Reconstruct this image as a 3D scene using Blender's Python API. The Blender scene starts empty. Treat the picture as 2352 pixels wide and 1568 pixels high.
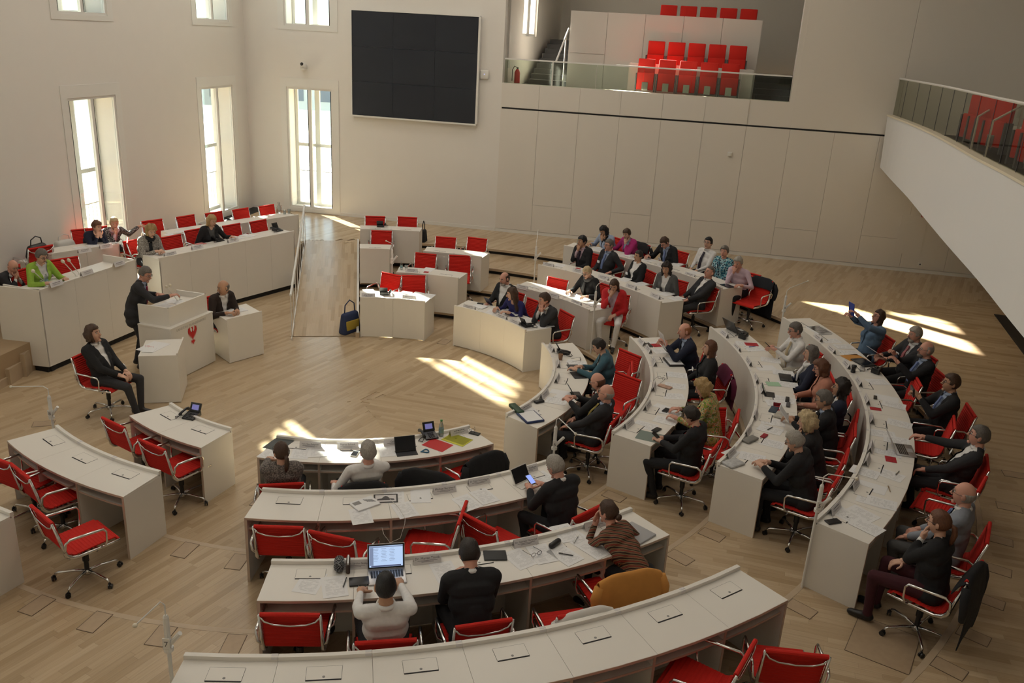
import bpy, bmesh, math, random
import numpy as np
from mathutils import Vector, Matrix, Euler
random.seed(7); np.random.seed(7)
SC = bpy.context.scene
COL = SC.collection
PI = math.pi
rad = math.radians

# ------------------------------------------------------------------ camera
FPX, PITCH, ROLL, HC = 1962.64, 0.3436, 0.0576, 5.481
_F = np.array([0, math.cos(PITCH), -math.sin(PITCH)])
_R0 = np.array([1.0, 0, 0]); _U0 = np.cross(_R0, _F)
_R = _R0*math.cos(ROLL)+_U0*math.sin(ROLL); _U = -_R0*math.sin(ROLL)+_U0*math.cos(ROLL)
cam = bpy.data.cameras.new('camera'); cam.sensor_width = 36; cam.lens = FPX/2352*36; cam.clip_end = 300
co = bpy.data.objects.new('camera', cam); COL.objects.link(co)
co.matrix_world = Matrix(((_R[0], _U[0], -_F[0], 0), (_R[1], _U[1], -_F[1], 0), (_R[2], _U[2], -_F[2], HC), (0, 0, 0, 1)))
SC.camera = co

# ------------------------------------------------------------------ light and exposure
SC.view_settings.view_transform = 'Standard'; SC.view_settings.look = 'None'
SC.view_settings.gamma = 1; SC.view_settings.use_curve_mapping = False
SC.view_settings.exposure = 0.20
SUN_AZ, SUN_EL = -50.0, 32.3          # travel direction on the plan, elevation
SUN_E, SKY_E, CEIL_E, PORTAL = 75.0, 11.0, 62.0, True
w = bpy.data.worlds.new('sky'); SC.world = w; w.use_nodes = True
nt = w.node_tree; nt.nodes.clear()
sky = nt.nodes.new('ShaderNodeTexSky'); sky.sky_type = 'HOSEK_WILKIE'; sky.turbidity = 3.5; sky.ground_albedo = .4
sky.sun_direction = Vector((-math.cos(rad(SUN_AZ))*math.cos(rad(SUN_EL)), -math.sin(rad(SUN_AZ))*math.cos(rad(SUN_EL)), math.sin(rad(SUN_EL))))
bg = nt.nodes.new('ShaderNodeBackground'); bg.inputs[1].default_value = SKY_E
wo = nt.nodes.new('ShaderNodeOutputWorld')
nt.links.new(sky.outputs[0], bg.inputs[0]); nt.links.new(bg.outputs[0], wo.inputs[0])
sl = bpy.data.lights.new('sun', 'SUN'); sl.energy = SUN_E; sl.angle = rad(0.9); sl.color = (1, .93, .82)
so = bpy.data.objects.new('sun', sl); COL.objects.link(so)
so.rotation_euler = Vector((math.cos(rad(SUN_AZ))*math.cos(rad(SUN_EL)), math.sin(rad(SUN_AZ))*math.cos(rad(SUN_EL)), -math.sin(rad(SUN_EL)))).to_track_quat('-Z', 'Y').to_euler()
SC.cycles.max_bounces = 6; SC.cycles.diffuse_bounces = 3; SC.cycles.glossy_bounces = 3; SC.cycles.transparent_max_bounces = 12
SC.cycles.sample_clamp_indirect = 4.0; SC.cycles.caustics_reflective = False; SC.cycles.caustics_refractive = False
SC.cycles.use_denoising = True

# ------------------------------------------------------------------ plan
S = 0.126                                  # height of one tier
C = np.array([-2.3072, 12.2065])           # centre of the desk circles
LIP, TOP = 0.78, 0.745                     # heights of the desk front lip and of the desk top over their tier
RST = [2.955, 4.37, 5.79, 7.19, 8.54]      # radii of the risers
COR = np.array([-7.5674, 23.9605]); DB = np.array([.9828, -.1847]); NB = np.array([-.1847, -.9828])
Z4 = 4*S
HS = 1.04                                  # size of people and furniture

def W(px, py, z=0.0):                      # point of the plan seen at a pixel, at height z
    d = _F+_R*(px-1176)/FPX+_U*(784-py)/FPX
    t = (z-HC)/d[2]
    return np.array([d[0]*t, d[1]*t])
def P(r, a):                               # polar around C, degrees
    return np.array([C[0]+r*math.cos(rad(a)), C[1]+r*math.sin(rad(a))])
def ang(p):
    return math.degrees(math.atan2(p[1]-C[1], p[0]-C[0]))
def AB(u, d=0.0):                          # wall B frame: u along, d into the room
    return COR+DB*u+NB*d
def AA(u, d=0.0):                          # wall A frame: u from the corner, d into the room
    return COR+NB*u+DB*d

# ------------------------------------------------------------------ materials
MT = {}
def mat(name, col, rough=.5, metal=0, spec=.5, noise=0, nscale=20, bump=0, alpha=1):
    if name in MT: return MT[name]
    m = bpy.data.materials.new(name); m.use_nodes = True; n = m.node_tree; b = n.nodes['Principled BSDF']
    b.inputs['Base Color'].default_value = (*col, 1); b.inputs['Roughness'].default_value = rough
    b.inputs['Metallic'].default_value = metal; b.inputs['Specular IOR Level'].default_value = spec
    if noise or bump:
        tc = n.nodes.new('ShaderNodeTexCoord'); nz = n.nodes.new('ShaderNodeTexNoise'); nz.inputs['Scale'].default_value = nscale
        nz.inputs['Detail'].default_value = 2
        n.links.new(tc.outputs['Object'], nz.inputs['Vector'])
        if noise:
            mx = n.nodes.new('ShaderNodeMix'); mx.data_type = 'RGBA'
            mx.inputs[6].default_value = (*[c*(1-noise) for c in col], 1); mx.inputs[7].default_value = (*[min(1, c*(1+noise)) for c in col], 1)
            n.links.new(nz.outputs[0], mx.inputs[0]); n.links.new(mx.outputs[2], b.inputs['Base Color'])
        if bump:
            bp = n.nodes.new('ShaderNodeBump'); bp.inputs['Strength'].default_value = bump; bp.inputs['Distance'].default_value = .01
            n.links.new(nz.outputs[0], bp.inputs['Height']); n.links.new(bp.outputs[0], b.inputs['Normal'])
    MT[name] = m; return m
def pattern(name, cols, scale=30, kind='noise', rough=.85, stops=None):
    if name in MT: return MT[name]
    m = bpy.data.materials.new(name); m.use_nodes = True; n = m.node_tree; b = n.nodes['Principled BSDF']
    b.inputs['Roughness'].default_value = rough
    tc = n.nodes.new('ShaderNodeTexCoord'); cr = n.nodes.new('ShaderNodeValToRGB'); cr.color_ramp.interpolation = 'CONSTANT' if kind != 'noise_s' else 'LINEAR'
    if kind.startswith('noise'):
        t = n.nodes.new('ShaderNodeTexNoise'); t.inputs['Scale'].default_value = scale; t.inputs['Detail'].default_value = 1
    else:
        t = n.nodes.new('ShaderNodeTexWave'); t.inputs['Scale'].default_value = scale; t.bands_direction = 'DIAGONAL' if kind == 'wave' else 'Z'
        t.inputs['Distortion'].default_value = 1.5
    n.links.new(tc.outputs['Object'], t.inputs['Vector']); n.links.new(t.outputs[1] if kind.startswith('wave') else t.outputs[0], cr.inputs[0])
    el = cr.color_ramp.elements
    k = len(cols)
    lo, hi = (.34, .66) if kind.startswith('noise') else (0, 1)
    for i, c in enumerate(cols):
        p = lo+(hi-lo)*i/max(1, k-1) if kind == 'noise_s' else (0 if i == 0 else lo+(hi-lo)*i/k)
        if i < 2: e = el[i]; e.position = p
        else: e = el.new(p)
        e.color = (*c, 1)
    n.links.new(cr.outputs[0], b.inputs['Base Color'])
    MT[name] = m; return m
def glass(name, col=(.95, 1, .98), refl=.08, alpha=0.97):
    if name in MT: return MT[name]
    m = bpy.data.materials.new(name); m.use_nodes = True; n = m.node_tree; n.nodes.clear()
    o = n.nodes.new('ShaderNodeOutputMaterial'); t = n.nodes.new('ShaderNodeBsdfTransparent'); t.inputs[0].default_value = (*[c*alpha for c in col], 1)
    g = n.nodes.new('ShaderNodeBsdfGlossy'); g.inputs['Roughness'].default_value = .02
    f = n.nodes.new('ShaderNodeLayerWeight'); f.inputs[0].default_value = refl*3
    mx = n.nodes.new('ShaderNodeMixShader'); ml = n.nodes.new('ShaderNodeMath'); ml.operation = 'MULTIPLY_ADD'; ml.inputs[1].default_value = .5; ml.inputs[2].default_value = refl
    n.links.new(f.outputs['Fresnel'], ml.inputs[0]); n.links.new(ml.outputs[0], mx.inputs[0])
    n.links.new(t.outputs[0], mx.inputs[1]); n.links.new(g.outputs[0], mx.inputs[2]); n.links.new(mx.outputs[0], o.inputs[0])
    MT[name] = m; return m
def emis(name, col, st=1.0):
    if name in MT: return MT[name]
    m = bpy.data.materials.new(name); m.use_nodes = True; b = m.node_tree.nodes['Principled BSDF']
    b.inputs['Base Color'].default_value = (*[c*.2 for c in col], 1); b.inputs['Emission Color'].default_value = (*col, 1); b.inputs['Emission Strength'].default_value = st
    b.inputs['Roughness'].default_value = .2
    MT[name] = m; return m
def wood(name, light, dark, rough=.26):
    m = bpy.data.materials.new(name); m.use_nodes = True; n = m.node_tree; b = n.nodes['Principled BSDF']; L = n.links.new
    b.inputs['Roughness'].default_value = rough; b.inputs['Specular IOR Level'].default_value = .45
    geo = n.nodes.new('ShaderNodeNewGeometry'); oi = n.nodes.new('ShaderNodeObjectInfo')
    ad = n.nodes.new('ShaderNodeMath'); ad.operation = 'ADD'; fr = n.nodes.new('ShaderNodeMath'); fr.operation = 'FRACT'
    L(geo.outputs['Random Per Island'], ad.inputs[0]); L(oi.outputs['Random'], ad.inputs[1]); L(ad.outputs[0], fr.inputs[0])
    cr = n.nodes.new('ShaderNodeValToRGB'); cr.color_ramp.elements[0].color = (*dark, 1); cr.color_ramp.elements[1].color = (*light, 1)
    e = cr.color_ramp.elements.new(.45); e.color = (*[(a*.6+c*.4) for a, c in zip(light, dark)], 1); cr.color_ramp.elements[0].position = 0.0
    e = cr.color_ramp.elements.new(.93); e.color = (*[(a*.8+c*.2) for a, c in zip(light, dark)], 1)
    L(fr.outputs[0], cr.inputs[0])
    at = n.nodes.new('ShaderNodeUVMap'); mp = n.nodes.new('ShaderNodeMapping'); mp.inputs['Scale'].default_value = (2.2, 60, 1)
    cb = n.nodes.new('ShaderNodeCombineXYZ'); L(fr.outputs[0], cb.inputs[0]); L(cb.outputs[0], mp.inputs['Location'])
    nz = n.nodes.new('ShaderNodeTexNoise'); nz.inputs['Scale'].default_value = 1.0; nz.inputs['Detail'].default_value = 3
    L(at.outputs[0], mp.inputs[0]); L(mp.outputs[0], nz.inputs['Vector'])
    mx = n.nodes.new('ShaderNodeMix'); mx.data_type = 'RGBA'; mx.blend_type = 'MULTIPLY'; mx.inputs[0].default_value = .35
    c2 = n.nodes.new('ShaderNodeValToRGB'); c2.color_ramp.elements[0].position = .3; c2.color_ramp.elements[0].color = (.72, .68, .62, 1); c2.color_ramp.elements[1].position = .62; c2.color_ramp.elements[1].color = (1, 1, 1, 1)
    L(nz.outputs[0], c2.inputs[0]); L(cr.outputs[0], mx.inputs[6]); L(c2.outputs[0], mx.inputs[7]); L(mx.outputs[2], b.inputs['Base Color'])
    MT[name] = m; return m

M_wall = mat('plaster_white', (.82, .785, .73), .75, noise=.015, nscale=3)
M_panel = mat('wall_panel_white', (.77, .72, .645), .6)
M_desk = mat('desk_lacquer_white', (.85, .81, .74), .38, noise=.015, nscale=5)
M_edge = mat('plywood_edge', (.60, .47, .37), .6)
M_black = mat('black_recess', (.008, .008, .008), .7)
M_oak = wood('oak_parquet', (.60, .46, .30), (.45, .325, .19))
M_oakb = mat('oak_base', (.42, .30, .18), .5)
M_nose = mat('oak_nosing', (.52, .40, .27), .4, noise=.1, nscale=8)
M_hatchw = mat('oak_hatch', (.46, .34, .22), .42, noise=.12, nscale=14)
M_red = mat('red_wool', (.60, .014, .006), .85, noise=.08, nscale=60, bump=.15)
M_chrome = mat('polished_aluminium', (.72, .72, .71), .16, 1)
M_blackp = mat('black_plastic', (.015, .015, .016), .35)
M_whitep = mat('white_plastic', (.80, .78, .72), .35)
M_white = mat('white_metal', (.82, .80, .75), .35)
M_glass = glass('window_glass'); M_rail = glass('rail_glass', (.88, .93, .86), .04, .96)
M_clear = glass('clear_glass', (.92, .96, .95), .12, .9)
M_grey = mat('grey_print', (.30, .29, .28), .7)
M_dgrey = mat('dark_grey_text', (.10, .095, .10), .7)
M_card = mat('card_grey_white', (.74, .71, .70), .6)
M_screen = mat('dark_screen', (.012, .014, .018), .12)
M_lit = emis('lit_screen', (.45, .60, .85), .9)
M_step = mat('anthracite_carpet', (.018, .017, .016), .9)
M_tan = mat('camel_wool', (.60, .27, .06), .9, noise=.12, nscale=12)

def paper_mat(name, base=(.86, .855, .85), ink=.55, rows=26.0):
    m = bpy.data.materials.new(name); m.use_nodes = True; n = m.node_tree; b = n.nodes['Principled BSDF']; L = n.links.new
    b.inputs['Roughness'].default_value = .6
    tc = n.nodes.new('ShaderNodeTexCoord'); sp = n.nodes.new('ShaderNodeSeparateXYZ'); L(tc.outputs['Generated'], sp.inputs[0])
    def mth(op, a, bb=None, c=None):
        q = n.nodes.new('ShaderNodeMath'); q.operation = op
        for i, v in enumerate((a, bb, c)):
            if v is None: continue
            if isinstance(v, (int, float)): q.inputs[i].default_value = v
            else: L(v, q.inputs[i])
        return q.outputs[0]
    row = mth('LESS_THAN', mth('FRACT', mth('MULTIPLY', sp.outputs[1], rows)), .36)
    nz = n.nodes.new('ShaderNodeTexNoise'); mp = n.nodes.new('ShaderNodeMapping'); mp.inputs['Scale'].default_value = (4, 9, 1)
    oi = n.nodes.new('ShaderNodeObjectInfo'); cb = n.nodes.new('ShaderNodeCombineXYZ'); q = mth('MULTIPLY', oi.outputs['Random'], 40.0); L(q, cb.inputs[0]); L(q, cb.inputs[1]); L(cb.outputs[0], mp.inputs['Location'])
    L(tc.outputs['Generated'], mp.inputs[0]); L(mp.outputs[0], nz.inputs['Vector']); nz.inputs['Scale'].default_value = 1
    on = mth('GREATER_THAN', nz.outputs[0], .47)
    mx_ = mth('MULTIPLY', mth('GREATER_THAN', sp.outputs[0], .14), mth('LESS_THAN', sp.outputs[0], .88))
    my_ = mth('MULTIPLY', mth('GREATER_THAN', sp.outputs[1], .10), mth('LESS_THAN', sp.outputs[1], .86))
    f = mth('MULTIPLY', mth('MULTIPLY', row, on), mth('MULTIPLY', mx_, my_))
    mx = n.nodes.new('ShaderNodeMix'); mx.data_type = 'RGBA'; mx.inputs[6].default_value = (*base, 1); mx.inputs[7].default_value = (*[c*ink for c in base], 1)
    L(f, mx.inputs[0]); L(mx.outputs[2], b.inputs['Base Color'])
    MT[name] = m; return m
M_paper = paper_mat('printed_paper', ink=.72); M_blank = mat('blank_paper', (.87, .865, .86), .6)

# ------------------------------------------------------------------ mesh builder
class MB:
    def __init__(s): s.v = []; s.f = []; s.m = []
    def add(s, vs, fs, mi=0):
        n = len(s.v); s.v += [tuple(float(c) for c in v) for v in vs]
        s.f += [tuple(i+n for i in f) for f in fs]; s.m += [mi]*len(fs)
    def box(s, c, size, rz=0, mi=0, R=None):
        x, y, z = [k/2 for k in size]
        vs = [(-x,-y,-z),(x,-y,-z),(x,y,-z),(-x,y,-z),(-x,-y,z),(x,-y,z),(x,y,z),(-x,y,z)]
        R = R or Matrix.Rotation(rz, 3, 'Z'); c = Vector(c)
        s.add([R @ Vector(v)+c for v in vs], [(0,3,2,1),(4,5,6,7),(0,1,5,4),(1,2,6,5),(2,3,7,6),(3,0,4,7)], mi)
    def prism(s, poly, z0, z1, mi=0):
        a = sum(poly[i][0]*poly[(i+1) % len(poly)][1]-poly[(i+1) % len(poly)][0]*poly[i][1] for i in range(len(poly)))
        if a < 0: poly = poly[::-1]
        n = len(poly); g0 = z0 if hasattr(z0, '__len__') else [z0]*n; g1 = z1 if hasattr(z1, '__len__') else [z1]*n
        s.add([(p[0], p[1], g0[i]) for i, p in enumerate(poly)]+[(p[0], p[1], g1[i]) for i, p in enumerate(poly)],
              [tuple(range(n-1, -1, -1)), tuple(range(n, 2*n))]+[(i, (i+1) % n, n+(i+1) % n, n+i) for i in range(n)], mi)
    def tube(s, pts, r, seg=6, mi=0, cap=True, flat=1.0):
        pts = [Vector(p) for p in pts]; n = len(pts); rs = r if hasattr(r, '__len__') else [r]*n
        vs = []; up = None
        for i, p in enumerate(pts):
            t = (pts[min(i+1, n-1)]-pts[max(i-1, 0)]).normalized()
            if up is None: up = Vector((0, 0, 1)) if abs(t.z) < .9 else Vector((0, 1, 0))
            x = t.cross(up)
            if x.length < 1e-5: x = t.cross(Vector((1, 0, 0)))
            x.normalize(); up = x.cross(t).normalized()
            for k in range(seg):
                a = 2*PI*k/seg
                vs.append(p+x*math.cos(a)*rs[i]+up*math.sin(a)*rs[i]*flat)
        fs = [(i*seg+k, i*seg+(k+1) % seg, (i+1)*seg+(k+1) % seg, (i+1)*seg+k) for i in range(n-1) for k in range(seg)]
        if cap: fs += [tuple(range(seg-1, -1, -1)), tuple(range((n-1)*seg, n*seg))]
        s.add(vs, fs, mi)
    def ball(s, c, r, seg=12, ring=8, mi=0, R=None):
        r = r if hasattr(r, '__len__') else (r, r, r); c = Vector(c); R = R or Matrix.Identity(3)
        vs = [R @ Vector((0, 0, r[2]))+c]
        for i in range(1, ring):
            p = PI*i/ring
            for k in range(seg):
                a = 2*PI*k/seg
                vs.append(R @ Vector((r[0]*math.sin(p)*math.cos(a), r[1]*math.sin(p)*math.sin(a), r[2]*math.cos(p)))+c)
        vs.append(R @ Vector((0, 0, -r[2]))+c)
        fs = [(0, 1+k, 1+(k+1) % seg) for k in range(seg)]
        for i in range(ring-2):
            fs += [(1+i*seg+k, 1+(i+1)*seg+k, 1+(i+1)*seg+(k+1) % seg, 1+i*seg+(k+1) % seg) for k in range(seg)]
        b = len(vs)-1; o = 1+(ring-2)*seg
        fs += [(b, o+(k+1) % seg, o+k) for k in range(seg)]
        s.add(vs, fs, mi)
    def capsule(s, a, b, ra, rb, seg=10, mi=0):
        a = Vector(a); b = Vector(b); t = (b-a).normalized() if (b-a).length > 1e-6 else Vector((0, 0, 1))
        pts = [a-t*ra*.98, a-t*ra*.75, a-t*ra*.35, a, b, b+t*rb*.35, b+t*rb*.75, b+t*rb*.98]
        s.tube(pts, [ra*.15, ra*.66, ra*.93, ra, rb, rb*.93, rb*.66, rb*.15], seg, mi)
    def lathe(s, prof, c=(0, 0, 0), seg=12, mi=0):
        vs = []; c = Vector(c)
        for r, z in prof:
            for k in range(seg):
                a = 2*PI*k/seg; vs.append(c+Vector((r*math.cos(a), r*math.sin(a), z)))
        n = len(prof)
        fs = [(i*seg+k, i*seg+(k+1) % seg, (i+1)*seg+(k+1) % seg, (i+1)*seg+k) for i in range(n-1) for k in range(seg)]
        fs += [tuple(range(seg-1, -1, -1)), tuple(range((n-1)*seg, n*seg))]
        s.add(vs, fs, mi)
    def arc(s, r0, r1, z0, z1, a0, a1, n=None, mi=0, c=None):
        c = C if c is None else c
        n = n or max(1, int(abs(a1-a0)/3)+1)
        vs = []
        for i in range(n+1):
            a = rad(a0+(a1-a0)*i/n); ca, sa = math.cos(a), math.sin(a)
            vs += [(c[0]+r0*ca, c[1]+r0*sa, z0), (c[0]+r1*ca, c[1]+r1*sa, z0), (c[0]+r1*ca, c[1]+r1*sa, z1), (c[0]+r0*ca, c[1]+r0*sa, z1)]
        fs = []
        for i in range(n):
            o = i*4
            for k in range(4): fs.append((o+k, o+4+k, o+4+(k+1) % 4, o+(k+1) % 4))
        fs += [(0, 1, 2, 3), (4*n+3, 4*n+2, 4*n+1, 4*n)]
        s.add(vs, fs, mi)
    def mesh(s, name, mats, smooth=False, o=(0, 0, 0)):
        me = bpy.data.meshes.new(name)
        vs = s.v if o == (0, 0, 0) else [(v[0]-o[0], v[1]-o[1], v[2]-o[2]) for v in s.v]
        me.from_pydata(vs, [], s.f)
        for m in (mats if isinstance(mats, (list, tuple)) else [mats]): me.materials.append(m)
        me.polygons.foreach_set('material_index', s.m)
        if smooth: me.polygons.foreach_set('use_smooth', [True]*len(s.f))
        me.update(); return me
    def build(s, name, mats, parent=None, smooth=False, o=(0, 0, 0)):
        if parent is not None and o == 'p': o = tuple(parent.location)
        ob = bpy.data.objects.new(name, s.mesh(name, mats, smooth, o)); COL.objects.link(ob)
        if parent is not None: ob.parent = parent
        elif o != (0, 0, 0): ob.location = o
        return ob
def fixn(ob):
    bm = bmesh.new(); bm.from_mesh(ob.data); bmesh.ops.recalc_face_normals(bm, faces=bm.faces); bm.to_mesh(ob.data); bm.free(); return ob
def tag(o, label, cat, group=None):
    o['label'] = label; o['category'] = cat
    if group: o['group'] = group
    return o
def thing(name, loc, rz=0, label='', cat='', group=None):
    o = bpy.data.objects.new(name, None); COL.objects.link(o); o.location = (float(loc[0]), float(loc[1]), float(loc[2])); o.rotation_euler = (0, 0, rz)
    o.empty_display_size = .1
    return tag(o, label, cat, group)
def struct(o): o['kind'] = 'structure'; return o
def addobj(name, me, parent=None, loc=(0, 0, 0), rot=(0, 0, 0)):
    o = bpy.data.objects.new(name, me); COL.objects.link(o); o.location = loc; o.rotation_euler = rot
    if parent is not None: o.parent = parent
    return o
def copy_tree(o, parent=None):
    c = o.copy(); COL.objects.link(c)
    if parent is not None: c.parent = parent
    for ch in list(o.children): copy_tree(ch, c)
    return c
def text_mesh(txt, size, align='CENTER'):
    cu = bpy.data.curves.new('lettering', 'FONT'); cu.body = txt; cu.size = size; cu.align_x = align; cu.resolution_u = 2; cu.extrude = .0004
    ob = bpy.data.objects.new('lettering', cu); COL.objects.link(ob)
    me = bpy.data.meshes.new_from_object(ob.evaluated_get(bpy.context.evaluated_depsgraph_get()))
    COL.objects.unlink(ob); bpy.data.objects.remove(ob); return me

# ================================================================== SETTING
# ---- floor: base slabs of each tier, planks on top
LW = -133.6                                # last angle of the tiers on the viewer's left
RW = 100.7                                 # angle of the ramp's right edge
mb = MB(); mb.prism([(-16, -6), (20, -6), (20, 30), (-16, 30)], -.3, -.006)
FL = [struct(mb.build('floor', M_oakb))]
for k in range(1, 4):
    mb = MB(); mb.arc(RST[k]+.05, RST[k+1]+.06, (k-1)*S, k*S-.006, LW, RW, 78)
    FL.append(struct(fixn(mb.build('floor', M_oakb))))
# outer level: everything beyond the last riser
mb = MB()
n = 78
for i in range(n):
    a0, a1 = LW+(RW-LW)*i/n, LW+(RW-LW)*(i+1)/n
    mb.prism([P(8.59, a0), P(19, a0), P(19, a1), P(8.59, a1)], 0, Z4-.006)
FL.append(struct(mb.build('floor', M_oakb)))
# nosings (oak edge strip) and the black recess below each
for k in range(1, 5):
    mb = MB(); mb.arc(RST[k]+.0, RST[k]+.06, k*S-.055, k*S+.001, LW, RW, 90)
    struct(fixn(mb.build('trim_%d' % k, M_nose)))
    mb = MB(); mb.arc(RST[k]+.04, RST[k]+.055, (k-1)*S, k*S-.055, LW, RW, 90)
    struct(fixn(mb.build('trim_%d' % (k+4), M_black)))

def clip(poly, n, d):                      # keep n.p <= d
    out = []
    for i in range(len(poly)):
        a, b = poly[i], poly[(i+1) % len(poly)]
        da, db = a[0]*n[0]+a[1]*n[1]-d, b[0]*n[0]+b[1]*n[1]-d
        if da <= 0: out.append(a)
        if da*db < 0:
            t = da/(da-db); out.append((a[0]+(b[0]-a[0])*t, a[1]+(b[1]-a[1])*t))
    return out
def line_cut(p, q, keep):                  # half plane through p,q keeping the side of point keep
    n = np.array([q[1]-p[1], p[0]-q[0]]); n = n/np.linalg.norm(n); d = n @ p
    if n @ keep > d: n, d = -n, -d
    return n, d
RAMP = dict(a=W(670, 782), b=W(827, 779), c=W(823, 556, Z4), d=W(690, 558, Z4))
RAMP['a'] = np.array([-4.03, 14.70]); RAMP['b'] = P(2.95, 100.7)+np.array([-.06, 0]); RAMP['c'] = P(8.54, 100.7)+np.array([-.06, 0]); RAMP['d'] = RAMP['c']+np.array([-1.22, -.25])
fwd_dir = [-15.0, 61.2]
SA, SB = -62.3, 26.0
def sec_cuts(kind):
    # two sectors meet on two rays from C
    d1 = np.array([math.cos(rad(SA)), math.sin(rad(SA))]); d2 = np.array([math.cos(rad(SB)), math.sin(rad(SB))])
    return d1, d2
D1, D2 = sec_cuts(0)
N1 = np.array([D1[1], -D1[0]]); N2 = np.array([-D2[1], D2[0]])   # outward normals of the right sector wedge
def vis_w(c, z, width):                    # projected width in pixels of a plank at point c
    v = np.array([c[0], c[1], z-HC]); d = v @ _F
    if d < 1: return 0
    px = 1176+FPX*(v @ _R)/d; py = 784-FPX*(v @ _U)/d
    if px < -60 or px > 2412 or py < -60 or py > 1640: return 0
    return FPX*width/d*(HC-z)/np.linalg.norm(v)*1.25
planks = [[] for _ in range(5)]
def lay(level, direction, inside, cuts):
    z = level*S; a = rad(direction); ux, uy = np.array([math.cos(a), math.sin(a)]), np.array([-math.sin(a), math.cos(a)])
    wd = .072; rr = random.Random(level*100+int(direction))
    cen = np.array([-1.0, 12.0])
    for j in range(-190, 191):
        t = -15+rr.random()*.6
        while t < 15:
            ln = rr.uniform(.42, .95)
            c = cen+ux*(t+ln/2)+uy*j*wd
            if inside(c, ln):
                g = .0004; p0 = cen+ux*(t+g)+uy*(j*wd-wd/2+g); p1 = cen+ux*(t+ln-g)+uy*(j*wd-wd/2+g); p2 = cen+ux*(t+ln-g)+uy*(j*wd+wd/2-g); p3 = cen+ux*(t+g)+uy*(j*wd+wd/2-g)
                poly = [tuple(p0), tuple(p1), tuple(p2), tuple(p3)]; full = 4
                for nn, dd in cuts(c, ln):
                    poly = clip(poly, nn, dd)
                    if len(poly) < 3: break
                if len(poly) >= 3:
                    planks[level].append((poly, c, tuple(ux), tuple(uy), vis_w(c, z, wd)))
            t += ln
def circ_cuts(c, ln, rin, rout):
    v = c-C; r = np.linalg.norm(v); u = v/r; out = []
    if rin and r-rin < ln: out.append((-u, -(u @ C+rin)))
    if rout and rout-r < ln: out.append((u, u @ C+rout))
    return out
WB = (-NB, (-NB) @ (COR+NB*.0)); WA = (-DB, (-DB) @ COR)
rampR = line_cut(RAMP['b'], RAMP['c'], np.array([0., 17.])); rampRL = (-rampR[0], -rampR[1])
topcut = line_cut(RAMP['c'], RAMP['d'], np.array([-3., 26.]))
def mk(level, right):
    rin = [None, RST[1]+.06, RST[2]+.06, RST[3]+.06, RST[4]+.06][level]
    rout = [RST[1]+.045, RST[2]+.045, RST[3]+.045, RST[4]+.045, None][level]
    def inside(c, ln):
        v = c-C; r = np.linalg.norm(v); a = math.degrees(math.atan2(v[1], v[0]))
        wedge = (SA <= a <= SB)
        if right and not (SA-30 < a < SB+30): return False
        if not right and (SA+25 < a < SB-25) and r > 1: return False
        tier = LW <= a <= RW
        if level == 0:
            if c[1] < 2 or c[0] < -12: return False
            if tier and r > rout+ln: return False
            if c[1] > 21: return False
            return True
        if level < 4: return tier and rin-ln < r < rout+ln and c[1] > 1
        if c[1] > 24.5 or c[0] > 12.5 or c[1] < 2: return False
        if r < rin-ln: return False
        if a > RW or a < -170: return (topcut[0] @ c-topcut[1]) < 0 and c[0] > -6.3
        return tier
    def cuts(c, ln):
        v = c-C; r = np.linalg.norm(v); a = math.degrees(math.atan2(v[1], v[0])); out = []
        tier = LW <= a <= RW
        if level == 0:
            if tier: out += circ_cuts(c, ln, None, rout)
        else: out += circ_cuts(c, ln, rin if a <= RW else None, rout)
        if right: out += [(N1, N1 @ C), (N2, N2 @ C)]
        else:
            if abs(a-SA) < abs(a-SB):
                if abs(a-SA) < 90: out.append((-N1, -(N1 @ C)))
            elif abs(a-SB) < 90: out.append((-N2, -(N2 @ C)))
        if level == 4: out.append(WB); out.append(WA)
        if level > 0 and abs(a-RW) < 25:
            if level < 4: out.append(rampR)
        return out
    return inside, cuts
for lv in range(5):
    for right in (True, False):
        i_, c_ = mk(lv, right); lay(lv, fwd_dir[0] if right else fwd_dir[1], i_, c_)
def plank_obj(lst, z, name, parent, single):
    me = bpy.data.meshes.new(name); vs = []; fs = []; uv = []
    for poly, c, ux, uy, _ in lst:
        n = len(vs); m_ = len(poly)
        ar = sum(poly[i][0]*poly[(i+1) % m_][1]-poly[(i+1) % m_][0]*poly[i][1] for i in range(m_))
        if abs(ar) < 1e-5: continue
        if ar < 0: poly = poly[::-1]
        vs += [(p[0], p[1], z) for p in poly]+[(p[0], p[1], z-.0075) for p in poly]
        fs.append(tuple(range(n, n+m_))); uv += [((p[0]*ux[0]+p[1]*ux[1]), (p[0]*uy[0]+p[1]*uy[1])) for p in poly]
        for i in range(m_):
            j = (i+1) % m_; fs.append((n+i, n+m_+i, n+m_+j, n+j))
            uv += [(poly[i][0]*ux[0]+poly[i][1]*ux[1], poly[i][0]*uy[0]+poly[i][1]*uy[1])]*4
    me.from_pydata(vs, [], fs); l = me.uv_layers.new(name='UVMap'); l.data.foreach_set('uv', [x for p in uv for x in p]); me.materials.append(M_oak)
    o = bpy.data.objects.new(name, me); COL.objects.link(o); o.parent = parent; return o
for lv in range(5):
    pl = sorted(planks[lv], key=lambda q: -q[4])
    cut = [i for i, q in enumerate(pl) if q[4] < (6.5 if lv else 8)]
    k = min(300, cut[0] if cut else 300)
    for q in pl[:k]: plank_obj([q], lv*S, 'plank', FL[lv], True)
    o = plank_obj(pl[k:], lv*S, 'planks', FL[lv], False); o['kind'] = 'stuff'

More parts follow.
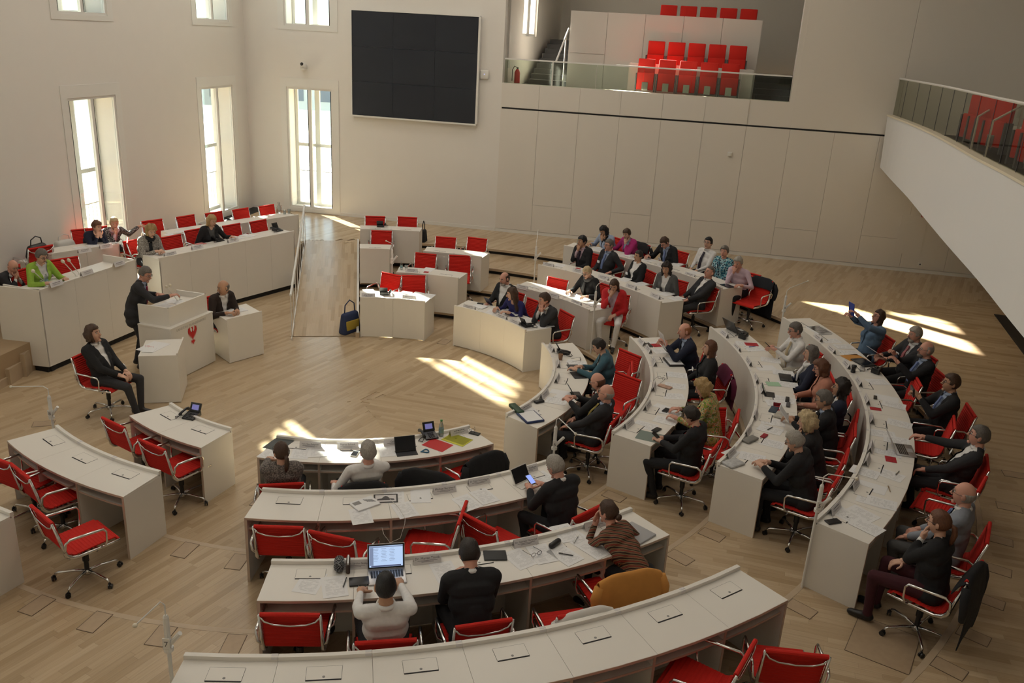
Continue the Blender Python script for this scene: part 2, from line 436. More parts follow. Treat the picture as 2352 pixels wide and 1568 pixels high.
# ---- ramp
def ramp_z(p):
    t = ((p-RAMP['b']) @ (RAMP['c']-RAMP['b']))/np.sum((RAMP['c']-RAMP['b'])**2); return max(0., min(1., t))*Z4
mb = MB(); q = [RAMP[k] for k in 'abcd']
mb.prism([tuple(p) for p in q], -.06, [-.03, -.03, Z4-.04, Z4-.04])
struct(mb.build('floor', M_oakb))['label'] = 'gently sloping ramp'
ro = bpy.data.objects['floor.005']
mb = MB(); dr = (RAMP['c']-RAMP['b']); Lr = np.linalg.norm(dr); dr = dr/Lr; nr = np.array([-dr[1], dr[0]]); rr = random.Random(3)
pl = []
for j in range(17):
    t = -rr.random()*.5
    while t < Lr:
        ln = rr.uniform(.4, .9); t0, t1 = max(0, t), min(Lr-.01, t+ln)
        if t1 > t0+.02: pl.append((t0+.0005, t1-.0005, j*.0725+.0005, (j+1)*.0725-.001))
        t += ln
me = bpy.data.meshes.new('planks'); vs = []; fs = []; uv = []
for t0, t1, w0, w1 in pl:
    n = len(vs)
    for t, w_ in ((t0, w0), (t0, w1), (t1, w1), (t1, w0)):
        p = RAMP['b']+dr*t+nr*w_; vs.append((p[0], p[1], t/Lr*(Z4-.002)+.010)); uv.append((t, w_))
    fs.append((n+3, n+2, n+1, n)); uv[-4:] = uv[-4:][::-1]
me.from_pydata(vs, [], fs); l = me.uv_layers.new(name='UVMap'); l.data.foreach_set('uv', [x for p in uv for x in p]); me.materials.append(M_oak)
o = addobj('planks', me, ro); o['kind'] = 'stuff'
# upstand beside the ramp
mb = MB(); e0, e1 = RAMP['b']+np.array([.0, -.06]), RAMP['c']
off = -nr*.045
mb.prism([tuple(e0), tuple(e1), tuple(e1+off), tuple(e0+off)], -.01, [.10, Z4+.05, Z4+.05, .10]); struct(mb.build('trim_9', M_white))
mb = MB(); mb.box((*(e0+off/2), .05), (.07, .05, .1)); struct(mb.build('trim_10', M_nose))

# ---- outer level on the ramp's side and the raised platform of the two left benches
plat = [(-16, 5.5), (-8.2, 9.0), (-7.62, 12.72), (-7.36, 13.0), (-6.78, 15.0), (-6.62, 15.45), (-4.86, 18.28), tuple(RAMP['d']+np.array([-.02, -.4])), tuple(RAMP['d']), tuple(RAMP['c']), tuple(RAMP['c']+np.array([.3, .06])), (-3.6, 24.5), (-16, 26)]
mb = MB(); mb.prism(plat, 0, Z4-.013); struct(fixn(mb.build('floor', M_oakb)))
stp = bpy.data.objects[-1] if False else None
for k in range(3):                         # wooden steps at the left edge of the picture
    mb = MB(); z1 = (3-k)*S
    p0 = np.array([-8.2, 12.15-.0*k]); 
    mb.prism([(-11, 12.9), (-7.66+.0*k, 12.68), (-7.60-.06*(k), 12.68-.33*(k+1)), (-11, 12.9-.33*(k+1))], 0, z1)
    struct(fixn(mb.build('stair_step', M_nose)))

# ---- walls
def wall_cells(name, fr, u0, u1, z0, z1, holes, thick, matr):
    us = sorted({u0, u1, *[h[0] for h in holes], *[h[1] for h in holes]}); zs = sorted({z0, z1, *[h[2] for h in holes], *[h[3] for h in holes]})
    mb = MB()
    for i in range(len(us)-1):
        for j in range(len(zs)-1):
            um, zm = (us[i]+us[i+1])/2, (zs[j]+zs[j+1])/2
            if any(h[0] < um < h[1] and h[2] < zm < h[3] for h in holes): continue
            mb.prism([tuple(fr(us[i], 0)), tuple(fr(us[i+1], 0)), tuple(fr(us[i+1], -thick)), tuple(fr(us[i], -thick))], zs[j], zs[j+1])
    return struct(fixn(mb.build(name, matr)))
CEILZ = 10.0
WIN_A = [(.78, 2.32), (5.62, 7.10), (15.4, 16.9), (20.2, 21.7)]
WZ = [(.62, 3.86), (5.40, 8.3)]
WIN_B = [(1.15, 2.47)]
TH = .62
holesA = [(a, b, z0, z1) for a, b in WIN_A for z0, z1 in WZ]
holesB = [(a, b, z0, z1) for a, b in WIN_B for z0, z1 in WZ]
wallA = wall_cells('wall_left', AA, -.62, 26, -.3, CEILZ, holesA, TH, M_wall)
wallB = wall_cells('wall_back', AB, 0, 7.06, -.3, CEILZ, holesB, TH, M_wall)
GU0, GU1, GZ = 7.06, 14.13, 4.33
wallC = wall_cells('wall_back', AB, 7.06, 21, -.3, CEILZ, [(GU0, GU1, GZ, 9.2)], .25, M_panel)
# right and rear walls, ceiling
mb = MB(); mb.box((13.4, 10, 4.8), (.3, 30, 10.4)); struct(mb.build('wall_right', M_wall))
mb = MB(); mb.box((0, -1.6, 4.8), (30, .3, 10.4)); struct(mb.build('wall_front', M_wall))
mb = MB(); mb.prism([tuple(AA(26, -.6)), (14, -2), tuple(AB(21, -9.5)), tuple(AB(6.7, -9.5)), tuple(AB(6.7, -.6)), tuple(AB(-.6, -.6))], CEILZ, CEILZ+.2); struct(mb.build('ceiling', M_wall))
# baseboard + lower wall panels
mb = MB(); mb.prism([tuple(AB(0, 0)), tuple(AB(1.0, 0)), tuple(AB(1.0, .012)), tuple(AB(0, .012))], Z4, Z4+.09)
mb.prism([tuple(AB(2.6, 0)), tuple(AB(7.05, 0)), tuple(AB(7.05, .012)), tuple(AB(2.6, .012))], Z4, Z4+.09); struct(mb.build('baseboard_back', M_white))
mb = MB(); mb.prism([tuple(AA(2.5, 0)), tuple(AA(26, 0)), tuple(AA(26, .012)), tuple(AA(2.5, .012))], Z4, Z4+.09); struct(mb.build('baseboard_left', M_white))
mb = MB(); mb.prism([tuple(AB(7.07, 0)), tuple(AB(21, 0)), tuple(AB(21, .016)), tuple(AB(7.07, .016))], Z4, Z4+.085); struct(mb.build('baseboard_right', M_white))
g = .006
def panel(u0, u1, z0, z1, nm='panel', th=.02, m=None):
    mb = MB(); mb.prism([tuple(AB(u0+g/2, 0)), tuple(AB(u1-g/2, 0)), tuple(AB(u1-g/2, th)), tuple(AB(u0+g/2, th))], z0+g/2, z1-g/2)
    return fixn(mb.build(nm, m or M_panel, wallC))
us = [7.08]+[8.04+1.033*i for i in range(13)]
for i in range(len(us)-1):
    u0, u1 = us[i], us[i+1]
    if i % 2 == 1 and i < 10:
        panel(u0, u1, Z4+.09, 1.30, th=.024); panel(u0, u1, 1.30, 3.70)
    else: panel(u0, u1, Z4+.09, 3.70)
for i in range(len(us)-1):
    if us[i+1] > GU1: break
    panel(us[i], us[i+1], 3.74, GZ)
panel(14.24, 16.6, 3.74, CEILZ-.1); panel(16.6, 20.5, 3.74, CEILZ-.1)
mb = MB(); mb.prism([tuple(AB(7.08, 0)), tuple(AB(20.5, 0)), tuple(AB(20.5, .004)), tuple(AB(7.08, .004))], 3.700, 3.738); o = mb.build('shadow_gap', M_black, wallC)
# small service door in the shade of the right gallery with a red escape sign over it
panel(17.15, 17.75, .95, 1.9, th=.03)
# left part of the back wall: barely visible plaster joints
mb = MB(); mb.prism([tuple(AB(2.60, 0)), tuple(AB(2.606, 0)), tuple(AB(2.606, .002)), tuple(AB(2.60, .002))], Z4, 4.07); mb.build('joint', M_grey, wallB)

# ---- windows
winn = [0]
def window(fr, u0, u1, z0, z1, parent, low):
    winn[0] += 1; cx = (u0+u1)/2; fw = .05
    t = bpy.data.objects.new('window_%d' % winn[0], None); COL.objects.link(t); p = fr(cx, 0); t.location = (p[0], p[1], z0); struct(t)
    def bx(mb, ua, ub, da, db, za, zb): mb.prism([tuple(fr(ua, da)), tuple(fr(ub, da)), tuple(fr(ub, db)), tuple(fr(ua, db))], za, zb)
    mb = MB()                              # flat surround around the opening
    for a, b, c_, d_ in ((u0-.17, u1+.17, z1, z1+.24), (u0-.17, u0, z0-.10, z1), (u1, u1+.17, z0-.10, z1)) + (((u0, u1, z0-.10, z0),) if True else ()):
        bx(mb, a, b, 0, .014, c_, d_)
    fixn(mb.build('surround', M_white, t, o='p'))
    mb = MB()
    for a, b, c_, d_ in ((u0, u0+fw, z0, z1), (u1-fw, u1, z0, z1), (cx-fw*.8, cx+fw*.8, z0, z1), (u0+fw, cx-fw*.8, z0, z0+fw), (cx+fw*.8, u1-fw, z0, z0+fw), (u0+fw, cx-fw*.8, z1-fw, z1), (cx+fw*.8, u1-fw, z1-fw, z1)):
        bx(mb, a, b, -.07, -.005, c_, d_)
    fixn(mb.build('frame', M_white, t, o='p'))
    for a, b in ((u0+fw, cx-fw*.8), (cx+fw*.8, u1-fw)):
        mb = MB(); bx(mb, a, b, -.045, -.035, z0+fw, z1-fw); mb.build('pane', M_glass, t, o='p')
        mb = MB(); bx(mb, b-.024, b, -.034, -.010, z0+fw, z1-fw); mb.build('seal', M_black, t, o='p')
    mb = MB(); ow = .07; zc = z0+(z1-z0)*.52  # outer casement
    for a, b, c_, d_ in ((u0+.02, u0+ow+.02, z0, z1), (u1-ow-.02, u1-.02, z0, z1), (cx-ow, cx+ow, z0, z1), (u0+ow, u1-ow, z0, z0+ow), (u0+ow, u1-ow, z1-ow, z1), (u0+ow, u1-ow, zc-.045, zc+.045)):
        bx(mb, a, b, -.54, -.48, c_, d_)
    fixn(mb.build('outer_casement', M_white, t, o='p'))
    if low:
        mb = MB(); n = 11
        for i in range(n+1):
            u = u0+.05+(u1-u0-.1)*i/n; mb.tube([(*fr(u, -.60), z0), (*fr(u, -.60), z0+.95)], .008, 5)
        mb.tube([(*fr(u0, -.60), z0+.95), (*fr(u1, -.60), z0+.95)], .015, 6)
        mb.build('balustrade', M_grey, t, o='p')
for (a, b) in WIN_A:
    for i, (z0, z1) in enumerate(WZ): window(AA, a, b, z0, z1, wallA, i == 0)
for (a, b) in WIN_B:
    for i, (z0, z1) in enumerate(WZ): window(AB, a, b, z0, z1, wallB, i == 0)
if PORTAL:
    def portal(fr, u0, u1, z0, z1, inward):
        l = bpy.data.lights.new('window_portal', 'AREA'); l.shape = 'RECTANGLE'; l.size = u1-u0; l.size_y = z1-z0; l.cycles.is_portal = True
        o = bpy.data.objects.new('window_portal', l); COL.objects.link(o); p = fr((u0+u1)/2, -.64); o.location = (p[0], p[1], (z0+z1)/2)
        o.rotation_euler = Vector((inward[0], inward[1], 0)).to_track_quat('-Z', 'Y').to_euler()
    for (a, b) in WIN_A:
        for z0, z1 in WZ: portal(AA, a, b, z0, z1, DB)
    for (a, b) in WIN_B:
        for z0, z1 in WZ: portal(AB, a, b, z0, z1, NB)
# dark floor grille along the window wall
mb = MB(); mb.prism([tuple(AA(0.0, .03)), tuple(AA(4.5, .03)), tuple(AA(4.5, .42)), tuple(AA(0.0, .42))], Z4-.013, Z4+.004)
for i in range(28): 
    u = .05+i*.16; mb.prism([tuple(AA(u, .05)), tuple(AA(u+.012, .05)), tuple(AA(u+.012, .40)), tuple(AA(u, .40))], Z4+.004, Z4+.008)
struct(mb.build('trim_11', M_black))

# ---- outside: pale neighbouring houses, courtyard, parapet in front of the upper window
M_out = mat('pale_facade', (.62, .58, .52), .8); M_roof = mat('slate_roof', (.16, .17, .19), .7); M_pave = mat('courtyard_stone', (.5, .5, .48), .8)
mb = MB(); mb.box((-30, 22, -1.5), (60, 80, .4)); struct(mb.build('ground', M_pave))
def house(cx, cy, w_, d_, h, rz, lab):
    t = thing('building', (cx, cy, -1.3), rz, lab, 'building')
    mb = MB(); mb.box((0, 0, h/2), (w_, d_, h)); mb.build('wall', M_out, t)
    mb = MB(); mb.prism([(-w_/2-.3, -d_/2-.3), (w_/2+.3, -d_/2-.3), (w_/2+.3, d_/2+.3), (-w_/2-.3, d_/2+.3)], h, h+.25)
    mb.add([(-w_/2-.3, -d_/2-.3, h+.25), (w_/2+.3, -d_/2-.3, h+.25), (w_/2+.3, d_/2+.3, h+.25), (-w_/2-.3, d_/2+.3, h+.25), (-w_/2+1, 0, h+2.6), (w_/2-1, 0, h+2.6)], [(0, 1, 5, 4), (1, 2, 5), (2, 3, 4, 5), (3, 0, 4)])
    fixn(mb.build('roof', M_roof, t))
    nw = int(w_/2.2)
    for fl in range(int(h/2.8)):
        for i in range(nw):
            mb = MB(); mb.box((-w_/2+1.1+i*2.2, -d_/2-.02, 1.5+fl*2.8), (1.0, .08, 1.6)); mb.box((-w_/2+1.1+i*2.2, -d_/2-.06, 1.5+fl*2.8), (.06, .04, 1.6)); mb.build('window', M_roof, t)
    return t
house(-34, 33, 24, 9, 4.2, rad(75), 'pale low house with slate roof seen through the tall window nearest the presidium')
house(-14, 78, 26, 9, 4.0, rad(5), 'pale house with grey roof seen through the window beside the video wall')
# ---- gallery behind the back wall
gal = bpy.data.objects.new('gallery', None); COL.objects.link(gal); gal.location = (*AB(10, -1), GZ-.12); struct(gal); gal['label'] = 'visitor gallery recess above the back wall'
def gbox(name, u0, u1, d0, d1, z0, z1, m, par=gal):
    mb = MB(); mb.prism([tuple(AB(u0, d0)), tuple(AB(u1, d0)), tuple(AB(u1, d1)), tuple(AB(u0, d1))], z0, z1)
    ob = fixn(mb.build(name, m, None)); ob.parent = par; ob.matrix_parent_inverse = Matrix.Translation(-Vector(par.location)); return ob
GF = GZ-.12
gbox('gallery_floor', 7.06, 16.2, -9, -.25, GF-.2, GF, M_step)
mb = MB()                                  # gallery side wall with its own tall narrow window
for (d0, d1, z0, z1) in ((-9.2, -4.5, GF, 9.4), (-4.5, -2.34, GF, 5.47), (-4.5, -2.34, 9.2, 9.4), (-2.34, -.25, GF, 9.4)):
    mb.prism([tuple(AB(6.76, d0)), tuple(AB(7.06, d0)), tuple(AB(7.06, d1)), tuple(AB(6.76, d1))], z0, z1)
struct(fixn(mb.build('wall_gallery', M_panel)))
mb = MB()
for (d0, d1, z0, z1) in ((-4.5, -4.42, 5.47, 9.2), (-2.42, -2.34, 5.47, 9.2), (-3.62, -3.22, 5.47, 9.2), (-4.5, -2.34, 5.47, 5.54)):
    mb.prism([tuple(AB(6.86, d0)), tuple(AB(7.0, d0)), tuple(AB(7.0, d1)), tuple(AB(6.86, d1))], z0, z1)
struct(fixn(mb.build('window_%d' % (winn[0]+1), M_white)))
gbox('gallery_back', 6.76, 16.5, -9.5, -9.2, GF-.2, 9.4, M_panel)
gbox('gallery_end', 16.2, 16.5, -9.2, -.25, GF-.2, 9.4, M_panel)
gbox('gallery_ceiling', 6.76, 16.5, -9.5, -.25, 9.4, 9.5, M_wall)
for i in range(9):                         # dark stairs at the left end
    gbox('gallery_step', 7.25, 8.45, -9.0, -2.5-.42*i, GF+i*.135, GF+(i+1)*.135, M_step)
for i in range(4): gbox('gallery_step', 13.45, 15.9, -8, -2.2-.5*i, GF+i*.135, GF+(i+1)*.135, M_step)
BX0, BX1, BD, BZ = 8.42, 13.36, -1.9, 6.18 # tall white box behind the seats
for i in range(5):
    u0 = BX0+(BX1-BX0)*i/5; u1 = BX0+(BX1-BX0)*(i+1)/5
    if i == 0: gbox('panel', u0+.004, u1-.004, BD-.03, BD, GF, 5.12, M_panel); gbox('panel', u0+.004, u1-.004, BD-.03, BD, 5.13, BZ, M_panel)
    else: gbox('panel', u0+.004, u1-.004, BD-.03, BD, GF, BZ, M_panel)
gbox('upper_terrace', BX0, BX1, -6.5, BD-.035, GF, BZ-.02, M_panel)
gbox('ledge', 10.15, BX1-.1, BD+.0, -1.05, GF, 4.98, M_panel)
# folding seats
def fold_seat():
    t = thing('folding_seat', (0, 0, 0))
    mb = MB(); mb.box((0, 0, .62), (.43, .07, .56)); fixn(mb.build('backrest', M_red, t)); bev(t.children[-1], .02)
    mb = MB(); mb.box((0, .10, .36), (.43, .06, .42)); mb.build('seat', M_red, t); bev(t.children[-1], .02)
    mb = MB(); mb.box((0, .137, .24), (.15, .012, .2)); mb.build('seat_plate', M_chrome, t)
    for sx in (-1, 1):
        mb = MB(); mb.box((sx*.236, .06, .30), (.03, .16, .5)); mb.build('arm', M_dgrey, t)
    return t
def bev(o, w_):
    m = o.modifiers.new('bevel', 'BEVEL'); m.width = w_; m.segments = 2; o.data.polygons.foreach_set('use_smooth', [True]*len(o.data.polygons)); return o
seat0 = None
fac = math.atan2(NB[1], NB[0])-PI/2
for row, (d, z, uc) in enumerate(((-.62, GF, 10.62), (-1.5, 4.64, 10.77), (-2.4, 5.55, 10.95))):
    names = ('front', 'middle', 'upper')
    for i in range(5):
        if seat0 is None: seat0 = fold_seat(); t = seat0
        else: t = copy_tree(seat0)
        p = AB(uc+i*.515, d); t.location = (p[0], p[1], z); t.rotation_euler = (0, 0, fac)
        tag(t, '%s folding red seat from the left in the %s row of the back gallery' % (('first', 'second', 'third', 'fourth', 'fifth')[i], names[row]), 'seat', 'red folding gallery seats in the %s row' % names[row])
# glass rail
t = thing('gallery_railing', (*AB(10.5, -.06), GZ), 0, 'glass railing with white handrail along the gallery above the back wall', 'railing')
mb = MB(); mb.prism([tuple(AB(7.1, -.03)), tuple(AB(14.1, -.03)), tuple(AB(14.1, -.06)), tuple(AB(7.1, -.06))], 4.90, 4.935); mb.build('handrail', M_white, t, o='p')
for i in range(6):
    u0, u1 = 7.1+7.0*i/6, 7.1+7.0*(i+1)/6
    mb = MB(); mb.prism([tuple(AB(u0+.006, -.04)), tuple(AB(u1-.006, -.04)), tuple(AB(u1-.006, -.052)), tuple(AB(u0+.006, -.052))], GZ, 4.90); mb.build('glass_pane', M_rail, t, o='p')
mb = MB(); mb.tube([(*AB(8.33, -.05), GZ), (*AB(8.33, -.05), 4.92)], .02, 6); mb.build('post', M_white, t, o='p')
t = thing('stair_handrail', (*AB(8.4, -2), GF), 0, 'sloping white handrail beside the dark stairs of the upper gallery', 'handrail')
mb = MB(); mb.tube([(*AB(8.36, -.3), 4.92), (*AB(8.40, -1.85), 5.72)], .025, 8); mb.build('rail', M_white, t, o='p')
mb = MB(); mb.tube([(*AB(8.38, -1.6), GF), (*AB(8.38, -1.6), 5.60)], .02, 6); mb.build('post', M_white, t, o='p')
# fire extinguisher on the gallery with its pictogram
p = AB(7.3, -.7)
t = thing('fire_extinguisher', (p[0], p[1], GF), 0, 'red fire extinguisher standing behind the gallery glass at its left end', 'extinguisher')
mb = MB(); mb.lathe([(.07, 0), (.075, .03), (.075, .36), (.05, .42), (.025, .45)], seg=14); mb.build('cylinder', mat('signal_red', (.5, .02, .02), .3), t, smooth=True)
mb = MB(); mb.box((0, 0, .47), (.05, .03, .05)); mb.tube([(0, 0, .48), (-.08, 0, .52), (-.13, 0, .42), (-.13, 0, .15)], .011, 6); mb.build('hose', M_blackp, t)
p = AB(7.085, -.7); mb = MB(); mb.prism([tuple(AB(7.07, -.75)), tuple(AB(7.075, -.75)), tuple(AB(7.075, -.55)), tuple(AB(7.07, -.55))], 4.68, 4.86)
o = mb.build('safety_notice', mat('notice_grey', (.55, .53, .5), .5, noise=.6, nscale=60)); tag(o, 'small printed notice on the gallery side wall over the extinguisher', 'sign')

# ---- video wall
t = thing('video_wall', (*AB(4.76, .08), 3.27), 0, 'large dark video wall of nine panels in a white frame on the back wall', 'screen')
u0, u1, z0, z1 = 3.07, 6.42, 3.27, 5.86
mb = MB()
for a, b, c_, d_ in ((u0-.03, u1+.03, z0-.04, z0), (u0-.03, u1+.03, z1, z1+.03), (u0-.03, u0, z0, z1), (u1, u1+.05, z0, z1)):
    mb.prism([tuple(AB(a, .014)), tuple(AB(b, .014)), tuple(AB(b, .13)), tuple(AB(a, .13))], c_, d_)
fixn(mb.build('frame', M_white, t, o='p'))
for i in range(3):
    for j in range(3):
        a, b = u0+(u1-u0)*i/3+.002, u0+(u1-u0)*(i+1)/3-.002; c_, d_ = z0+(z1-z0)*j/3+.002, z0+(z1-z0)*(j+1)/3-.002
        mb = MB(); mb.prism([tuple(AB(a, .014)), tuple(AB(b, .014)), tuple(AB(b, .115)), tuple(AB(a, .115))], c_, d_); fixn(mb.build('display_panel', mat('display_glass', (.019, .022, .031), .35, spec=.3), t, o='p'))
# wall camera, access point, small wall box
rb = math.atan2(NB[1], NB[0])-PI/2
p = AB(1.72, .0); t = thing('wall_camera', (p[0], p[1], 4.36), rb, 'white dome camera with black lens on the back wall over the window', 'camera')
mb = MB(); mb.box((.06, .07, -.03), (.05, .14, .05)); mb.lathe([(.03, -.08), (.075, -.05), (.075, -.03)], (-.02, .16, .03)); mb.build('bracket', M_whitep, t)
mb = MB(); mb.ball((-.02, .16, .08), .08); mb.box((-.02, .15, .04), (.15, .10, .1)); mb.build('housing', M_whitep, t, smooth=True)
mb = MB(); mb.ball((-.0, .225, .11), (.045, .03, .045)); mb.build('lens', M_blackp, t, smooth=True)
p = AB(6.6, .02); t = thing('access_point', (p[0], p[1], 4.4), rb, 'white rounded wireless access point on the wall right of the video wall', 'access point')
mb = MB(); mb.box((0, .02, .1), (.22, .04, .22)); bev(mb.build('casing', M_whitep, t), .02)
mb = MB(); mb.ball((.0, .042, .11), .008); mb.build('indicator', emis('blue_led', (.3, .4, 1), 2), t)
p = AB(12.9, .024); mb = MB(); mb.box((0, .02, .04), (.10, .04, .1)); o = bev(mb.build('wall_sensor', M_whitep), .006); o.location = (p[0], p[1], 2.97); o.rotation_euler = (0, 0, rb); tag(o, 'small white square sensor on the panelled back wall', 'sensor')
p = AB(17.65, .03); mb = MB()
for a, b, c_, d_ in ((-.06, .06, -.07, -.058), (-.06, .06, .058, .07), (-.06, -.048, -.058, .058), (.048, .06, -.058, .058)): mb.box(((a+b)/2, .006, (c_+d_)/2), (b-a, .01, d_-c_))
o = mb.build('red_sign', mat('sign_red', (.5, .05, .03), .5)); o.location = (p[0], p[1], 1.95); o.rotation_euler = (0, 0, rb); tag(o, 'small red outlined sign on the back wall under the right gallery', 'sign')
p = AB(17.8, .02); mb = MB(); mb.box((0, .004, 0), (.09, .012, .09)); mb.ball((0, .012, 0), (.02, .006, .02), mi=1); o = mb.build('wall_socket', [M_whitep, M_dgrey]); o.location = (p[0], p[1], .72); o.rotation_euler = (0, 0, rb); tag(o, 'white socket low on the back wall under the right gallery', 'socket')

# ---- right gallery with curved white parapet
TP = [(8.52, 20.9), (8.13, 18.9), (7.66, 16.8), (7.10, 14.7), (6.49, 12.57), (6.05, 10.9), (5.55, 9.2), (5.0, 7.6), (4.4, 6.0)]
BPt = [(8.50, 20.7), (7.9, 18.5), (7.32, 16.3), (6.72, 14.2), (6.13, 12.1), (5.60, 10.15), (5.13, 8.55), (4.65, 6.9), (4.1, 5.2)]
def smoothline(pts, n=4):
    out = []
    for i in range(len(pts)-1):
        p0 = pts[max(0, i-1)]; p1 = pts[i]; p2 = pts[i+1]; p3 = pts[min(len(pts)-1, i+2)]
        for k in range(n):
            t = k/n; out.append(tuple(.5*(2*b+(c_-a)*t+(2*a-5*b+4*c_-d_)*t*t+(-a+3*b-3*c_+d_)*t**3) for a, b, c_, d_ in zip(p0, p1, p2, p3)))
    out.append(pts[-1]); return out
tp, bp_ = smoothline(TP), smoothline(BPt)
rg = bpy.data.objects.new('gallery', None); COL.objects.link(rg); rg.location = (9, 14, 3); struct(rg); rg['label'] = 'right gallery with curved white parapet'
n = len(tp); mb = MB()
def strip(mb, A_, B_, mi=0):               # quads between two polylines of 3-D points
    k = len(A_); mb.add(list(A_)+list(B_), [(i, i+1, k+i+1, k+i) for i in range(k-1)], mi)
ZB, ZT = 3.0, 4.2
for i in range(8):
    mb = MB(); a, b = i*4, i*4+4
    lo = [(x, y, ZB) for x, y in bp_[a:b+1]]; hi = [(x, y, ZT) for x, y in tp[a:b+1]]
    lo2 = [(x+.06, y, ZB) for x, y in bp_[a:b+1]]; hi2 = [(x+.06, y, ZT) for x, y in tp[a:b+1]]
    strip(mb, lo, hi); strip(mb, hi, hi2); strip(mb, lo2, lo)
    ob = mb.build('parapet_panel', mat('parapet_white', (.83, .82, .80), .55)); fixn(ob); ob.parent = rg; ob.matrix_parent_inverse = Matrix.Translation(-Vector(rg.location))
mb = MB(); strip(mb, [(x-.02, y, ZT+.005) for x, y in tp], [(x+.16, y, ZT+.005) for x, y in tp]); strip(mb, [(x-.02, y, ZT-.03) for x, y in tp], [(x-.02, y, ZT+.005) for x, y in tp])
ob = mb.build('coping', mat('cream_coping', (.85, .76, .58), .5)); ob.parent = rg; ob.matrix_parent_inverse = Matrix.Translation(-Vector(rg.location))
mb = MB(); strip(mb, [(x, y, ZB) for x, y in bp_], [(14, y+1, ZB) for x, y in bp_]); strip(mb, [(x+.1, y, ZT-.35) for x, y in tp], [(14, y+1, ZT-.35) for x, y in tp])
ob = mb.build('gallery_slab', M_wall); ob.parent = rg; ob.matrix_parent_inverse = Matrix.Translation(-Vector(rg.location))
RH = .82
t = thing('gallery_railing', (tp[16][0]+.1, tp[16][1], ZT), 0, 'curved glass railing with white handrail on the right gallery parapet', 'railing')
mb = MB(); mb.tube([(x+.12, y, ZT+RH) for x, y in tp], .022, 6); mb.build('handrail', M_white, t, o='p')
for i in range(0, len(tp)-1, 2):
    mb = MB(); A2 = [(x+.12, y, ZT+.01) for x, y in tp[i:i+3]]; B2 = [(x+.12, y, ZT+RH-.02) for x, y in tp[i:i+3]]; strip(mb, A2, B2)
    mb.build('glass_pane', glass('rail_glass_grey', (.74, .76, .66), .04, .92), t, o='p')
    if i:
        x, y = tp[i]; mb = MB(); mb.tube([(x+.115, y, ZT+.01), (x+.115, y, ZT+RH)], .005, 4); mb.build('joint', M_dgrey, t, o='p')
for i in range(4):                         # terraces of the right gallery
    mb = MB(); k0 = .9+i*.95
    pts = [(x+k0, y-.25*k0, 0) for x, y in TP]; top = ZT-.35+.30*(i+0); 
    A2 = [(x, y, top) for x, y, _ in pts]; B2 = [(x+.95, y-.24, top) for x, y, _ in pts]; strip(mb, A2, B2); strip(mb, [(x, y, top-.3) for x, y, _ in pts], A2)
    ob = mb.build('terrace', M_panel); ob.parent = rg; ob.matrix_parent_inverse = Matrix.Translation(-Vector(rg.location))
def sr_seat(px, py, z, az, lab, n_=1, w_=.5):
    p = W(px, py, z) if z < HC else None
    t = copy_tree(seat0); t.location = (p[0], p[1], z-.9); t.rotation_euler = (0, 0, az); tag(t, lab, 'seat'); return t
RGS = [(8.86, 17.45, 3.9, 'fourth from the aisle in the front row'), (8.74, 16.92, 3.9, 'third from the aisle in the front row'), (8.62, 16.39, 3.9, 'second from the aisle in the front row'), (8.50, 15.86, 3.9, 'next to the aisle in the front row'),
       (9.62, 16.55, 4.42, 'third from the aisle in the upper row'), (9.50, 16.02, 4.42, 'second from the aisle in the upper row'), (9.38, 15.49, 4.42, 'next to the aisle in the upper row'),
       (8.02, 13.95, 3.9, 'beyond the two bent handrails'), (7.86, 13.42, 3.9, 'last beyond the two bent handrails')]
for x, y, z, lab in RGS:
    t = copy_tree(seat0); t.location = (x, y, z); t.rotation_euler = (0, 0, rad(105)); t.scale = (1.08, 1.08, 1.08); tag(t, 'red right-gallery seat '+lab, 'seat')
for i, (q0, q1) in enumerate((((2247, 268), (2315, 227)), ((2281, 278), (2352, 240)))):
    za = next(z for z in [4.9-.02*k for k in range(60)] if W(*q0, z)[0] > np.interp(W(*q0, z)[1], [p[1] for p in TP[::-1]], [p[0] for p in TP[::-1]])+.75)
    zb2 = next(z for z in [5.3-.02*k for k in range(60)] if W(*q1, z)[0] > W(*q0, za)[0]+.5)
    a_, b_ = W(*q0, za), W(*q1, zb2)
    t = thing('aisle_handrail', (a_[0], a_[1], 3.9), 0, ('bent cream handrail, first from the back wall on the right gallery', 'bent cream handrail, second from the back wall on the right gallery')[i], 'handrail')
    mb = MB(); mb.tube([(*a_, 3.9), (*a_, za), (*b_, zb2), (*b_, 4.2)], .022, 6); mb.build('rail', mat('cream_metal', (.75, .68, .58), .4), t, o='p')
# flat black strip on the floor below the right gallery
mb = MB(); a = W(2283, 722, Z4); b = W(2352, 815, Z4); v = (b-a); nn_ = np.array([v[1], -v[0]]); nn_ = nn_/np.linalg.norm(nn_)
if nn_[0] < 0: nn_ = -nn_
mb.prism([tuple(a), tuple(b+v*2), tuple(b+v*2+nn_*1.2), tuple(a+nn_*1.2)], Z4-.01, Z4+.012); struct(fixn(mb.build('trim_12', M_black)))

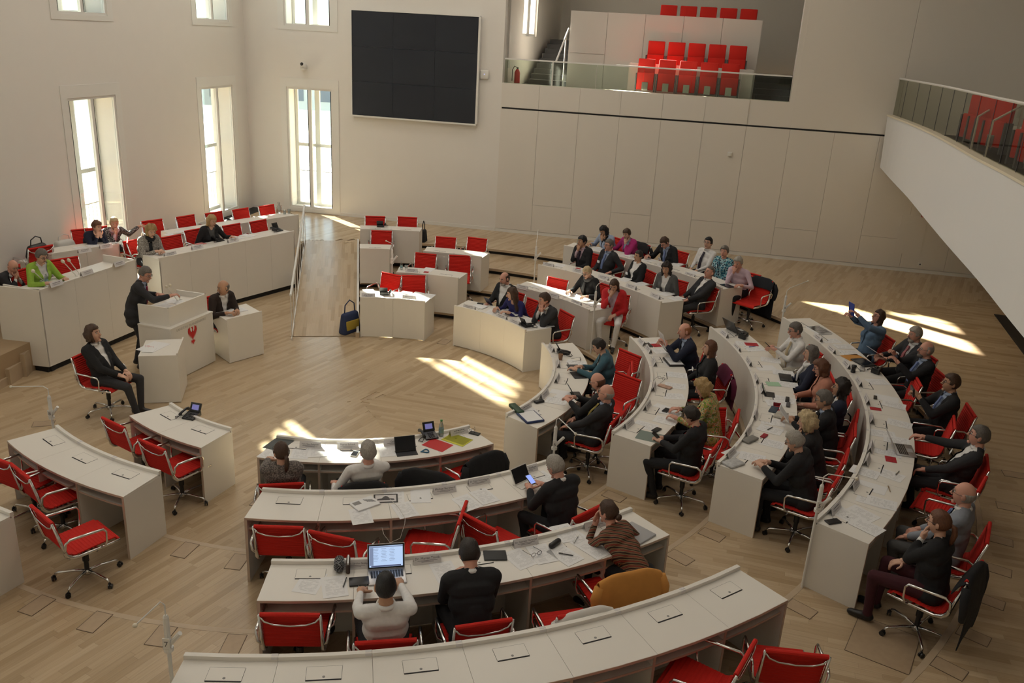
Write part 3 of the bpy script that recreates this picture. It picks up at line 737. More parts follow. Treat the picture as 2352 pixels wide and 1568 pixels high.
# ceiling lamps: long luminous fields
LAMPS = [a+' '+b for a in ('rear', 'middle', 'front', 'far end') for b in ('window side', 'centre', 'gallery side')]
for i, (x, y) in enumerate([(x, y) for y in (3.5, 9.5, 15.5, 20.0) for x in (-6, 0, 6)]):
    t = thing('ceiling_lamp', (x, y, CEILZ-.08), 0, 'square luminous ceiling field over the %s of the hall' % LAMPS[i], 'lamp', 'luminous fields in the hall ceiling')
    mb = MB(); mb.box((0, 0, .04), (2.5, 2.5, .08)); mb.build('housing', M_white, t)
    l = bpy.data.lights.new('lamp_light', 'AREA'); l.shape = 'SQUARE'; l.size = 2.3; l.energy = CEIL_E*(1.0 if x < 3 else .28)*(.8 if y < 5 else 1); l.color = (1, .94, .85)
    lo_ = bpy.data.objects.new('lamp_light', l); COL.objects.link(lo_); lo_.parent = t; lo_.location = (0, 0, -.02)


# ================================================================== DESKS
ORD = ['first', 'second', 'third', 'fourth', 'fifth', 'sixth', 'seventh', 'eighth', 'ninth', 'tenth', 'eleventh']
def cdesk(level, r, a0, a1, n, label, hatches=True, depth=.545, group=None):
    am = (a0+a1)/2; z0 = level*S; p = P(r+.3, am)
    t = thing('curved_desk', (p[0], p[1], z0), 0, label, 'desk', group)
    zt = z0+TOP; lo, hi = min(a0, a1), max(a0, a1)
    def dg(m): return math.degrees(m/r)
    for i in range(n):
        b0, b1 = lo+(hi-lo)*i/n, lo+(hi-lo)*(i+1)/n; e = dg(.0012)
        mb = MB(); mb.arc(r, r+.022, z0+.012, zt+.0, b0+e, b1-e); fixn(mb.build('front_panel', M_desk, t, o='p'))
        mb = MB(); mb.arc(r+.035, r+depth, zt-.024, zt, b0+e, b1-e); fixn(mb.build('desktop', M_desk, t, o='p'))
        mb = MB(); mb.arc(r-.004, r+.034, zt-.004, z0+LIP, b0+e*.6, b1-e*.6); fixn(mb.build('front_rail', M_desk, t, o='p'))
        mb = MB(); mb.arc(r+.16, r+depth-.035, z0+.595, z0+.612, b0+dg(.012), b1-dg(.012)); fixn(mb.build('shelf', M_desk, t, o='p'))
        mb = MB(); mb.arc(r+depth-.036, r+depth-.032, z0+.594, z0+.613, b0+dg(.012), b1-dg(.012)); mb.arc(r+depth, r+depth+.003, zt-.024, zt-.001, b0+e, b1-e); fixn(mb.build('edge_band', M_edge, t, o='p'))
        if hatches:
            bm = (b0+b1)/2; c = P(r+.17, bm); rz = rad(bm-90)
            mb = MB(); mb.box((c[0], c[1], zt+.0012), (.25, .135, .0022), rz, 0)
            h = fixn(mb.build('cable_hatch', M_desk, t, o='p'))
            mb = MB(); c2 = P(r+.17+.071, bm); mb.box((c2[0], c2[1], zt+.0013), (.25, .011, .0028), rz)
            for s_, w_, l_ in ((-.126, .0016, .135), (.126, .0016, .135)):
                c3 = np.array(c)+s_*np.array([math.cos(rz), math.sin(rz)]); mb.box((c3[0], c3[1], zt+.0012), (w_, l_, .0022), rz)
            mb.box((*P(r+.17-.068, bm), zt+.0012), (.25, .0018, .0022), rz)
            mb.build('slot', M_black, h); h.children[0].matrix_parent_inverse = Matrix.Translation(-Vector(t.location))
            mb = MB(); c4 = P(r+.17+.04, bm); mb.lathe([(.011, 0), (.011, .0012)], (c4[0], c4[1], zt+.0022), 10)
            q = mb.build('emblem_dot', M_grey, h); q.matrix_parent_inverse = Matrix.Translation(-Vector(t.location))
        if i:
            mb = MB(); mb.arc(r+.022, r+depth-.03, z0, zt-.025, b0-dg(.011), b0+dg(.011), 1); fixn(mb.build('divider', M_desk, t, o='p'))
            mb = MB(); mb.arc(r+depth-.03, r+depth-.026, z0+.0, zt-.026, b0-dg(.011), b0+dg(.011), 1); fixn(mb.build('divider_edge', M_edge, t, o='p'))
            mb = MB(); mb.arc(r-.005, r+.020, z0+LIP-.001, z0+LIP+.002, b0-dg(.05), b0-dg(.002), 1); mb.arc(r+.0335, r+.0355, z0+LIP-.022, z0+LIP+.002, b0-dg(.05), b0-dg(.002), 1); fixn(mb.build('name_plate_slot', M_card, t, o='p'))
    for b in (lo, hi):
        s_ = 1 if b == lo else -1; x0, x1 = sorted((b, b+s_*dg(.024)))
        mb = MB(); mb.arc(r+.0, r+depth+.0, z0, zt-.0245, x0, x1, 1); fixn(mb.build('end_panel', M_desk, t, o='p'))
        mb = MB(); mb.arc(r+depth, r+depth+.003, z0, zt-.025, x0, x1, 1); fixn(mb.build('edge_band', M_edge, t, o='p'))
    return t
DESKS = [
 (0, 2.965, -133.7, -110.9, 2, 'two-seat curved white desk with a telephone, beside the stenographer desk'),
 (1, 4.36, -132.6, -108.2, 3, 'empty three-seat curved white desk with red chairs at lower left'),
 (2, 5.76, -142.0, -113.2, 4, 'white desk cut by the left edge of the picture, behind the empty three-seat desk'),
 (3, 7.18, -132.0, -113.6, 4, 'white desk of which only a corner shows at the bottom left'),
 (0, 2.93, -99.15, -51.7, 4, 'curved white desk with the open red folder, before the man in a white shirt'),
 (1, 4.375, -92.65, -50.6, 5, 'curved white desk with a framed picture print, second row of the middle block'),
 (2, 5.81, -87.0, -51.6, 5, 'curved white desk with the lit laptop, third row of the middle block'),
 (3, 7.19, -89.4, -52.0, 7, 'long empty curved white desk along the bottom edge'),
 (0, 2.955, 19.0, -39.6, 5, 'innermost curved white desk of the right block, before the woman in a teal cardigan'),
 (1, 4.40, 15.4, -34.7, 6, 'second curved white desk of the right block, before the woman in a flowered blouse'),
 (2, 5.84, 15.4, -36.0, 8, 'third curved white desk of the right block, with the white-shirted man at its far end'),
 (3, 7.21, 15.5, -41.6, 11, 'outermost curved white desk of the right block, with the grey laptop'),
 (0, 2.96, 65.8, 31.8, 3, 'curved white desk before the woman in a navy top, nearest the open floor'),
 (1, 4.44, 59.4, 34.5, 3, 'curved white desk before the woman in a red jacket'),
 (2, 5.76, 61.4, 29.9, 5, 'curved white desk before the woman in black jacket and white tee'),
 (3, 7.22, 62.5, 30.0, 7, 'farthest curved white desk, before the man in a pink shirt'),
 (0, 2.93, 100.7, 77.0, 2, 'two-seat white desk with telephone at the foot of the ramp'),
 (1, 4.30, 91.2, 74.2, 2, 'two-seat white desk with a bottle, second row beside the ramp'),
 (2, 5.66, 87.1, 74.0, 2, 'empty two-seat white desk, third row beside the ramp'),
 (2, 5.66, 100.7, 94.3, 1, 'single-seat white desk beside the ramp and the stand microphone'),
 (3, 6.98, 100.6, 89.6, 2, 'white desk with a telephone at the head of the ramp'),
]
for d in DESKS: cdesk(*d)

# straight raised benches
def bench(A_, B_, depth, zb, zt, lip, n, label, left_end=True, right_end=True, privacy=0, name='bench_desk'):
    A_, B_ = np.array(A_), np.array(B_); v = B_-A_; L_ = np.linalg.norm(v); v = v/L_; nb = np.array([-v[1], v[0]])
    if nb @ (A_-C) < 0: nb = -nb           # towards the sitters
    t = thing(name, (*((A_+B_)/2+nb*.3), zb), 0, label, 'desk')
    def q(mb, s0, s1, d0, d1, z0, z1): mb.prism([tuple(A_+v*s0+nb*d0), tuple(A_+v*s1+nb*d0), tuple(A_+v*s1+nb*d1), tuple(A_+v*s0+nb*d1)], z0, z1)
    for i in range(n):
        s0, s1 = L_*i/n+.0015, L_*(i+1)/n-.0015
        mb = MB(); q(mb, s0, s1, 0, .025, zb, zt+privacy-.001); fixn(mb.build('front_panel', M_desk, t, o='p'))
        mb = MB(); q(mb, s0, s1, .03, depth, zt-.03, zt); fixn(mb.build('desktop', M_desk, t, o='p'))
    mb = MB(); q(mb, 0, L_, -.003, .032, zt+privacy, zt+privacy+lip); fixn(mb.build('front_rail', M_desk, t, o='p'))
    for on, s0, s1 in ((left_end, -.001, .024), (right_end, L_-.024, L_+.001)):
        if on:
            mb = MB(); q(mb, s0, s1, 0, depth, zb, zt+privacy+(lip if privacy else -.03)); fixn(mb.build('end_panel', M_desk, t, o='p'))
    return t
bench(W(89, 667, 1.37), W(312.5, 596, 1.37), .70, .095, 1.25, .025, 3, 'raised white presidium bench with three microphones, behind the standing speaker', privacy=.10)
# the presidium's long closed end towards the window wall
a_ = W(89, 667, 1.37); b_ = W(-60, 652, 1.37); v_ = (b_-a_)/np.linalg.norm(b_-a_); nn2 = np.array([v_[1], -v_[0]]); nn2 = nn2 if nn2[1] > 0 else -nn2
pb = next(o for o in COL.objects if str(o.get('label', '')).startswith('raised white presidium'))
mb = MB(); mb.prism([tuple(a_), tuple(a_+v_*.75), tuple(a_+v_*.75+nn2*.03), tuple(a_+nn2*.03)], .095, 1.375); fixn(mb.build('end_panel', M_desk, pb, o='p'))
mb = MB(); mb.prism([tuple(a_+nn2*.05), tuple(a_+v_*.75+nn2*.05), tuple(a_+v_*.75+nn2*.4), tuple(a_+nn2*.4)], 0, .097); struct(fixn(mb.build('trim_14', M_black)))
g2 = (W(365, 594.5, 1.26), W(676, 531.5, 1.26))
bench(g2[0], g2[1], .50, .095, 1.245, .03, 5, 'long raised white bench with two black telephones, before the woman in a grey poncho')
bench(W(400, 538, 1.26), W(686, 494, 1.26), .50, Z4, 1.245, .03, 5, 'rearmost long white bench below the windows, with a water carafe')
bench(W(118, 584, 1.26), W(274, 561, 1.26), .52, Z4, 1.245, .03, 2, 'short white bench before the two women by the tall window')
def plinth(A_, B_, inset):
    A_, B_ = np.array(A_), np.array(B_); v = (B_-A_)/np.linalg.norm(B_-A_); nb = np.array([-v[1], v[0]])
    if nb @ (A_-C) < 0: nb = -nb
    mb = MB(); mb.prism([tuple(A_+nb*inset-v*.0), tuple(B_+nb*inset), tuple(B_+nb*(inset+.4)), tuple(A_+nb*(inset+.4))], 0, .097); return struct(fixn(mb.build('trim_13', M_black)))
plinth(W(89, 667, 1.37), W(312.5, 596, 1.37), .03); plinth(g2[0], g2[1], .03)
# side table with bag, behind the presidium
p = W(75, 590, 1.1)
t = thing('side_table', (p[0]+.28, p[1]+.2, Z4), rad(79), 'low white side table carrying the black handbag at the window wall', 'table')
mb = MB(); mb.box((0, 0, .60), (1.3, .42, .03)); mb.build('table_top', M_desk, t)
for sx in (-.6, .6):
    mb = MB(); mb.box((sx, 0, .30), (.03, .40, .59)); mb.build('side_panel', M_desk, t)
TBL = t

# ---- rostrum with its two side desks
BT = .886
b_fl, b_fr, b_bl = np.array([-5.33, 12.50]), np.array([-5.01, 13.47]), np.array([-5.91, 12.67])
b_br = b_bl+(b_fr-b_fl)
t = thing('speaker_rostrum', (-5.5, 13.0, 0), 0, 'white speaker rostrum with the red eagle emblem and raised reading box', 'rostrum')
mb = MB(); mb.prism([tuple(b_fl), tuple(b_fr), tuple(b_br), tuple(b_bl)], .01, BT-.025); fixn(mb.build('base', M_desk, t, o='p'))
mb = MB(); mb.prism([tuple(b_fl*1.0+(b_fl-b_br)*.008), tuple(b_fr+(b_fr-b_bl)*.008), tuple(b_br), tuple(b_bl+(b_bl-b_fr)*.004)], BT-.022, BT); fixn(mb.build('base_top', M_desk, t, o='p'))
RT = 1.19
k = [W(386, 708, RT), W(474, 674, RT), W(406.6, 663, RT), W(315.7, 697.7, RT)]
k[2] = k[3]+(k[1]-k[0])
def wallseg(mb, a, b, th, z0, z1, inn):
    v = (b-a)/np.linalg.norm(b-a); n_ = np.array([-v[1], v[0]])
    if n_ @ (inn-a) < 0: n_ = -n_
    mb.prism([tuple(a), tuple(b), tuple(b+n_*th), tuple(a+n_*th)], z0, z1)
cm = sum(k)/4; mb = MB()
wallseg(mb, k[0], k[1], .03, BT, RT, cm); fixn(mb.build('box_front', M_desk, t, o='p'))
mb = MB(); wallseg(mb, k[3], k[0], .03, BT, RT, cm); fixn(mb.build('box_side', M_desk, t, o='p'))
mb = MB(); wallseg(mb, k[1], k[2], .03, BT, RT, cm); fixn(mb.build('box_side', M_desk, t, o='p'))
mb = MB(); mb.prism([tuple(x+(cm-x)*.06) for x in k], RT-.11, RT-.09); fixn(mb.build('reading_top', M_desk, t, o='p'))
# eagle emblem and lettering on the front face
fv = (b_fr-b_fl); FLN = np.linalg.norm(fv); fv = fv/FLN; fn = np.array([fv[1], -fv[0]])
if fn @ (b_fl-b_bl) < 0: fn = -fn
EM = Matrix(((fv[0], 0, fn[0], 0), (fv[1], 0, fn[1], 0), (0, 1, 0, 0), (0, 0, 0, 1)))
def on_face(s, z, off=.002): return Vector((b_fl[0]+fv[0]*s+fn[0]*off, b_fl[1]+fv[1]*s+fn[1]*off, z))
wing = [(.02, .30), (.05, .22), (.10, .24), (.14, .34), (.15, .50), (.22, .42), (.26, .46), (.30, .30), (.29, .12), (.27, .26), (.25, .04), (.23, .22), (.20, -.02), (.18, .16), (.15, -.08), (.135, .10), (.10, -.10), (.09, .02), (.06, -.12), (.05, .0), (.02, -.10)]
body = [(-.02, .30), (-.03, .40), (-.10, .42), (-.03, .46), (.02, .46), (.05, .40), (.03, .30), (.05, .20), (.05, -.05), (.02, -.16), (.06, -.20), (.16, -.16), (.10, -.22), (.18, -.26), (.08, -.26), (.12, -.36), (.04, -.28), (.03, -.42), (0, -.34), (-.03, -.42), (-.04, -.28), (-.12, -.36), (-.08, -.26), (-.18, -.26), (-.10, -.22), (-.16, -.16), (-.06, -.20), (-.02, -.16), (-.05, -.05), (-.05, .20)]
mb = MB()
def epoly(pts, mir=1):
    sc = .36; vs = [on_face(.50+mir*x*sc, .615+y*sc*.98, .003) for x, y in pts]
    mb.add(vs, [tuple(range(len(vs)))])
epoly(wing); epoly(wing, -1); epoly(body)
o = mb.build('eagle_emblem', mat('emblem_red', (.60, .02, .02), .5), t, o='p')
bm = bmesh.new(); bm.from_mesh(o.data); bmesh.ops.triangulate(bm, faces=bm.faces); bm.to_mesh(o.data); bm.free()
me = text_mesh('LANDTAG BRANDENBURG', .058); me.materials.clear(); me.materials.append(mat('silver_lettering', (.56, .53, .48), .4))
o = addobj('lettering', me, t); o.matrix_basis = Matrix.Translation(on_face(.49, .80, .003)) @ EM; o.matrix_parent_inverse = Matrix.Translation(-Vector(t.location))
def goose(name, base, lean, L_, lab, group=None, ball=.024):
    t = thing(name, base, 0, lab, 'microphone', group); b = Vector(base); e = b+Vector((lean[0], lean[1], 0))*L_+Vector((0, 0, math.sqrt(max(.01, L_*L_-(lean[0]**2+lean[1]**2)*L_*L_))))
    mb = MB(); mb.tube([b, b+(e-b)*.5, e], .007, 6); mb.lathe([(.025, 0), (.025, .01)], b, 10); mb.build('stem', M_whitep, t, o='p')
    d = (e-b).normalized(); mb = MB(); mb.ball(e+d*.03, (ball, ball, ball*1.4), R=d.to_track_quat('Z', 'Y').to_matrix()); mb.build('windscreen', mat('foam_cream', (.80, .74, .60), .9), t, smooth=True, o='p')
    return t
# rostrum microphones
for (bx, tx, lab) in (((408, 690), (384, 660), 'left gooseneck microphone of the pair on the speaker rostrum'), ((415, 688), (392, 657), 'right gooseneck microphone of the pair on the speaker rostrum')):
    zb = RT-.09; b = W(*bx, zb); e = W(*tx, zb+.33); L_ = math.sqrt(.33**2+np.sum((e-b)**2)); goose('gooseneck_microphone', (b[0], b[1], zb), (e-b)/L_, L_, lab)
def sdesk(name, quad, zt, lab, th=.02):
    quad = [np.array(q_) for q_ in quad]; c = sum(quad)/4
    t = thing(name, (c[0], c[1], 0), 0, lab, 'desk')
    for i in range(3):
        a, b = quad[i], quad[i+1]; mb = MB(); wallseg(mb, a, b, th, .01, zt-.03, c); fixn(mb.build('side_panel', M_desk, t, o='p'))
    mb = MB(); mb.prism([tuple(q_) for q_ in quad], zt-.03, zt); fixn(mb.build('desktop', M_desk, t, o='p'))
    mb = MB(); wallseg(mb, quad[1], quad[2], .02, zt, zt+.03, c); fixn(mb.build('front_rail', M_desk, t, o='p'))
    return t
ZQ = .76
q = [W(*p_, ZQ) for p_ in ((317, 818), (408, 815.6), (422.5, 778), (335, 781))]; sdesk('stenographer_desk', q, ZQ, 'small white desk left of the rostrum, before the long-haired seated man')
q = [W(*p_, ZQ) for p_ in ((488, 716), (522, 737), (602, 718), (565, 697))]; sdesk('stenographer_desk', q, ZQ, 'small white desk right of the rostrum, before the man in a brown jacket')

# ramp handrail with balusters
t = thing('ramp_railing', (*RAMP['a'], 0), 0, 'white metal railing with flat balusters along the left side of the ramp', 'railing')
pa, pd = RAMP['a'], RAMP['d']; nbal = 9
mb = MB(); mb.tube([(*pa, .86), (*pd, Z4+.86)], .022, 8); mb.build('handrail', M_white, t, o='p')
dr_ = (pd-pa)/np.linalg.norm(pd-pa); rz = math.atan2(dr_[1], dr_[0])
for i in range(nbal):
    f = i/(nbal-1); p = pa+(pd-pa)*f; z = Z4*f; mb = MB(); mb.box((p[0], p[1], z+.43), (.045, .012, .86), rz); mb.build('baluster', M_white, t, o='p')
mb = MB(); mb.prism([tuple(pa), tuple(pd), tuple(pd+nr*.02), tuple(pa+nr*.02)], 0, [.03, Z4+.03, Z4+.03, .03]); fixn(mb.build('bottom_rail', M_white, t, o='p'))

# stand microphones with number plates
def stand(level, top, h, arm, az_pt, num, lab, arm_up=.12):
    z0 = level*S; p = W(*top, z0+h); t = thing('stand_microphone', (p[0], p[1], z0), 0, lab, 'microphone')
    X, Y = p
    e = W(*az_pt, z0+h+arm_up+arm); d = e-p
    mb = MB(); mb.lathe([(.014, 0), (.014, h-.3), (.021, h-.3), (.021, h-.02), (.012, h)], (X, Y, z0), 10); mb.build('pole', M_white, t, o='p')
    mb = MB(); mb.tube([(X, Y, z0+h), (X, Y, z0+h+arm_up*.7), (X+d[0]*.12, Y+d[1]*.12, z0+h+arm_up), (X+d[0], Y+d[1], z0+h+arm_up+arm)], .006, 6); mb.build('gooseneck', M_white, t, o='p')
    mb = MB(); mb.ball((X+d[0], Y+d[1], z0+h+arm_up+arm), .017); mb.build('capsule', mat('foam_cream', (.80, .74, .60), .9), t, smooth=True, o='p')
    mb = MB(); mb.tube([(X, Y, z0+h-.26), (X+.10, Y-.02, z0+h-.13)], .017, 8); mb.lathe([(.034, 0), (.034, .03)], (X, Y, z0+h-.3), 10); mb.box((X+.0, Y-.03, z0+h-.22), (.05, .008, .09)); mb.build('clamp', M_white, t, o='p')
    me = text_mesh(num, .06); me.materials.clear(); me.materials.append(M_dgrey); o = addobj('number', me, t, loc=(0, -.036, h-.24), rot=(PI/2, 0, 0))
    return t
stand(1, (901, 572), 1.18, .05, (887, 553), '1', 'white stand microphone number one beside the single desk at the ramp')
stand(2, (1232, 565), 1.18, .13, (1236, 529), '2', 'slender white stand microphone with upright neck near the middle of the steps', .12)
stand(1, (1369, 668), 1.18, .06, (1410, 633), '3', 'white stand microphone clamped beside the desk of the woman in a red jacket')
stand(3, (1806, 678), 1.10, .05, (1856, 645), '4', 'white stand microphone at the far end of the outermost right desk')
stand(3, (1889, 1112), 1.18, .0, (1968, 1099), '5', 'white stand microphone clamped to the near end of the outermost right desk')
stand(1, (1277, 978), 1.14, -.04, (1322, 996), '6', 'white stand microphone between the innermost right desk and the grey-haired man')
stand(0, (112, 908), 1.18, .0, (25, 888), '8', 'white stand microphone on the open floor behind the empty three-seat desk')
stand(3, (380, 1412), 1.18, -.12, (310, 1436), '7', 'white stand microphone beside the long empty desk at the bottom')
# floor hatches in the parquet, cut flush into each tier
def fhatch(px, py, level, a, w_=.17, l_=.27, lab=''):
    z = level*S; p = W(px, py, z); rz = rad(ang(p)+a)
    fl = FL[level]
    mb = MB(); mb.box((0, 0, 0), (l_, w_, .005)); o = mb.build('floor_hatch', M_hatchw, fl); o.location = (p[0], p[1], z+.001); o.rotation_euler = (0, 0, rz)
    mb = MB()
    for x, y, a_, b_ in ((0, w_/2, l_, .006), (0, -w_/2, l_, .006), (l_/2, 0, .006, w_), (-l_/2, 0, .006, w_)): mb.box((x, y, 0), (a_, b_, .006))
    q_ = mb.build('hatch_edge', mat('hatch_edge_dark', (.16, .11, .07), .6), o)
for h in ((1635, 1228, 2, 0), (1562, 1280, 2, 0), (1840, 1398, 3, 0), (2295, 1240, 4, 0), (2290, 1308, 4, 0), (2272, 1380, 4, 0), (2236, 1460, 4, 0), (2180, 1535, 4, 0),
          (85, 1390, 2, 0), (218, 1428, 2, 0), (370, 1460, 2, 0), (535, 1480, 2, 0), (425, 1263, 1, 0), (545, 1290, 1, 0), (1410, 1140, 1, 0), (1020, 785, 0, 0), (600, 1150, 0, 0), (100, 973, 0, 0), (2330, 1090, 4, 0), (2318, 1165, 4, 0)):
    fhatch(*h)
fhatch(2028, 1478, 3, 12, .62, .55)

# ================================================================== CHAIRS
def sling_profile():
    pts = []
    def rib(a, b, n):
        a = Vector(a); b = Vector(b); d = b-a; nn = Vector((0, -d.z, d.y)).normalized()
        for i in range(n):
            for f, h in ((0.0, 0), (.25, .0035), (.75, .0035)): pts.append(a+d*((i+f)/n)+nn*h)
    return pts, rib
def make_chair():
    t = thing('swivel_chair', (0, 0, 0))
    def sling(path, n, name, w_, th):
        pts, rib = sling_profile()
        for a, b, k_ in path: rib(a, b, k_)
        pts.append(Vector(path[-1][1]))
        mb = MB(); k_ = len(pts); vs = []
        for p in pts: vs += [(-w_, p.y, p.z), (w_, p.y, p.z)]
        # thickness
        for i, p in enumerate(pts):
            q = pts[min(i+1, k_-1)]-pts[max(i-1, 0)]; nn = Vector((0, -q.z, q.y)).normalized()
            vs += [(-w_, p.y-nn.y*th, p.z-nn.z*th), (w_, p.y-nn.y*th, p.z-nn.z*th)]
        o_ = 2*k_; fs = []
        for i in range(k_-1):
            a = 2*i; fs += [(a, a+1, a+3, a+2), (o_+a+2, o_+a+3, o_+a+1, o_+a), (a, a+2, o_+a+2, o_+a), (a+1, o_+a+1, o_+a+3, a+3)]
        mb.add(vs, fs)
        return fixn(mb.build(name, M_red, t))
    s_ = sling([((0, .23, .435), (0, .20, .465), 1), ((0, .20, .465), (0, -.17, .445), 12), ((0, -.17, .445), (0, -.235, .485), 2)], 12, 'seat', .215, .012)
    mb = MB(); mb.tube([(-.222, .235, .435), (.222, .235, .435)], .016, 8); mb.build('front_roll', M_red, s_)
    b_ = sling([((0, -.235, .485), (0, -.252, .53), 2), ((0, -.252, .53), (0, -.315, .835), 11)], 12, 'backrest', .215, .012)
    mb = MB(); mb.tube([(-.222, -.325, .845), (.222, -.325, .845)], .018, 8); mb.build('top_roll', M_red, b_)
    for sx in (-1, 1):
        x = sx*.228; mb = MB()
        mb.tube([(x, .245, .435), (x, .10, .428), (x, -.15, .425), (x, -.215, .445), (x, -.252, .49), (x, -.262, .54), (x, -.335, .85)], [.011, .013, .015, .019, .019, .015, .010], 8, flat=1.1); mb.build('side_frame', M_chrome, t, smooth=True)
        xa = sx*.275; mb = MB()
        mb.tube([(x, .06, .43), (xa-.015*sx, .085, .44), (xa, .10, .50), (xa, .105, .60), (xa, .08, .635), (xa, -.05, .645), (xa, -.22, .655), (xa, -.262, .63), (xa-.01*sx, -.268, .56), (x, -.262, .52)], [.010, .010, .010, .010, .012, .013, .013, .012, .012, .011], 8)
        mb.build('armrest', M_chrome, t, smooth=True)
    mb = MB(); mb.tube([(-.222, -.33, .83), (-.19, -.335, .79), (-.12, -.335, .762), (0, -.332, .75), (.12, -.335, .762), (.19, -.335, .79), (.222, -.33, .83)], .0085, 7); mb.build('back_brace', M_chrome, t, smooth=True)
    mb = MB(); mb.tube([(-.22, .05, .42), (-.08, .02, .385), (0, .0, .375), (.08, .02, .385), (.22, .05, .42)], .012, 6); mb.tube([(-.22, -.12, .42), (0, -.03, .38), (.22, -.12, .42)], .012, 6); mb.build('seat_brace', M_chrome, t, smooth=True)
    mb = MB(); mb.lathe([(.016, .375), (.016, .30), (.03, .30), (.03, .21), (.022, .21), (.022, .10), (.028, .09), (.028, .055), (.012, .05)]); mb.tube([(.03, .0, .36), (.17, .05, .37)], .008, 6); mb.build('stem', [M_blackp], t, smooth=False)
    mb = MB(); mb.lathe([(.021, .215), (.021, .11), (.034, .10), (.034, .06)]); mb.build('column', M_chrome, t, smooth=True)
    L0 = C0 = None
    for k_ in range(5):
        a = 2*PI*k_/5+.3
        if L0 is None:
            mb = MB(); mb.tube([(.02, 0, .095), (.12, 0, .100), (.26, 0, .088), (.285, 0, .075), (.29, 0, .05)], [.016, .014, .012, .012, .010], 7); o = L0 = mb.build('leg', M_chrome, t, smooth=True)
            mb = MB(); mb.tube([(-.018, 0, 0), (-.006, 0, 0)], .024, 10); mb.tube([(.006, 0, 0), (.018, 0, 0)], .024, 10); mb.tube([(0, 0, .0), (0, 0, .035)], .008, 6); C0 = mb.build('caster', M_blackp, o); C0.location = (.305, 0, .025); C0.rotation_euler = (0, 0, .6)
        else:
            o = copy_tree(L0, t)
        o.rotation_euler = (0, 0, a)
    return t
CH0 = make_chair(); chairs_used = [0]
rc = random.Random(11)
def chair_at(x, y, z, az, label, group=None, s=HS):
    t = CH0 if chairs_used[0] == 0 else copy_tree(CH0)
    chairs_used[0] += 1
    t.location = (x, y, z); t.rotation_euler = (0, 0, rad(az-90)); t.scale = (s, s, s)
    da = rc.uniform(0, 1.25)
    for ch in t.children:
        if ch.name.startswith('leg'): ch.rotation_euler = (0, 0, ch.rotation_euler[2]+da)
    tag(t, label, 'chair', group); return t
def chair_px(px, py, level, delta, label, group=None, absaz=None):
    z = level*S; hb = .86*HS; p = W(px, py, z+hb)
    az = ang(p)+180 if absaz is None else absaz
    az += delta
    c = p+np.array([math.cos(rad(az)), math.sin(rad(az))])*.325*HS
    return chair_at(c[0], c[1], z, az, label, group)
EMPTY = [  # backrest top in the picture, tier, twist
 (260, 968.5, 0, 5, 'empty red swivel chair, left one behind the two-seat desk with the telephone'),
 (349, 1019, 0, -5, 'empty red swivel chair, right one behind the two-seat desk with the telephone'),
 (-10, 1050, 1, 10, 'red swivel chair cut off by the left edge, at the empty three-seat desk'),
 (46, 1079, 1, -8, 'empty red swivel chair tucked under the middle of the three-seat desk at left'),
 (95, 1178.6, 1, -18, 'empty red swivel chair standing free behind the three-seat desk at lower left'),
 (640, 1207, 1, 0, 'empty red swivel chair at the left end of the second middle desk'),
 (761, 1227, 1, -22, 'empty red swivel chair turned slightly right, second at the second middle desk'),
 (1062, 1175, 1, 62, 'empty red swivel chair turned to the left, seen in profile behind the dark-suited man'),
 (1100, 1195, 1, -62, 'empty red swivel chair turned to the right, back to back with another, second middle row'),
 (665.6, 1408, 2, -2, 'empty red swivel chair at the left end of the desk with the lit laptop'),
 (1343, 1405.6, 2, -8, 'red swivel chair carrying a crumpled white garment'),
 (1448, 1318, 2, -8, 'red swivel chair hidden under a camel coat'),
 (1112.5, 1046, 0, 10, 'red swivel chair with a black jacket over its back at the first middle desk'),
 (985, 1085, 0, -35, 'red swivel chair with a dark coat, beside the man in a white shirt'),
 (1714, 1505.5, 3, 28, 'empty red swivel chair turned to the left at the bottom right desk'),
 (1831.8, 1497, 3, -38, 'empty red swivel chair seen from behind at the bottom right corner of the long desk'),
 (1575, 1630, 3, 20, 'red swivel chair of which the seat tip and an armrest show at the bottom edge'),
 (1448, 808.6, 0, 35, 'empty red swivel chair in profile behind the woman in a teal cardigan'),
 (1443, 862, 0, 55, 'empty red swivel chair facing the camera behind the two bald men'),
 (1630, 936, 1, 120, 'large empty red swivel chair turned away to the right, behind the short-haired woman with glasses'),
 (2110, 872, 3, -5, 'empty red swivel chair between the two bearded men and the filming man'),
 (2193, 968, 3, -6, 'empty red swivel chair above the grey-haired man reclining in a white shirt'),
 (2257, 1110, 3, -8, 'empty red swivel chair behind the bald man in a grey jacket'),
 (1282, 639, 1, 5, 'empty red swivel chair left of the woman in a grey scarf'),
 (1470, 559, 3, -5, 'red swivel chair with a black jacket, right of the woman in magenta'),
 (1752, 640, 3, 15, 'red swivel chair with a long black coat at the end of the farthest desk'),
 (862, 496, 3, 0, 'left empty red chair at the head of the ramp'),
 (936, 498, 3, 0, 'right empty red chair at the head of the ramp, with a black bag behind it'),
 (876.5, 529.4, 2, 0, 'empty red chair at the single-seat desk beside the ramp'),
 (1024.5, 544, 2, 0, 'left empty red chair at the two-seat desk of the third row beside the ramp'),
 (1097, 546, 2, -4, 'right empty red chair at the two-seat desk of the third row beside the ramp'),
 (978.5, 581.5, 1, -6, 'left empty red chair behind the white desk with the bottle'),
 (1057, 586, 1, 14, 'right empty red chair behind the white desk with the bottle'),
 (899.5, 628, 0, -28, 'sunlit empty red chair turned right, at the foot of the ramp'),
 (950.5, 632, 0, 12, 'empty red chair right of the sunlit one at the foot of the ramp'),
]
for x, y, l_, d, lab in EMPTY: chair_px(x, y, l_, d, lab)
GAZ = -32
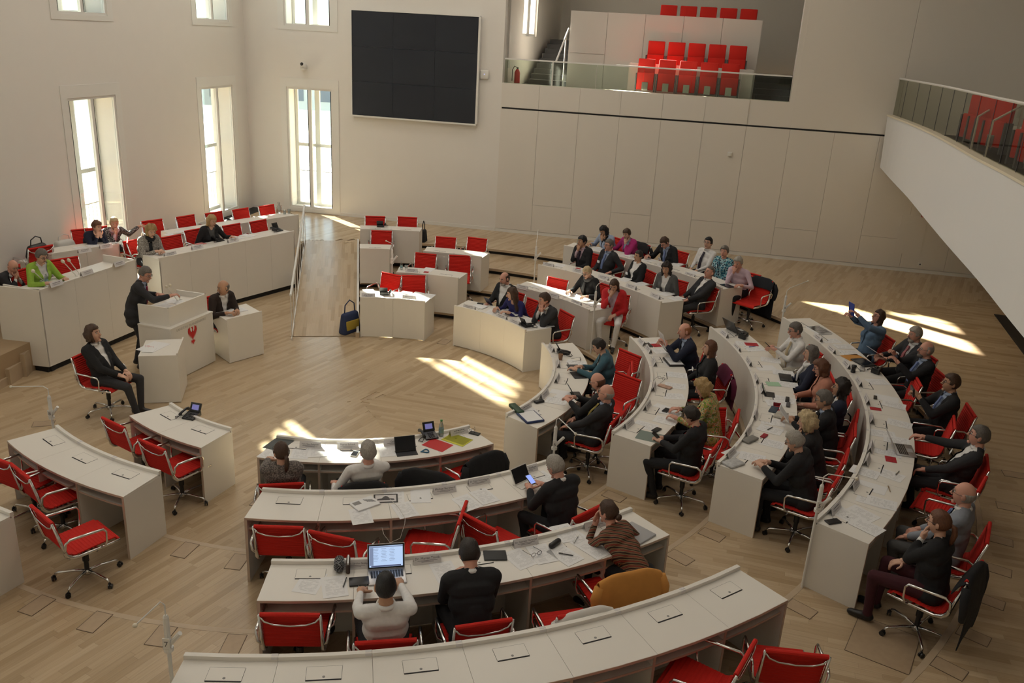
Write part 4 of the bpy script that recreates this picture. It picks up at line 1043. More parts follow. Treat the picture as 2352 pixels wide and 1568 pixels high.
for x, y, az, lab in (
 (348.7, 505, GAZ-6, 'empty red chair, leftmost at the rearmost bench under the windows'),
 (425, 495, GAZ, 'empty red chair, second from the left at the rearmost bench'),
 (490, 487, GAZ, 'empty red chair behind the head of the woman with a blond bob'),
 (551.5, 479, GAZ, 'empty red chair at the rearmost bench, next to the last'),
 (611.5, 471, GAZ, 'empty red chair, last at the rearmost bench beside the carafe'),
 (292.6, 551, GAZ+55, 'empty red chair turned toward the short bench, left of the grey poncho'),
 (392, 541, GAZ, 'empty red chair right of the woman in a grey poncho'),
 (531, 515, GAZ, 'empty red chair right of the woman with a blond bob'),
 (592, 506, GAZ, 'empty red chair behind the farther of the two telephones on the long bench'),
 (93, 566, 150, 'red chair turned to the window wall behind the woman in green'),
 (147.6, 592, -40, 'empty red chair right of the woman in green on the presidium')):
    chair_px(x, y, 4, 0, lab, None, absaz=az)

# ================================================================== PEOPLE
SKINS = {'fair': (.66, .39, .28), 'pink': (.66, .34, .25), 'tan': (.52, .29, .18), 'dark': (.10, .045, .025), 'pale': (.62, .38, .28)}
CL = {'black': (.013, .013, .015), 'navy': (.014, .018, .040), 'char': (.028, .028, .032), 'grey': (.10, .10, .10), 'lgrey': (.26, .28, .32), 'white': (.78, .76, .74), 'cream': (.70, .66, .55), 'brown': (.03, .018, .014),
      'green': (.30, .48, .06), 'teal': (.05, .12, .16), 'red': (.55, .02, .025), 'magenta': (.42, .025, .17), 'pink': (.60, .45, .52), 'peach': (.50, .22, .15), 'lblue': (.35, .42, .56), 'bluegrey': (.13, .21, .32),
      'royal': (.02, .02, .12), 'beige': (.42, .33, .25), 'wine': (.05, .008, .014), 'denim': (.08, .14, .22)}
HAIRC = {'dark': (.016, .010, .007), 'brown': (.055, .026, .013), 'auburn': (.12, .045, .02), 'blond': (.42, .27, .11), 'lblond': (.55, .42, .24), 'grey': (.34, .31, .27), 'white': (.50, .46, .42), 'dgrey': (.13, .115, .10), 'ginger': (.30, .11, .04), 'black': (.006, .005, .006)}
def cloth(k):
    if k == 'tweed': return pattern('tweed_cloth', [(.07, .06, .055), (.16, .14, .125), (.26, .22, .20)], 90)
    if k == 'floral': return pattern('floral_cloth', [(.28, .30, .04), (.10, .20, .04), (.55, .50, .30), (.60, .20, .08), (.35, .42, .10)], 26)
    if k == 'tealprint': return pattern('teal_print_cloth', [(.02, .10, .16), (.10, .35, .42), (.45, .60, .62), (.01, .03, .06)], 22)
    if k == 'speckle': return pattern('speckled_cloth', [(.012, .012, .014), (.02, .02, .022), (.40, .40, .40)], 70)
    if k == 'poncho': return pattern('poncho_cloth', [(.30, .27, .24), (.12, .10, .09), (.42, .39, .35)], 60)
    if k == 'stripes': return pattern('chevron_striped_knit', [(.02, .015, .012), (.35, .16, .05), (.05, .10, .08), (.40, .28, .14), (.02, .01, .01), (.25, .05, .03)], 9, 'wave')
    return mat('cloth_'+k, CL[k], .9, noise=.12, nscale=30, bump=.2)
def skin(k): return mat('skin_'+k, SKINS[k], .55, noise=.06, nscale=25)
def hairm(k):
    nm = 'hair_'+k
    if nm in MT: return MT[nm]
    m = mat(nm, HAIRC[k], .5, noise=.6, nscale=1.0, bump=.5); n = m.node_tree
    nz = next(x for x in n.nodes if x.type == 'TEX_NOISE'); tc = next(x for x in n.nodes if x.type == 'TEX_COORD'); mp = n.nodes.new('ShaderNodeMapping'); mp.inputs['Scale'].default_value = (170, 110, 26)
    n.links.new(tc.outputs['Object'], mp.inputs[0]); n.links.new(mp.outputs[0], nz.inputs['Vector']); return m
M_lips = mat('lips', (.33, .10, .08), .5); M_eye = mat('eye', (.03, .02, .02), .2); M_eyew = mat('eye_white', (.65, .62, .58), .3)

def rotx(v, a):                            # rotate in the y-z plane: positive leans forward (+y)
    return Vector((v[0], v[1]*math.cos(a)+v[2]*math.sin(a), -v[1]*math.sin(a)+v[2]*math.cos(a)))
def ik(s, w_, l1, l2, pole):
    s = Vector(s); w_ = Vector(w_); d = w_-s; L_ = d.length
    if L_ > (l1+l2)*.985: w_ = s+d*((l1+l2)*.985/L_); d = w_-s; L_ = d.length
    if L_ < abs(l1-l2)+.02: L_ = abs(l1-l2)+.02
    u = d.normalized(); a = (l1*l1-l2*l2+L_*L_)/(2*L_); h = math.sqrt(max(0, l1*l1-a*a))
    p = Vector(pole); p = (p-u*p.dot(u)).normalized()
    return s+u*a+p*h, w_
def hand(mb, wr, d, side, up, curl=.35, mi=0):
    d = Vector(d).normalized(); up = Vector(up); up = (up-d*up.dot(d)).normalized(); x = d.cross(up)*side   # x towards the thumb side
    x.normalize(); wr = Vector(wr)
    R = Matrix((x, d, up)).transposed()
    mb.ball(wr+d*.05, (.042, .055, .017), 10, 8, mi, R); mb.capsule(wr-d*.015, wr+d*.02, .026, .030, 8, mi)
    for i, (ox, L_) in enumerate(((.030, .070), (.011, .080), (-.009, .074), (-.028, .058))):
        b = wr+d*.088+x*ox; c1 = curl*(.8+.12*i); dd = d; pts = [b-d*.03]; pts.append(b)
        for seg in (.42, .32, .26):
            dd = (dd*math.cos(c1)-up*math.sin(c1)); upn = up
            pts.append(pts[-1]+dd*L_*seg); c1 += curl*.7
        mb.tube(pts, [.009, .0098, .0092, .0084, .0068], 6, mi)
    b = wr+d*.022+x*.030; t1 = (d*.55+x*.75-up*.25).normalized(); t2 = (d*.9+x*.25-up*.3).normalized()
    mb.tube([b-x*.012, b+t1*.022, b+t1*.045, b+t1*.045+t2*.028, b+t1*.045+t2*.044], [.013, .013, .0115, .0105, .008], 6, mi)

def head_parts(female=False, jaw=1.0):
    """unit head in its own frame: origin at the centre of the skull, face to +y. Returns sphere verts/faces and features."""
    seg, ring = 28, 22; vs = []; fs = []
    for i in range(ring+1):
        p = PI*i/ring
        for k in range(seg):
            a = 2*PI*k/seg; x, y, z = math.sin(p)*math.cos(a), math.sin(p)*math.sin(a), math.cos(p)
            X = .073*x; Y = .094*y; Z = .118*z
            if z < 0:
                t = -z; X *= 1-.34*t**1.6*jaw; Y = Y*(1-.28*t**2) + .020*t**1.2*(1 if y > 0 else .3)
                if y < 0: Y *= 1-.25*t
            if y > .2 and abs(z) < .55: X *= .985
            if y > .75 and .08 < z < .30 and abs(x) > .12 and abs(x) < .55: Y -= .006      # eye sockets
            if y > .7 and .30 < z < .42: Y += .003
            vs.append(Vector((X, Y, Z)))
    fs = [(i*seg+k, (i+1)*seg+k, (i+1)*seg+(k+1) % seg, i*seg+(k+1) % seg) for i in range(ring) for k in range(seg)]
    return vs, fs
HV, HF = head_parts()
def add_head(mb, Mh, mi_skin, mi_lip, mi_eye, mi_brow, mi_white):
    def T(v): return Mh @ Vector(v)
    mb.add([T(v) for v in HV], HF, mi_skin)
    R = Mh.to_3x3().normalized(); sc = Mh.to_scale()[0]
    mb.tube([T((0, .086, .030)), T((0, .098, .008)), T((0, .112, -.014)), T((0, .103, -.024))], [.006*sc, .009*sc, .0135*sc, .008*sc], 7, mi_skin)
    mb.ball(T((.012, .100, -.018)), .007*sc, 6, 5, mi_skin); mb.ball(T((-.012, .100, -.018)), .007*sc, 6, 5, mi_skin)
    for s_ in (-1, 1):
        mb.ball(T((s_*.074, -.004, .0)), (.011*sc, .020*sc, .032*sc), 8, 6, mi_skin, R)
        mb.ball(T((s_*.029, .0795, .017)), (.013*sc, .008*sc, .0075*sc), 8, 6, mi_white, R)
        mb.ball(T((s_*.029, .0855, .017)), (.0062*sc, .004*sc, .0065*sc), 8, 6, mi_eye, R)
        mb.tube([T((s_*.013, .092, .034)), T((s_*.030, .089, .040)), T((s_*.047, .076, .035))], .0036*sc, 5, mi_brow)
    mb.ball(T((0, .0925, -.050)), (.022*sc, .0055*sc, .0055*sc), 8, 6, mi_lip, R)
    mb.ball(T((0, .078, -.092)), (.026*sc, .017*sc, .017*sc), 8, 6, mi_skin, R)
def hair_mesh(style, Mh, rng):
    mb = MB(); vs = []; keep = []
    th = {'short': .010, 'crop': .005, 'bald': .003, 'fringe': .004, 'bob': .020, 'long': .016, 'pony': .010, 'bun': .010, 'curly': .030, 'curlylong': .030, 'pixie': .014, 'mid': .018}[style]
    ph = rng.uniform(0, 6)
    for v in HV:
        x, y, z = v; n = Vector((x/.073, y/.094, z/.118)).normalized()
        if style in ('bald',): ok = z < .045 and z > -.055 and y < .018 and not (abs(x) < 0)
        elif style in ('fringe',): ok = (z < .075 and z > -.060 and y < .025) or (z >= .075 and y < -.05)
        else:
            line = .062-(abs(x)/.073)**2*.028
            ok = (z > line) or (y < .022 and z > -.062) or (y < .050 and z > .0 and abs(x) > .045)
            if style in ('bob', 'long', 'curly', 'curlylong', 'mid'): ok = ok or (y < .050 and z > -.085 and abs(x) > .030)
            if style == 'crop': ok = (z > line+.012) or (y < .012 and z > -.050)
        keep.append(ok)
        t = th*(1+.35*math.sin(x*70+ph)*math.sin(y*60+z*40+ph)+(.5*rng.uniform(-1, 1) if 'curly' in style else .22*rng.uniform(-1, 1))); t *= (max(.12, min(1, (z+.060)/.055)) if style in ('short', 'pixie', 'crop', 'fringe', 'bald', 'bun', 'pony') and z < 0 else 1); t *= (max(.3, min(1, (z-.045)/.03)) if y > .04 else 1)
        if style in ('short', 'pixie', 'mid', 'bob') and z > .05: t += .003+.008*max(0, y)/.09
        if style in ('bob', 'mid') and z < .02: t += .010
        vs.append(Mh @ (v+Vector((n.x*t, n.y*t, n.z*t))))
    fs = [f for f in HF if all(keep[i] for i in f)]
    inner = [Mh @ (v*1.004) for v in HV]
    mb.add(vs, fs)
    # rim closing the shell
    from collections import Counter
    ec = Counter()
    for f in fs:
        for i in range(4):
            a, b = f[i], f[(i+1) % 4]; ec[(min(a, b), max(a, b))] += 1
    n = len(mb.v); mb.v += [tuple(v) for v in inner]
    for (a, b), c_ in ec.items():
        if c_ == 1: mb.f.append((a, b, n+b, n+a)); mb.m.append(0)
    def T(*v): return Mh @ Vector(v)
    sc = Mh.to_scale()[0]
    if style in ('long', 'curlylong', 'bob', 'mid'):
        L_ = {'long': .30, 'curlylong': .17, 'bob': .09, 'mid': .07}[style]; seg = 15; rows = 7; base = []
        for j in range(rows+1):
            f = j/rows
            for k in range(seg):
                a = rad(196+ (344-196)*k/(seg-1)) if style != 'x' else 0
                a = rad(165+210*k/(seg-1)); rx = .088+.012*f+(.02*rng.uniform(-.5, 1) if 'curly' in style else .004*math.sin(k*2.1)); ry = .098-.012*f
                base.append(T(rx*math.cos(a), ry*math.sin(a)+(-.01*f), .01-(L_+.02)*f-.03*(1-f)))
        m = len(base)
        inn = [Mh @ Vector(((Mh.inverted() @ v).x*.72, (Mh.inverted() @ v).y*.72, (Mh.inverted() @ v).z)) for v in base]
        F = [(j*seg+k, j*seg+k+1, (j+1)*seg+k+1, (j+1)*seg+k) for j in range(rows) for k in range(seg-1)]
        F2 = [(m+a_, m+d_, m+c_, m+b_) for a_, b_, c_, d_ in F]
        rim = [(rows*seg+k, rows*seg+k+1, m+rows*seg+k+1, m+rows*seg+k) for k in range(seg-1)]+[(j*seg, (j+1)*seg, m+(j+1)*seg, m+j*seg) for j in range(rows)]+[(j*seg+seg-1, m+j*seg+seg-1, m+(j+1)*seg+seg-1, (j+1)*seg+seg-1) for j in range(rows)]
        mb.add(base+inn, F+F2+rim)
    if style == 'pony': mb.tube([T(0, -.095, .01), T(0, -.128, -.01), T(0, -.135, -.07), T(0, -.12, -.15), T(0, -.11, -.19)], [.016*sc, .024*sc, .027*sc, .020*sc, .006*sc], 8)
    if style == 'bun': mb.ball(T(0, -.105, -.035), (.036*sc, .030*sc, .032*sc), 10, 8)
    return mb
def glasses_mesh(Mh):
    mb = MB()
    def T(*v): return Mh @ Vector(v)
    for s_ in (-1, 1):
        pts = [T(s_*.031+.021*math.cos(a), .101-.006*abs(math.cos(a)), .016+.015*math.sin(a)) for a in [2*PI*i/10 for i in range(11)]]
        mb.tube(pts, .0022, 4); mb.tube([T(s_*.052, .096, .019), T(s_*.078, .05, .018), T(s_*.080, -.01, .014)], .0022, 4)
    mb.tube([T(-.011, .103, .018), T(.011, .103, .018)], .0022, 4); return mb
TODO = []
rp = random.Random(5)
def person(label, px, py, level, dz=0, lean=8, yaw=0, nod=8, L='desk', R='desk', top='white', jacket=None, legs='char', hair='brown', hs='short', sk='fair', fem=False, glasses=False, tie=None, badge=True, beard=None, az=None, hh=None, stand=False, seat=True, feet=None, shoes='black', legL=None, legR=None, vox=.0155, chair=None, scarf=None, twist=0, curl=.45, side=0, sz=1.0, open_j=1.0, line=None, maxd=None):
    z0 = level*S; s = HS*sz
    if not stand and az is None or line is not None:      # keep knees under the desk: lean until the seat fits between the desk and the row behind
        for _ in range(40):
            th_ = rad(lean); hy = (.475*math.sin(th_)+.155*math.sin((rad(nod)+th_*.55)*.8)+.02); hz_ = .545+.475*math.cos(th_)+.15
            g = W(px, py, z0+hz_*s); a_ = (ang(g)+180 if az is None else az)+dz
            o_ = g-np.array([math.cos(rad(a_)), math.sin(rad(a_))])*hy*s
            if line is None: dd = np.linalg.norm(o_-C)-RST[level]; hi = maxd or (1.02 if level < 3 else 9); lo_ = maxd-.15 if maxd else .72
            else:
                A_, B_ = line; v_ = (B_-A_)/np.linalg.norm(B_-A_); n_ = np.array([-v_[1], v_[0]]); n_ = n_ if n_ @ (A_-C) > 0 else -n_; dd = n_ @ (o_-A_); hi = 1.6; lo_ = .72
            if dd < lo_ and lean < 48 and abs(dz) < 30: lean += 1.5
            elif dd > hi and lean > -22: lean -= 1.5
            else: break
        far = min(.46, (dd-.05)/s-.20) if abs(dz) < 30 else .4
    else: far = .46
    th = rad(lean)
    pel = Vector((0, 0, .955 if stand else .545)); rot = lambda v: rotx(v, th)
    sb = Vector((side, 0, 0))
    chest = pel+rot((0, .005, .27))+sb*.6; neck0 = pel+rot((0, -.01, .475))+sb; nod_ = rad(nod)+min(th, rad(24))*.55
    hc = neck0+rotx((0, .024, .143), nod_*.8)+sb*.15
    # place the pelvis from the head's position in the picture
    zh = z0+hc.z*s; g = W(px, py, zh); a = (ang(g)+180 if az is None else az)+dz
    for _ in range(3):
        f = np.array([math.cos(rad(a)), math.sin(rad(a))]); r_ = np.array([f[1], -f[0]]); o = g-f*hc.y*s-r_*hc.x*s
    M = Matrix.Translation((o[0], o[1], z0)) @ Matrix.Rotation(rad(a-90), 4, 'Z') @ Matrix.Scale(s, 4)
    sw = .165 if fem else .185
    def near(k, sd):
        m = {'desk': (.17*sd, .42, .775), 'cross': (.05*sd, .43, .775), 'lap': (.08*sd, .27, .63), 'thigh': (.13*sd, .33, .62), 'arm': (.27*sd, .10, .68), 'type': (.09*sd, .44, .78), 'wide': (.26*sd, .40, .775)}
        if k == 'chin': return hc+rotx((.03*sd, .10, -.115), nod_)-Vector((0, .0, .04))
        if k == 'face': return hc+rotx((.035*sd, .13, -.08), nod_)-Vector((0, 0, .04))
        if k == 'phone': return hc+Vector((.05*sd, .22, -.26))
        if isinstance(k, str): return Vector(m[k])
        return Vector(k)
    bones = []                              # (a, b, ra, rb, material)
    hipw = .095 if not fem else .10
    fat = .0 if fem else .012
    bones += [(pel+Vector((-.065, -.01, -.01)), pel+Vector((.065, -.01, -.01)), .115, .115, 2), (pel+rot((0, 0, .06)), pel+rot((0, .0, .18))+sb*.4, .128+fat, .125+fat, 1),
              (pel+rot((-.06, 0, .24))+sb*.5, pel+rot((.06, 0, .24))+sb*.5, .112+fat*.5, .112+fat*.5, 1), (pel+rot((-.085, -.015, .36))+sb*.8, pel+rot((.085, -.015, .36))+sb*.8, .095, .095, 1),
              (pel+rot((-sw+.03, -.015, .435))+sb, pel+rot((sw-.03, -.015, .435))+sb, .062, .062, 1), (neck0+Vector((0, 0, -.03)), hc+rotx((0, -.015, -.05), nod_), .056 if not fem else .048, .054 if not fem else .047, 0)]
    for sd in (-1, 1): bones.append((pel+rot((.035*sd, -.02, .468))+sb, pel+rot(((sw-.05)*sd, -.018, .432))+sb, .048 if not fem else .040, .050 if not fem else .044, 1))
    if fem: bones += [(pel+rot((-.07, .075, .30))+sb*.6, pel+rot((-.07, .078, .30))+sb*.6, .062, .06, 1), (pel+rot((.07, .075, .30))+sb*.6, pel+rot((.07, .078, .30))+sb*.6, .062, .06, 1)]
    hands = []; sleeves = []
    for sd, spec in ((-1, L), (1, R)):
        sh = pel+rot((sw*sd, -.01, .43))+sb; wr = near(spec, sd)
        el, wr = ik(sh, wr, .285, .245, (.55*sd, -.45, -.7) if spec not in ('chin', 'face', 'phone') else (.35*sd, .2, -1))
        bones += [(sh, el, .054 if not fem else .047, .043 if not fem else .039, 3), (el, el+(wr-el)*.86, .043 if not fem else .039, .030, 3), (el+(wr-el)*.84, wr, .027, .024, 0)]
        sleeves.append((sh, el, wr)); d = (wr-el).normalized()
        if spec in ('chin', 'face'): d = (d+Vector((0, 0, .6))).normalized(); up = Vector((0, 1, 0))
        elif spec == 'phone': up = Vector((-sd*.7, .3, .4)); d = (d+Vector((-.3*sd, 0, .3))).normalized()
        else: up = Vector((0, 0, 1)); d = Vector((d.x*.8-.1*sd, d.y, min(.15, d.z))).normalized() if not isinstance(spec, tuple) or abs(spec[2]-.775) < .1 else d
        hands.append((wr, d, -sd, up))
    for sd, lg in ((-1, legL), (1, legR)):
        hip = pel+Vector((hipw*sd, .0, -.015))
        if stand: ft = Vector(lg or (.11*sd, -.02+.05*sd, .08)); pole = (0, 1, 0)
        else: ft = Vector(lg or (.12*sd, min(far, .38+rp.uniform(-.06, .06)), .085)); pole = (.15*sd, .3, 1)
        kn, an = ik(hip, ft, .435, .425, pole)
        bones += [(hip, kn, .088, .060, 2), (kn, an, .058, .042, 2)]
        fd = Vector((.08*sd, 1, 0)).normalized()
        bones += [(an+Vector((0, -.02, -.03)), an+fd*.15+Vector((0, 0, -.05)), .042, .034, 4)]
    mb = MB()
    for (p, q, ra, rb, mi) in bones: mb.capsule(p, q, ra, rb, 10)
    raw = bpy.data.objects.new('tmp', mb.mesh('tmp', M_wall)); COL.objects.link(raw)
    md = raw.modifiers.new('r', 'REMESH'); md.mode = 'VOXEL'; md.voxel_size = vox; sm = raw.modifiers.new('s', 'SMOOTH'); sm.iterations = 5; sm.factor = .5
    jraw = None
    if jacket:
        mb = MB(); gj = .016
        for (p, q, ra, rb, mi) in bones:
            if mi == 1: mb.capsule(p, q, ra+gj, rb+gj, 10)
            if mi == 3: mb.capsule(p, q, ra+.012, rb+.010, 10)
        mb.capsule(pel+Vector((-.07, -.02, -.03)), pel+Vector((.07, -.02, -.03)), .128, .128, 10)
        if stand: mb.capsule(pel+Vector((-.07, -.01, -.14)), pel+Vector((.07, -.01, -.14)), .125, .125, 10)
        jraw = bpy.data.objects.new('tmp', mb.mesh('tmp', M_wall)); COL.objects.link(jraw)
        md = jraw.modifiers.new('r', 'REMESH'); md.mode = 'VOXEL'; md.voxel_size = vox; sm = jraw.modifiers.new('s', 'SMOOTH'); sm.iterations = 3; sm.factor = .5
    Mh = Matrix.Translation(hc) @ Matrix.Rotation(rad(yaw), 4, 'Z') @ Matrix.Rotation(-nod_, 4, 'X') @ Matrix.Scale(.97 if fem else 1.03, 4)
    TODO.append(dict(label=label, M=M, raw=raw, jraw=jraw, bones=bones, hands=hands, Mh=Mh, th=th, pel=pel, rot=rot, sb=sb, top=top, jacket=jacket, legs=legs, hair=hair, hs=hs, sk=sk, glasses=glasses, tie=tie, badge=badge, beard=beard, shoes=shoes, scarf=scarf, curl=curl, o=(o[0], o[1], z0), a=a, sleeves=sleeves, s=s, neck0=neck0, open_j=open_j, fem=fem, open_n=fem))
    if seat and not stand:
        dch = rp.uniform(-6, 6); f = np.array([math.cos(rad(a)), math.sin(rad(a))]); c_ = o+f*.03
        chair_at(c_[0], c_[1], z0, a+dch, chair or ('red swivel chair under the '+label), None)
    return TODO[-1]
def finish_people():
    bpy.context.view_layer.update(); dg = bpy.context.evaluated_depsgraph_get()
    for q in TODO:
        me = bpy.data.meshes.new_from_object(q['raw'].evaluated_get(dg)); q['me'] = me
        q['jme'] = bpy.data.meshes.new_from_object(q['jraw'].evaluated_get(dg)) if q['jraw'] else None
    for q in TODO:
        for k in ('raw', 'jraw'):
            if q[k]: m = q[k].data; bpy.data.objects.remove(q[k]); bpy.data.meshes.remove(m)
        rng = random.Random(len(q['label'])*7)
        t = thing('person', q['o'], rad(q['a']-90), q['label'], 'person'); t.scale = (q['s'],)*3
        # ---- body: torso, limbs, head and hands in one mesh
        me = q['me']; nv = len(me.vertices); co_ = np.empty(nv*3); me.vertices.foreach_get('co', co_); co_ = co_.reshape(-1, 3)
        nf = len(me.polygons); ls = np.empty(len(me.loops), dtype=int); me.loops.foreach_get('vertex_index', ls)
        st = np.empty(nf, dtype=int); me.polygons.foreach_get('loop_start', st); tot = np.empty(nf, dtype=int); me.polygons.foreach_get('loop_total', tot)
        faces = [tuple(ls[a:a+b]) for a, b in zip(st, tot)]
        cen = np.array([co_[list(f)].mean(axis=0) for f in faces])
        best = np.full(nf, 1e9); mi = np.zeros(nf, dtype=int)
        for (p, r_, ra, rb, m_) in q['bones']:
            p = np.array(p); r_ = np.array(r_); d = r_-p; L2 = max(1e-9, d @ d); tt = np.clip(((cen-p) @ d)/L2, 0, 1)
            dist = np.linalg.norm(cen-(p+tt[:, None]*d), axis=1)-(ra+(rb-ra)*tt)
            w_ = dist < best; best[w_] = dist[w_]; mi[w_] = m_
        mi[mi == 3] = 1
        axb = np.array(q['rot']((0, 0, 1))); fwb = np.array(q['rot']((0, 1, 0))); ub = (cen-np.array(q['pel'])) @ axb; yb = (cen-np.array(q['pel'])) @ fwb
        ncx = np.hypot(cen[:, 0]-q['neck0'].x, 0); nk = (mi == 0) & (ncx < .12) & (ub < .50+(.0 if not q['open_n'] else -.05*(yb > .02))) & (ub > .30) & (yb < .16)
        hd_ = np.min([np.linalg.norm(cen-np.array(h_[0]), axis=1) for h_ in q['hands']], axis=0) > .16
        mi[nk & hd_] = 1
        mb = MB(); mb.v = [tuple(v) for v in co_]; mb.f = [tuple(int(i) for i in f) for f in faces]; mb.m = [int(i) for i in mi]
        add_head(mb, q['Mh'], 0, 4, 5, 6, 7)
        for (wr, d, sd, up) in q['hands']: hand(mb, wr, d, sd, up, q['curl'], 0)
        mats = [skin(q['sk']), cloth(q['top']), cloth(q['legs']), cloth(q['top']), M_lips, M_eye, hairm(q['hair']), M_eyew]
        # material slots: 0 skin 1 shirt 2 trousers 4 shoes -> 8
        mb.m[:len(faces)] = [8 if m_ == 4 else m_ for m_ in mb.m[:len(faces)]]
        mats.append(mat('shoe_leather', (.012, .010, .010), .4))
        ob = mb.build('body', mats, t, smooth=True)
        # ---- jacket with an open front
        if q['jme']:
            jm = q['jme']; n = len(jm.vertices); cj = np.empty(n*3); jm.vertices.foreach_get('co', cj); cj = cj.reshape(-1, 3)
            ax = np.array(q['rot']((0, 0, 1))); fw = np.array(q['rot']((0, 1, 0))); rel = cj-np.array(q['pel']); u = rel @ ax; y = rel @ fw; x = rel[:, 0]-q['sb'].x*np.clip(u/.43, 0, 1)
            wv = np.clip((u-.10)/.34, 0, 1.2)*.075*q['open_j']
            kill = (y > .02) & (np.abs(x) < wv) | ((u > .43) & (np.abs(x) < .055) & (y > -.035))
            bm = bmesh.new(); bm.from_mesh(jm); bm.verts.ensure_lookup_table()
            bmesh.ops.delete(bm, geom=[bm.verts[i] for i in np.nonzero(kill)[0]], context='VERTS'); bm.to_mesh(jm); bm.free()
            bm = bmesh.new(); bm.from_mesh(jm)
            for v in bm.verts:
                if v.is_boundary:
                    rl = np.array(v.co)-np.array(q['pel']); u_ = rl @ ax; y_ = rl @ fw; sh_ = q['sb'].x*min(1, max(0, u_/.43)); x_ = rl[0]-sh_; w_ = min(1.2, max(0, (u_-.10)/.34))*.075*q['open_j']
                    if y_ > .02 and abs(abs(x_)-w_) < .022 and u_ < .47: v.co.x = sh_+q['pel'].x+math.copysign(w_, x_)
            bm.to_mesh(jm); bm.free()
            sd_ = None
            jm.materials.clear(); jm.materials.append(cloth(q['jacket'])); jm.polygons.foreach_set('use_smooth', [True]*len(jm.polygons))
            jo = addobj('jacket' if q['jacket'] != 'poncho' else 'poncho', jm, t)
        def chestp(x, u, off):
            return Vector((x+q['sb'].x*u/.43, 0, 0))+q['pel']+Vector(q['rot']((0, off, u)))
        fr = lambda u: .135-.02*abs(u-.2)/.2 if u < .3 else .127-.42*(u-.3)
        if q['tie']:
            mb = MB(); us_ = [.02, .10, .20, .30, .38, .43]; ws = [.006, .034, .030, .024, .018, .022]
            vs = []
            for u_, w_ in zip(us_, ws):
                y_ = fr(u_)+.018+(.006 if u_ > .4 else 0)
                vs += [chestp(-w_, u_, y_), chestp(w_, u_, y_), chestp(w_, u_, y_-.02), chestp(-w_, u_, y_-.02)]
            fs = []
            for i in range(len(us_)-1):
                for k in range(4): fs.append((4*i+k, 4*i+(k+1) % 4, 4*i+4+(k+1) % 4, 4*i+4+k))
            fs += [(3, 2, 1, 0), (20, 21, 22, 23)]; mb.add(vs, fs); tk = q['tie']
            tm = mat('tie_'+tk, {'red': (.28, .012, .05), 'blue': (.16, .22, .42), 'dark': (.02, .015, .03), 'yellow': (.55, .42, .12), 'cream': (.55, .45, .28), 'grey': (.12, .12, .14)}[tk], .6) if tk in ('red', 'blue', 'dark', 'yellow', 'cream', 'grey') else pattern('tie_striped', [(.35, .03, .04), (.5, .4, .4), (.2, .02, .04)], 14, 'wave', .6)
            fixn(mb.build('tie', tm, t))
        if q['badge']:
            mb = MB(); b = chestp(.09 if not q['fem'] else .085, .26, fr(.26)+(.062 if q['fem'] else .040)); R = Matrix(((1, 0, 0), tuple(q['rot']((0, 1, 0))), tuple(q['rot']((0, 0, 1))))).transposed()
            mb.box(b, (.075, .004, .05), R=R); fixn(mb.build('name_badge', M_blank, t))
        if q['jacket'] and not q['fem'] and not q['scarf'] or q['top'] == 'white' and not q['fem']:
            mb = MB(); c_ = q['neck0']+Vector(q['rot']((0, .012, .012)))-Vector((0, 0, .0)); pts = [c_+Vector(q['rot']((.062*math.sin(a_), .064*math.cos(a_), -.016*math.cos(a_)))) for a_ in [rad(18+324*i/16) for i in range(17)]]
            mb.tube(pts, [.010]+[.014]*15+[.010], 6, flat=1.5); mb.build('collar', cloth(q['top']), t, smooth=True)
        if q['scarf']:
            mb = MB(); c_ = q['neck0']; mb.tube([c_+Vector((.075*math.cos(a_), .075*math.sin(a_)+.01, .005+.012*math.sin(3*a_)-.03*max(0, math.sin(a_)))) for a_ in [2*PI*i/14 for i in range(15)]], [.03+.006*(i % 2) for i in range(15)], 7)
            mb.tube([chestp(.03, .42, .09), chestp(.035, .32, .15), chestp(.03, .2, .16)], [.03, .035, .02], 7, flat=.5)
            fixn(mb.build('scarf', cloth(q['scarf']), t, smooth=True))
        hb = hair_mesh(q['hs'], q['Mh'], rng); ho = hb.build('hair', hairm(q['hair']), t, smooth=True); fixn(ho)
        if q['beard']:
            mb = MB(); mb.ball(q['Mh'] @ Vector((0, .064, -.080)), (.050, .042, .036), 12, 8, R=q['Mh'].to_3x3().normalized()); mb.ball(q['Mh'] @ Vector((0, .096, -.038)), (.028, .010, .007), 8, 6, R=q['Mh'].to_3x3().normalized())
            mb.build('beard', hairm(q['beard']), t, smooth=True)
        if q['glasses']: glasses_mesh(q['Mh']).build('glasses', mat('spectacle_frame', (.03, .028, .03), .3), t)
J = 'jacket'
GZ_ = -20
L1_ = (W(89, 667, 1.37), W(312.5, 596, 1.37)); L2_ = g2; L0_ = (W(118, 584, 1.26), W(274, 561, 1.26))
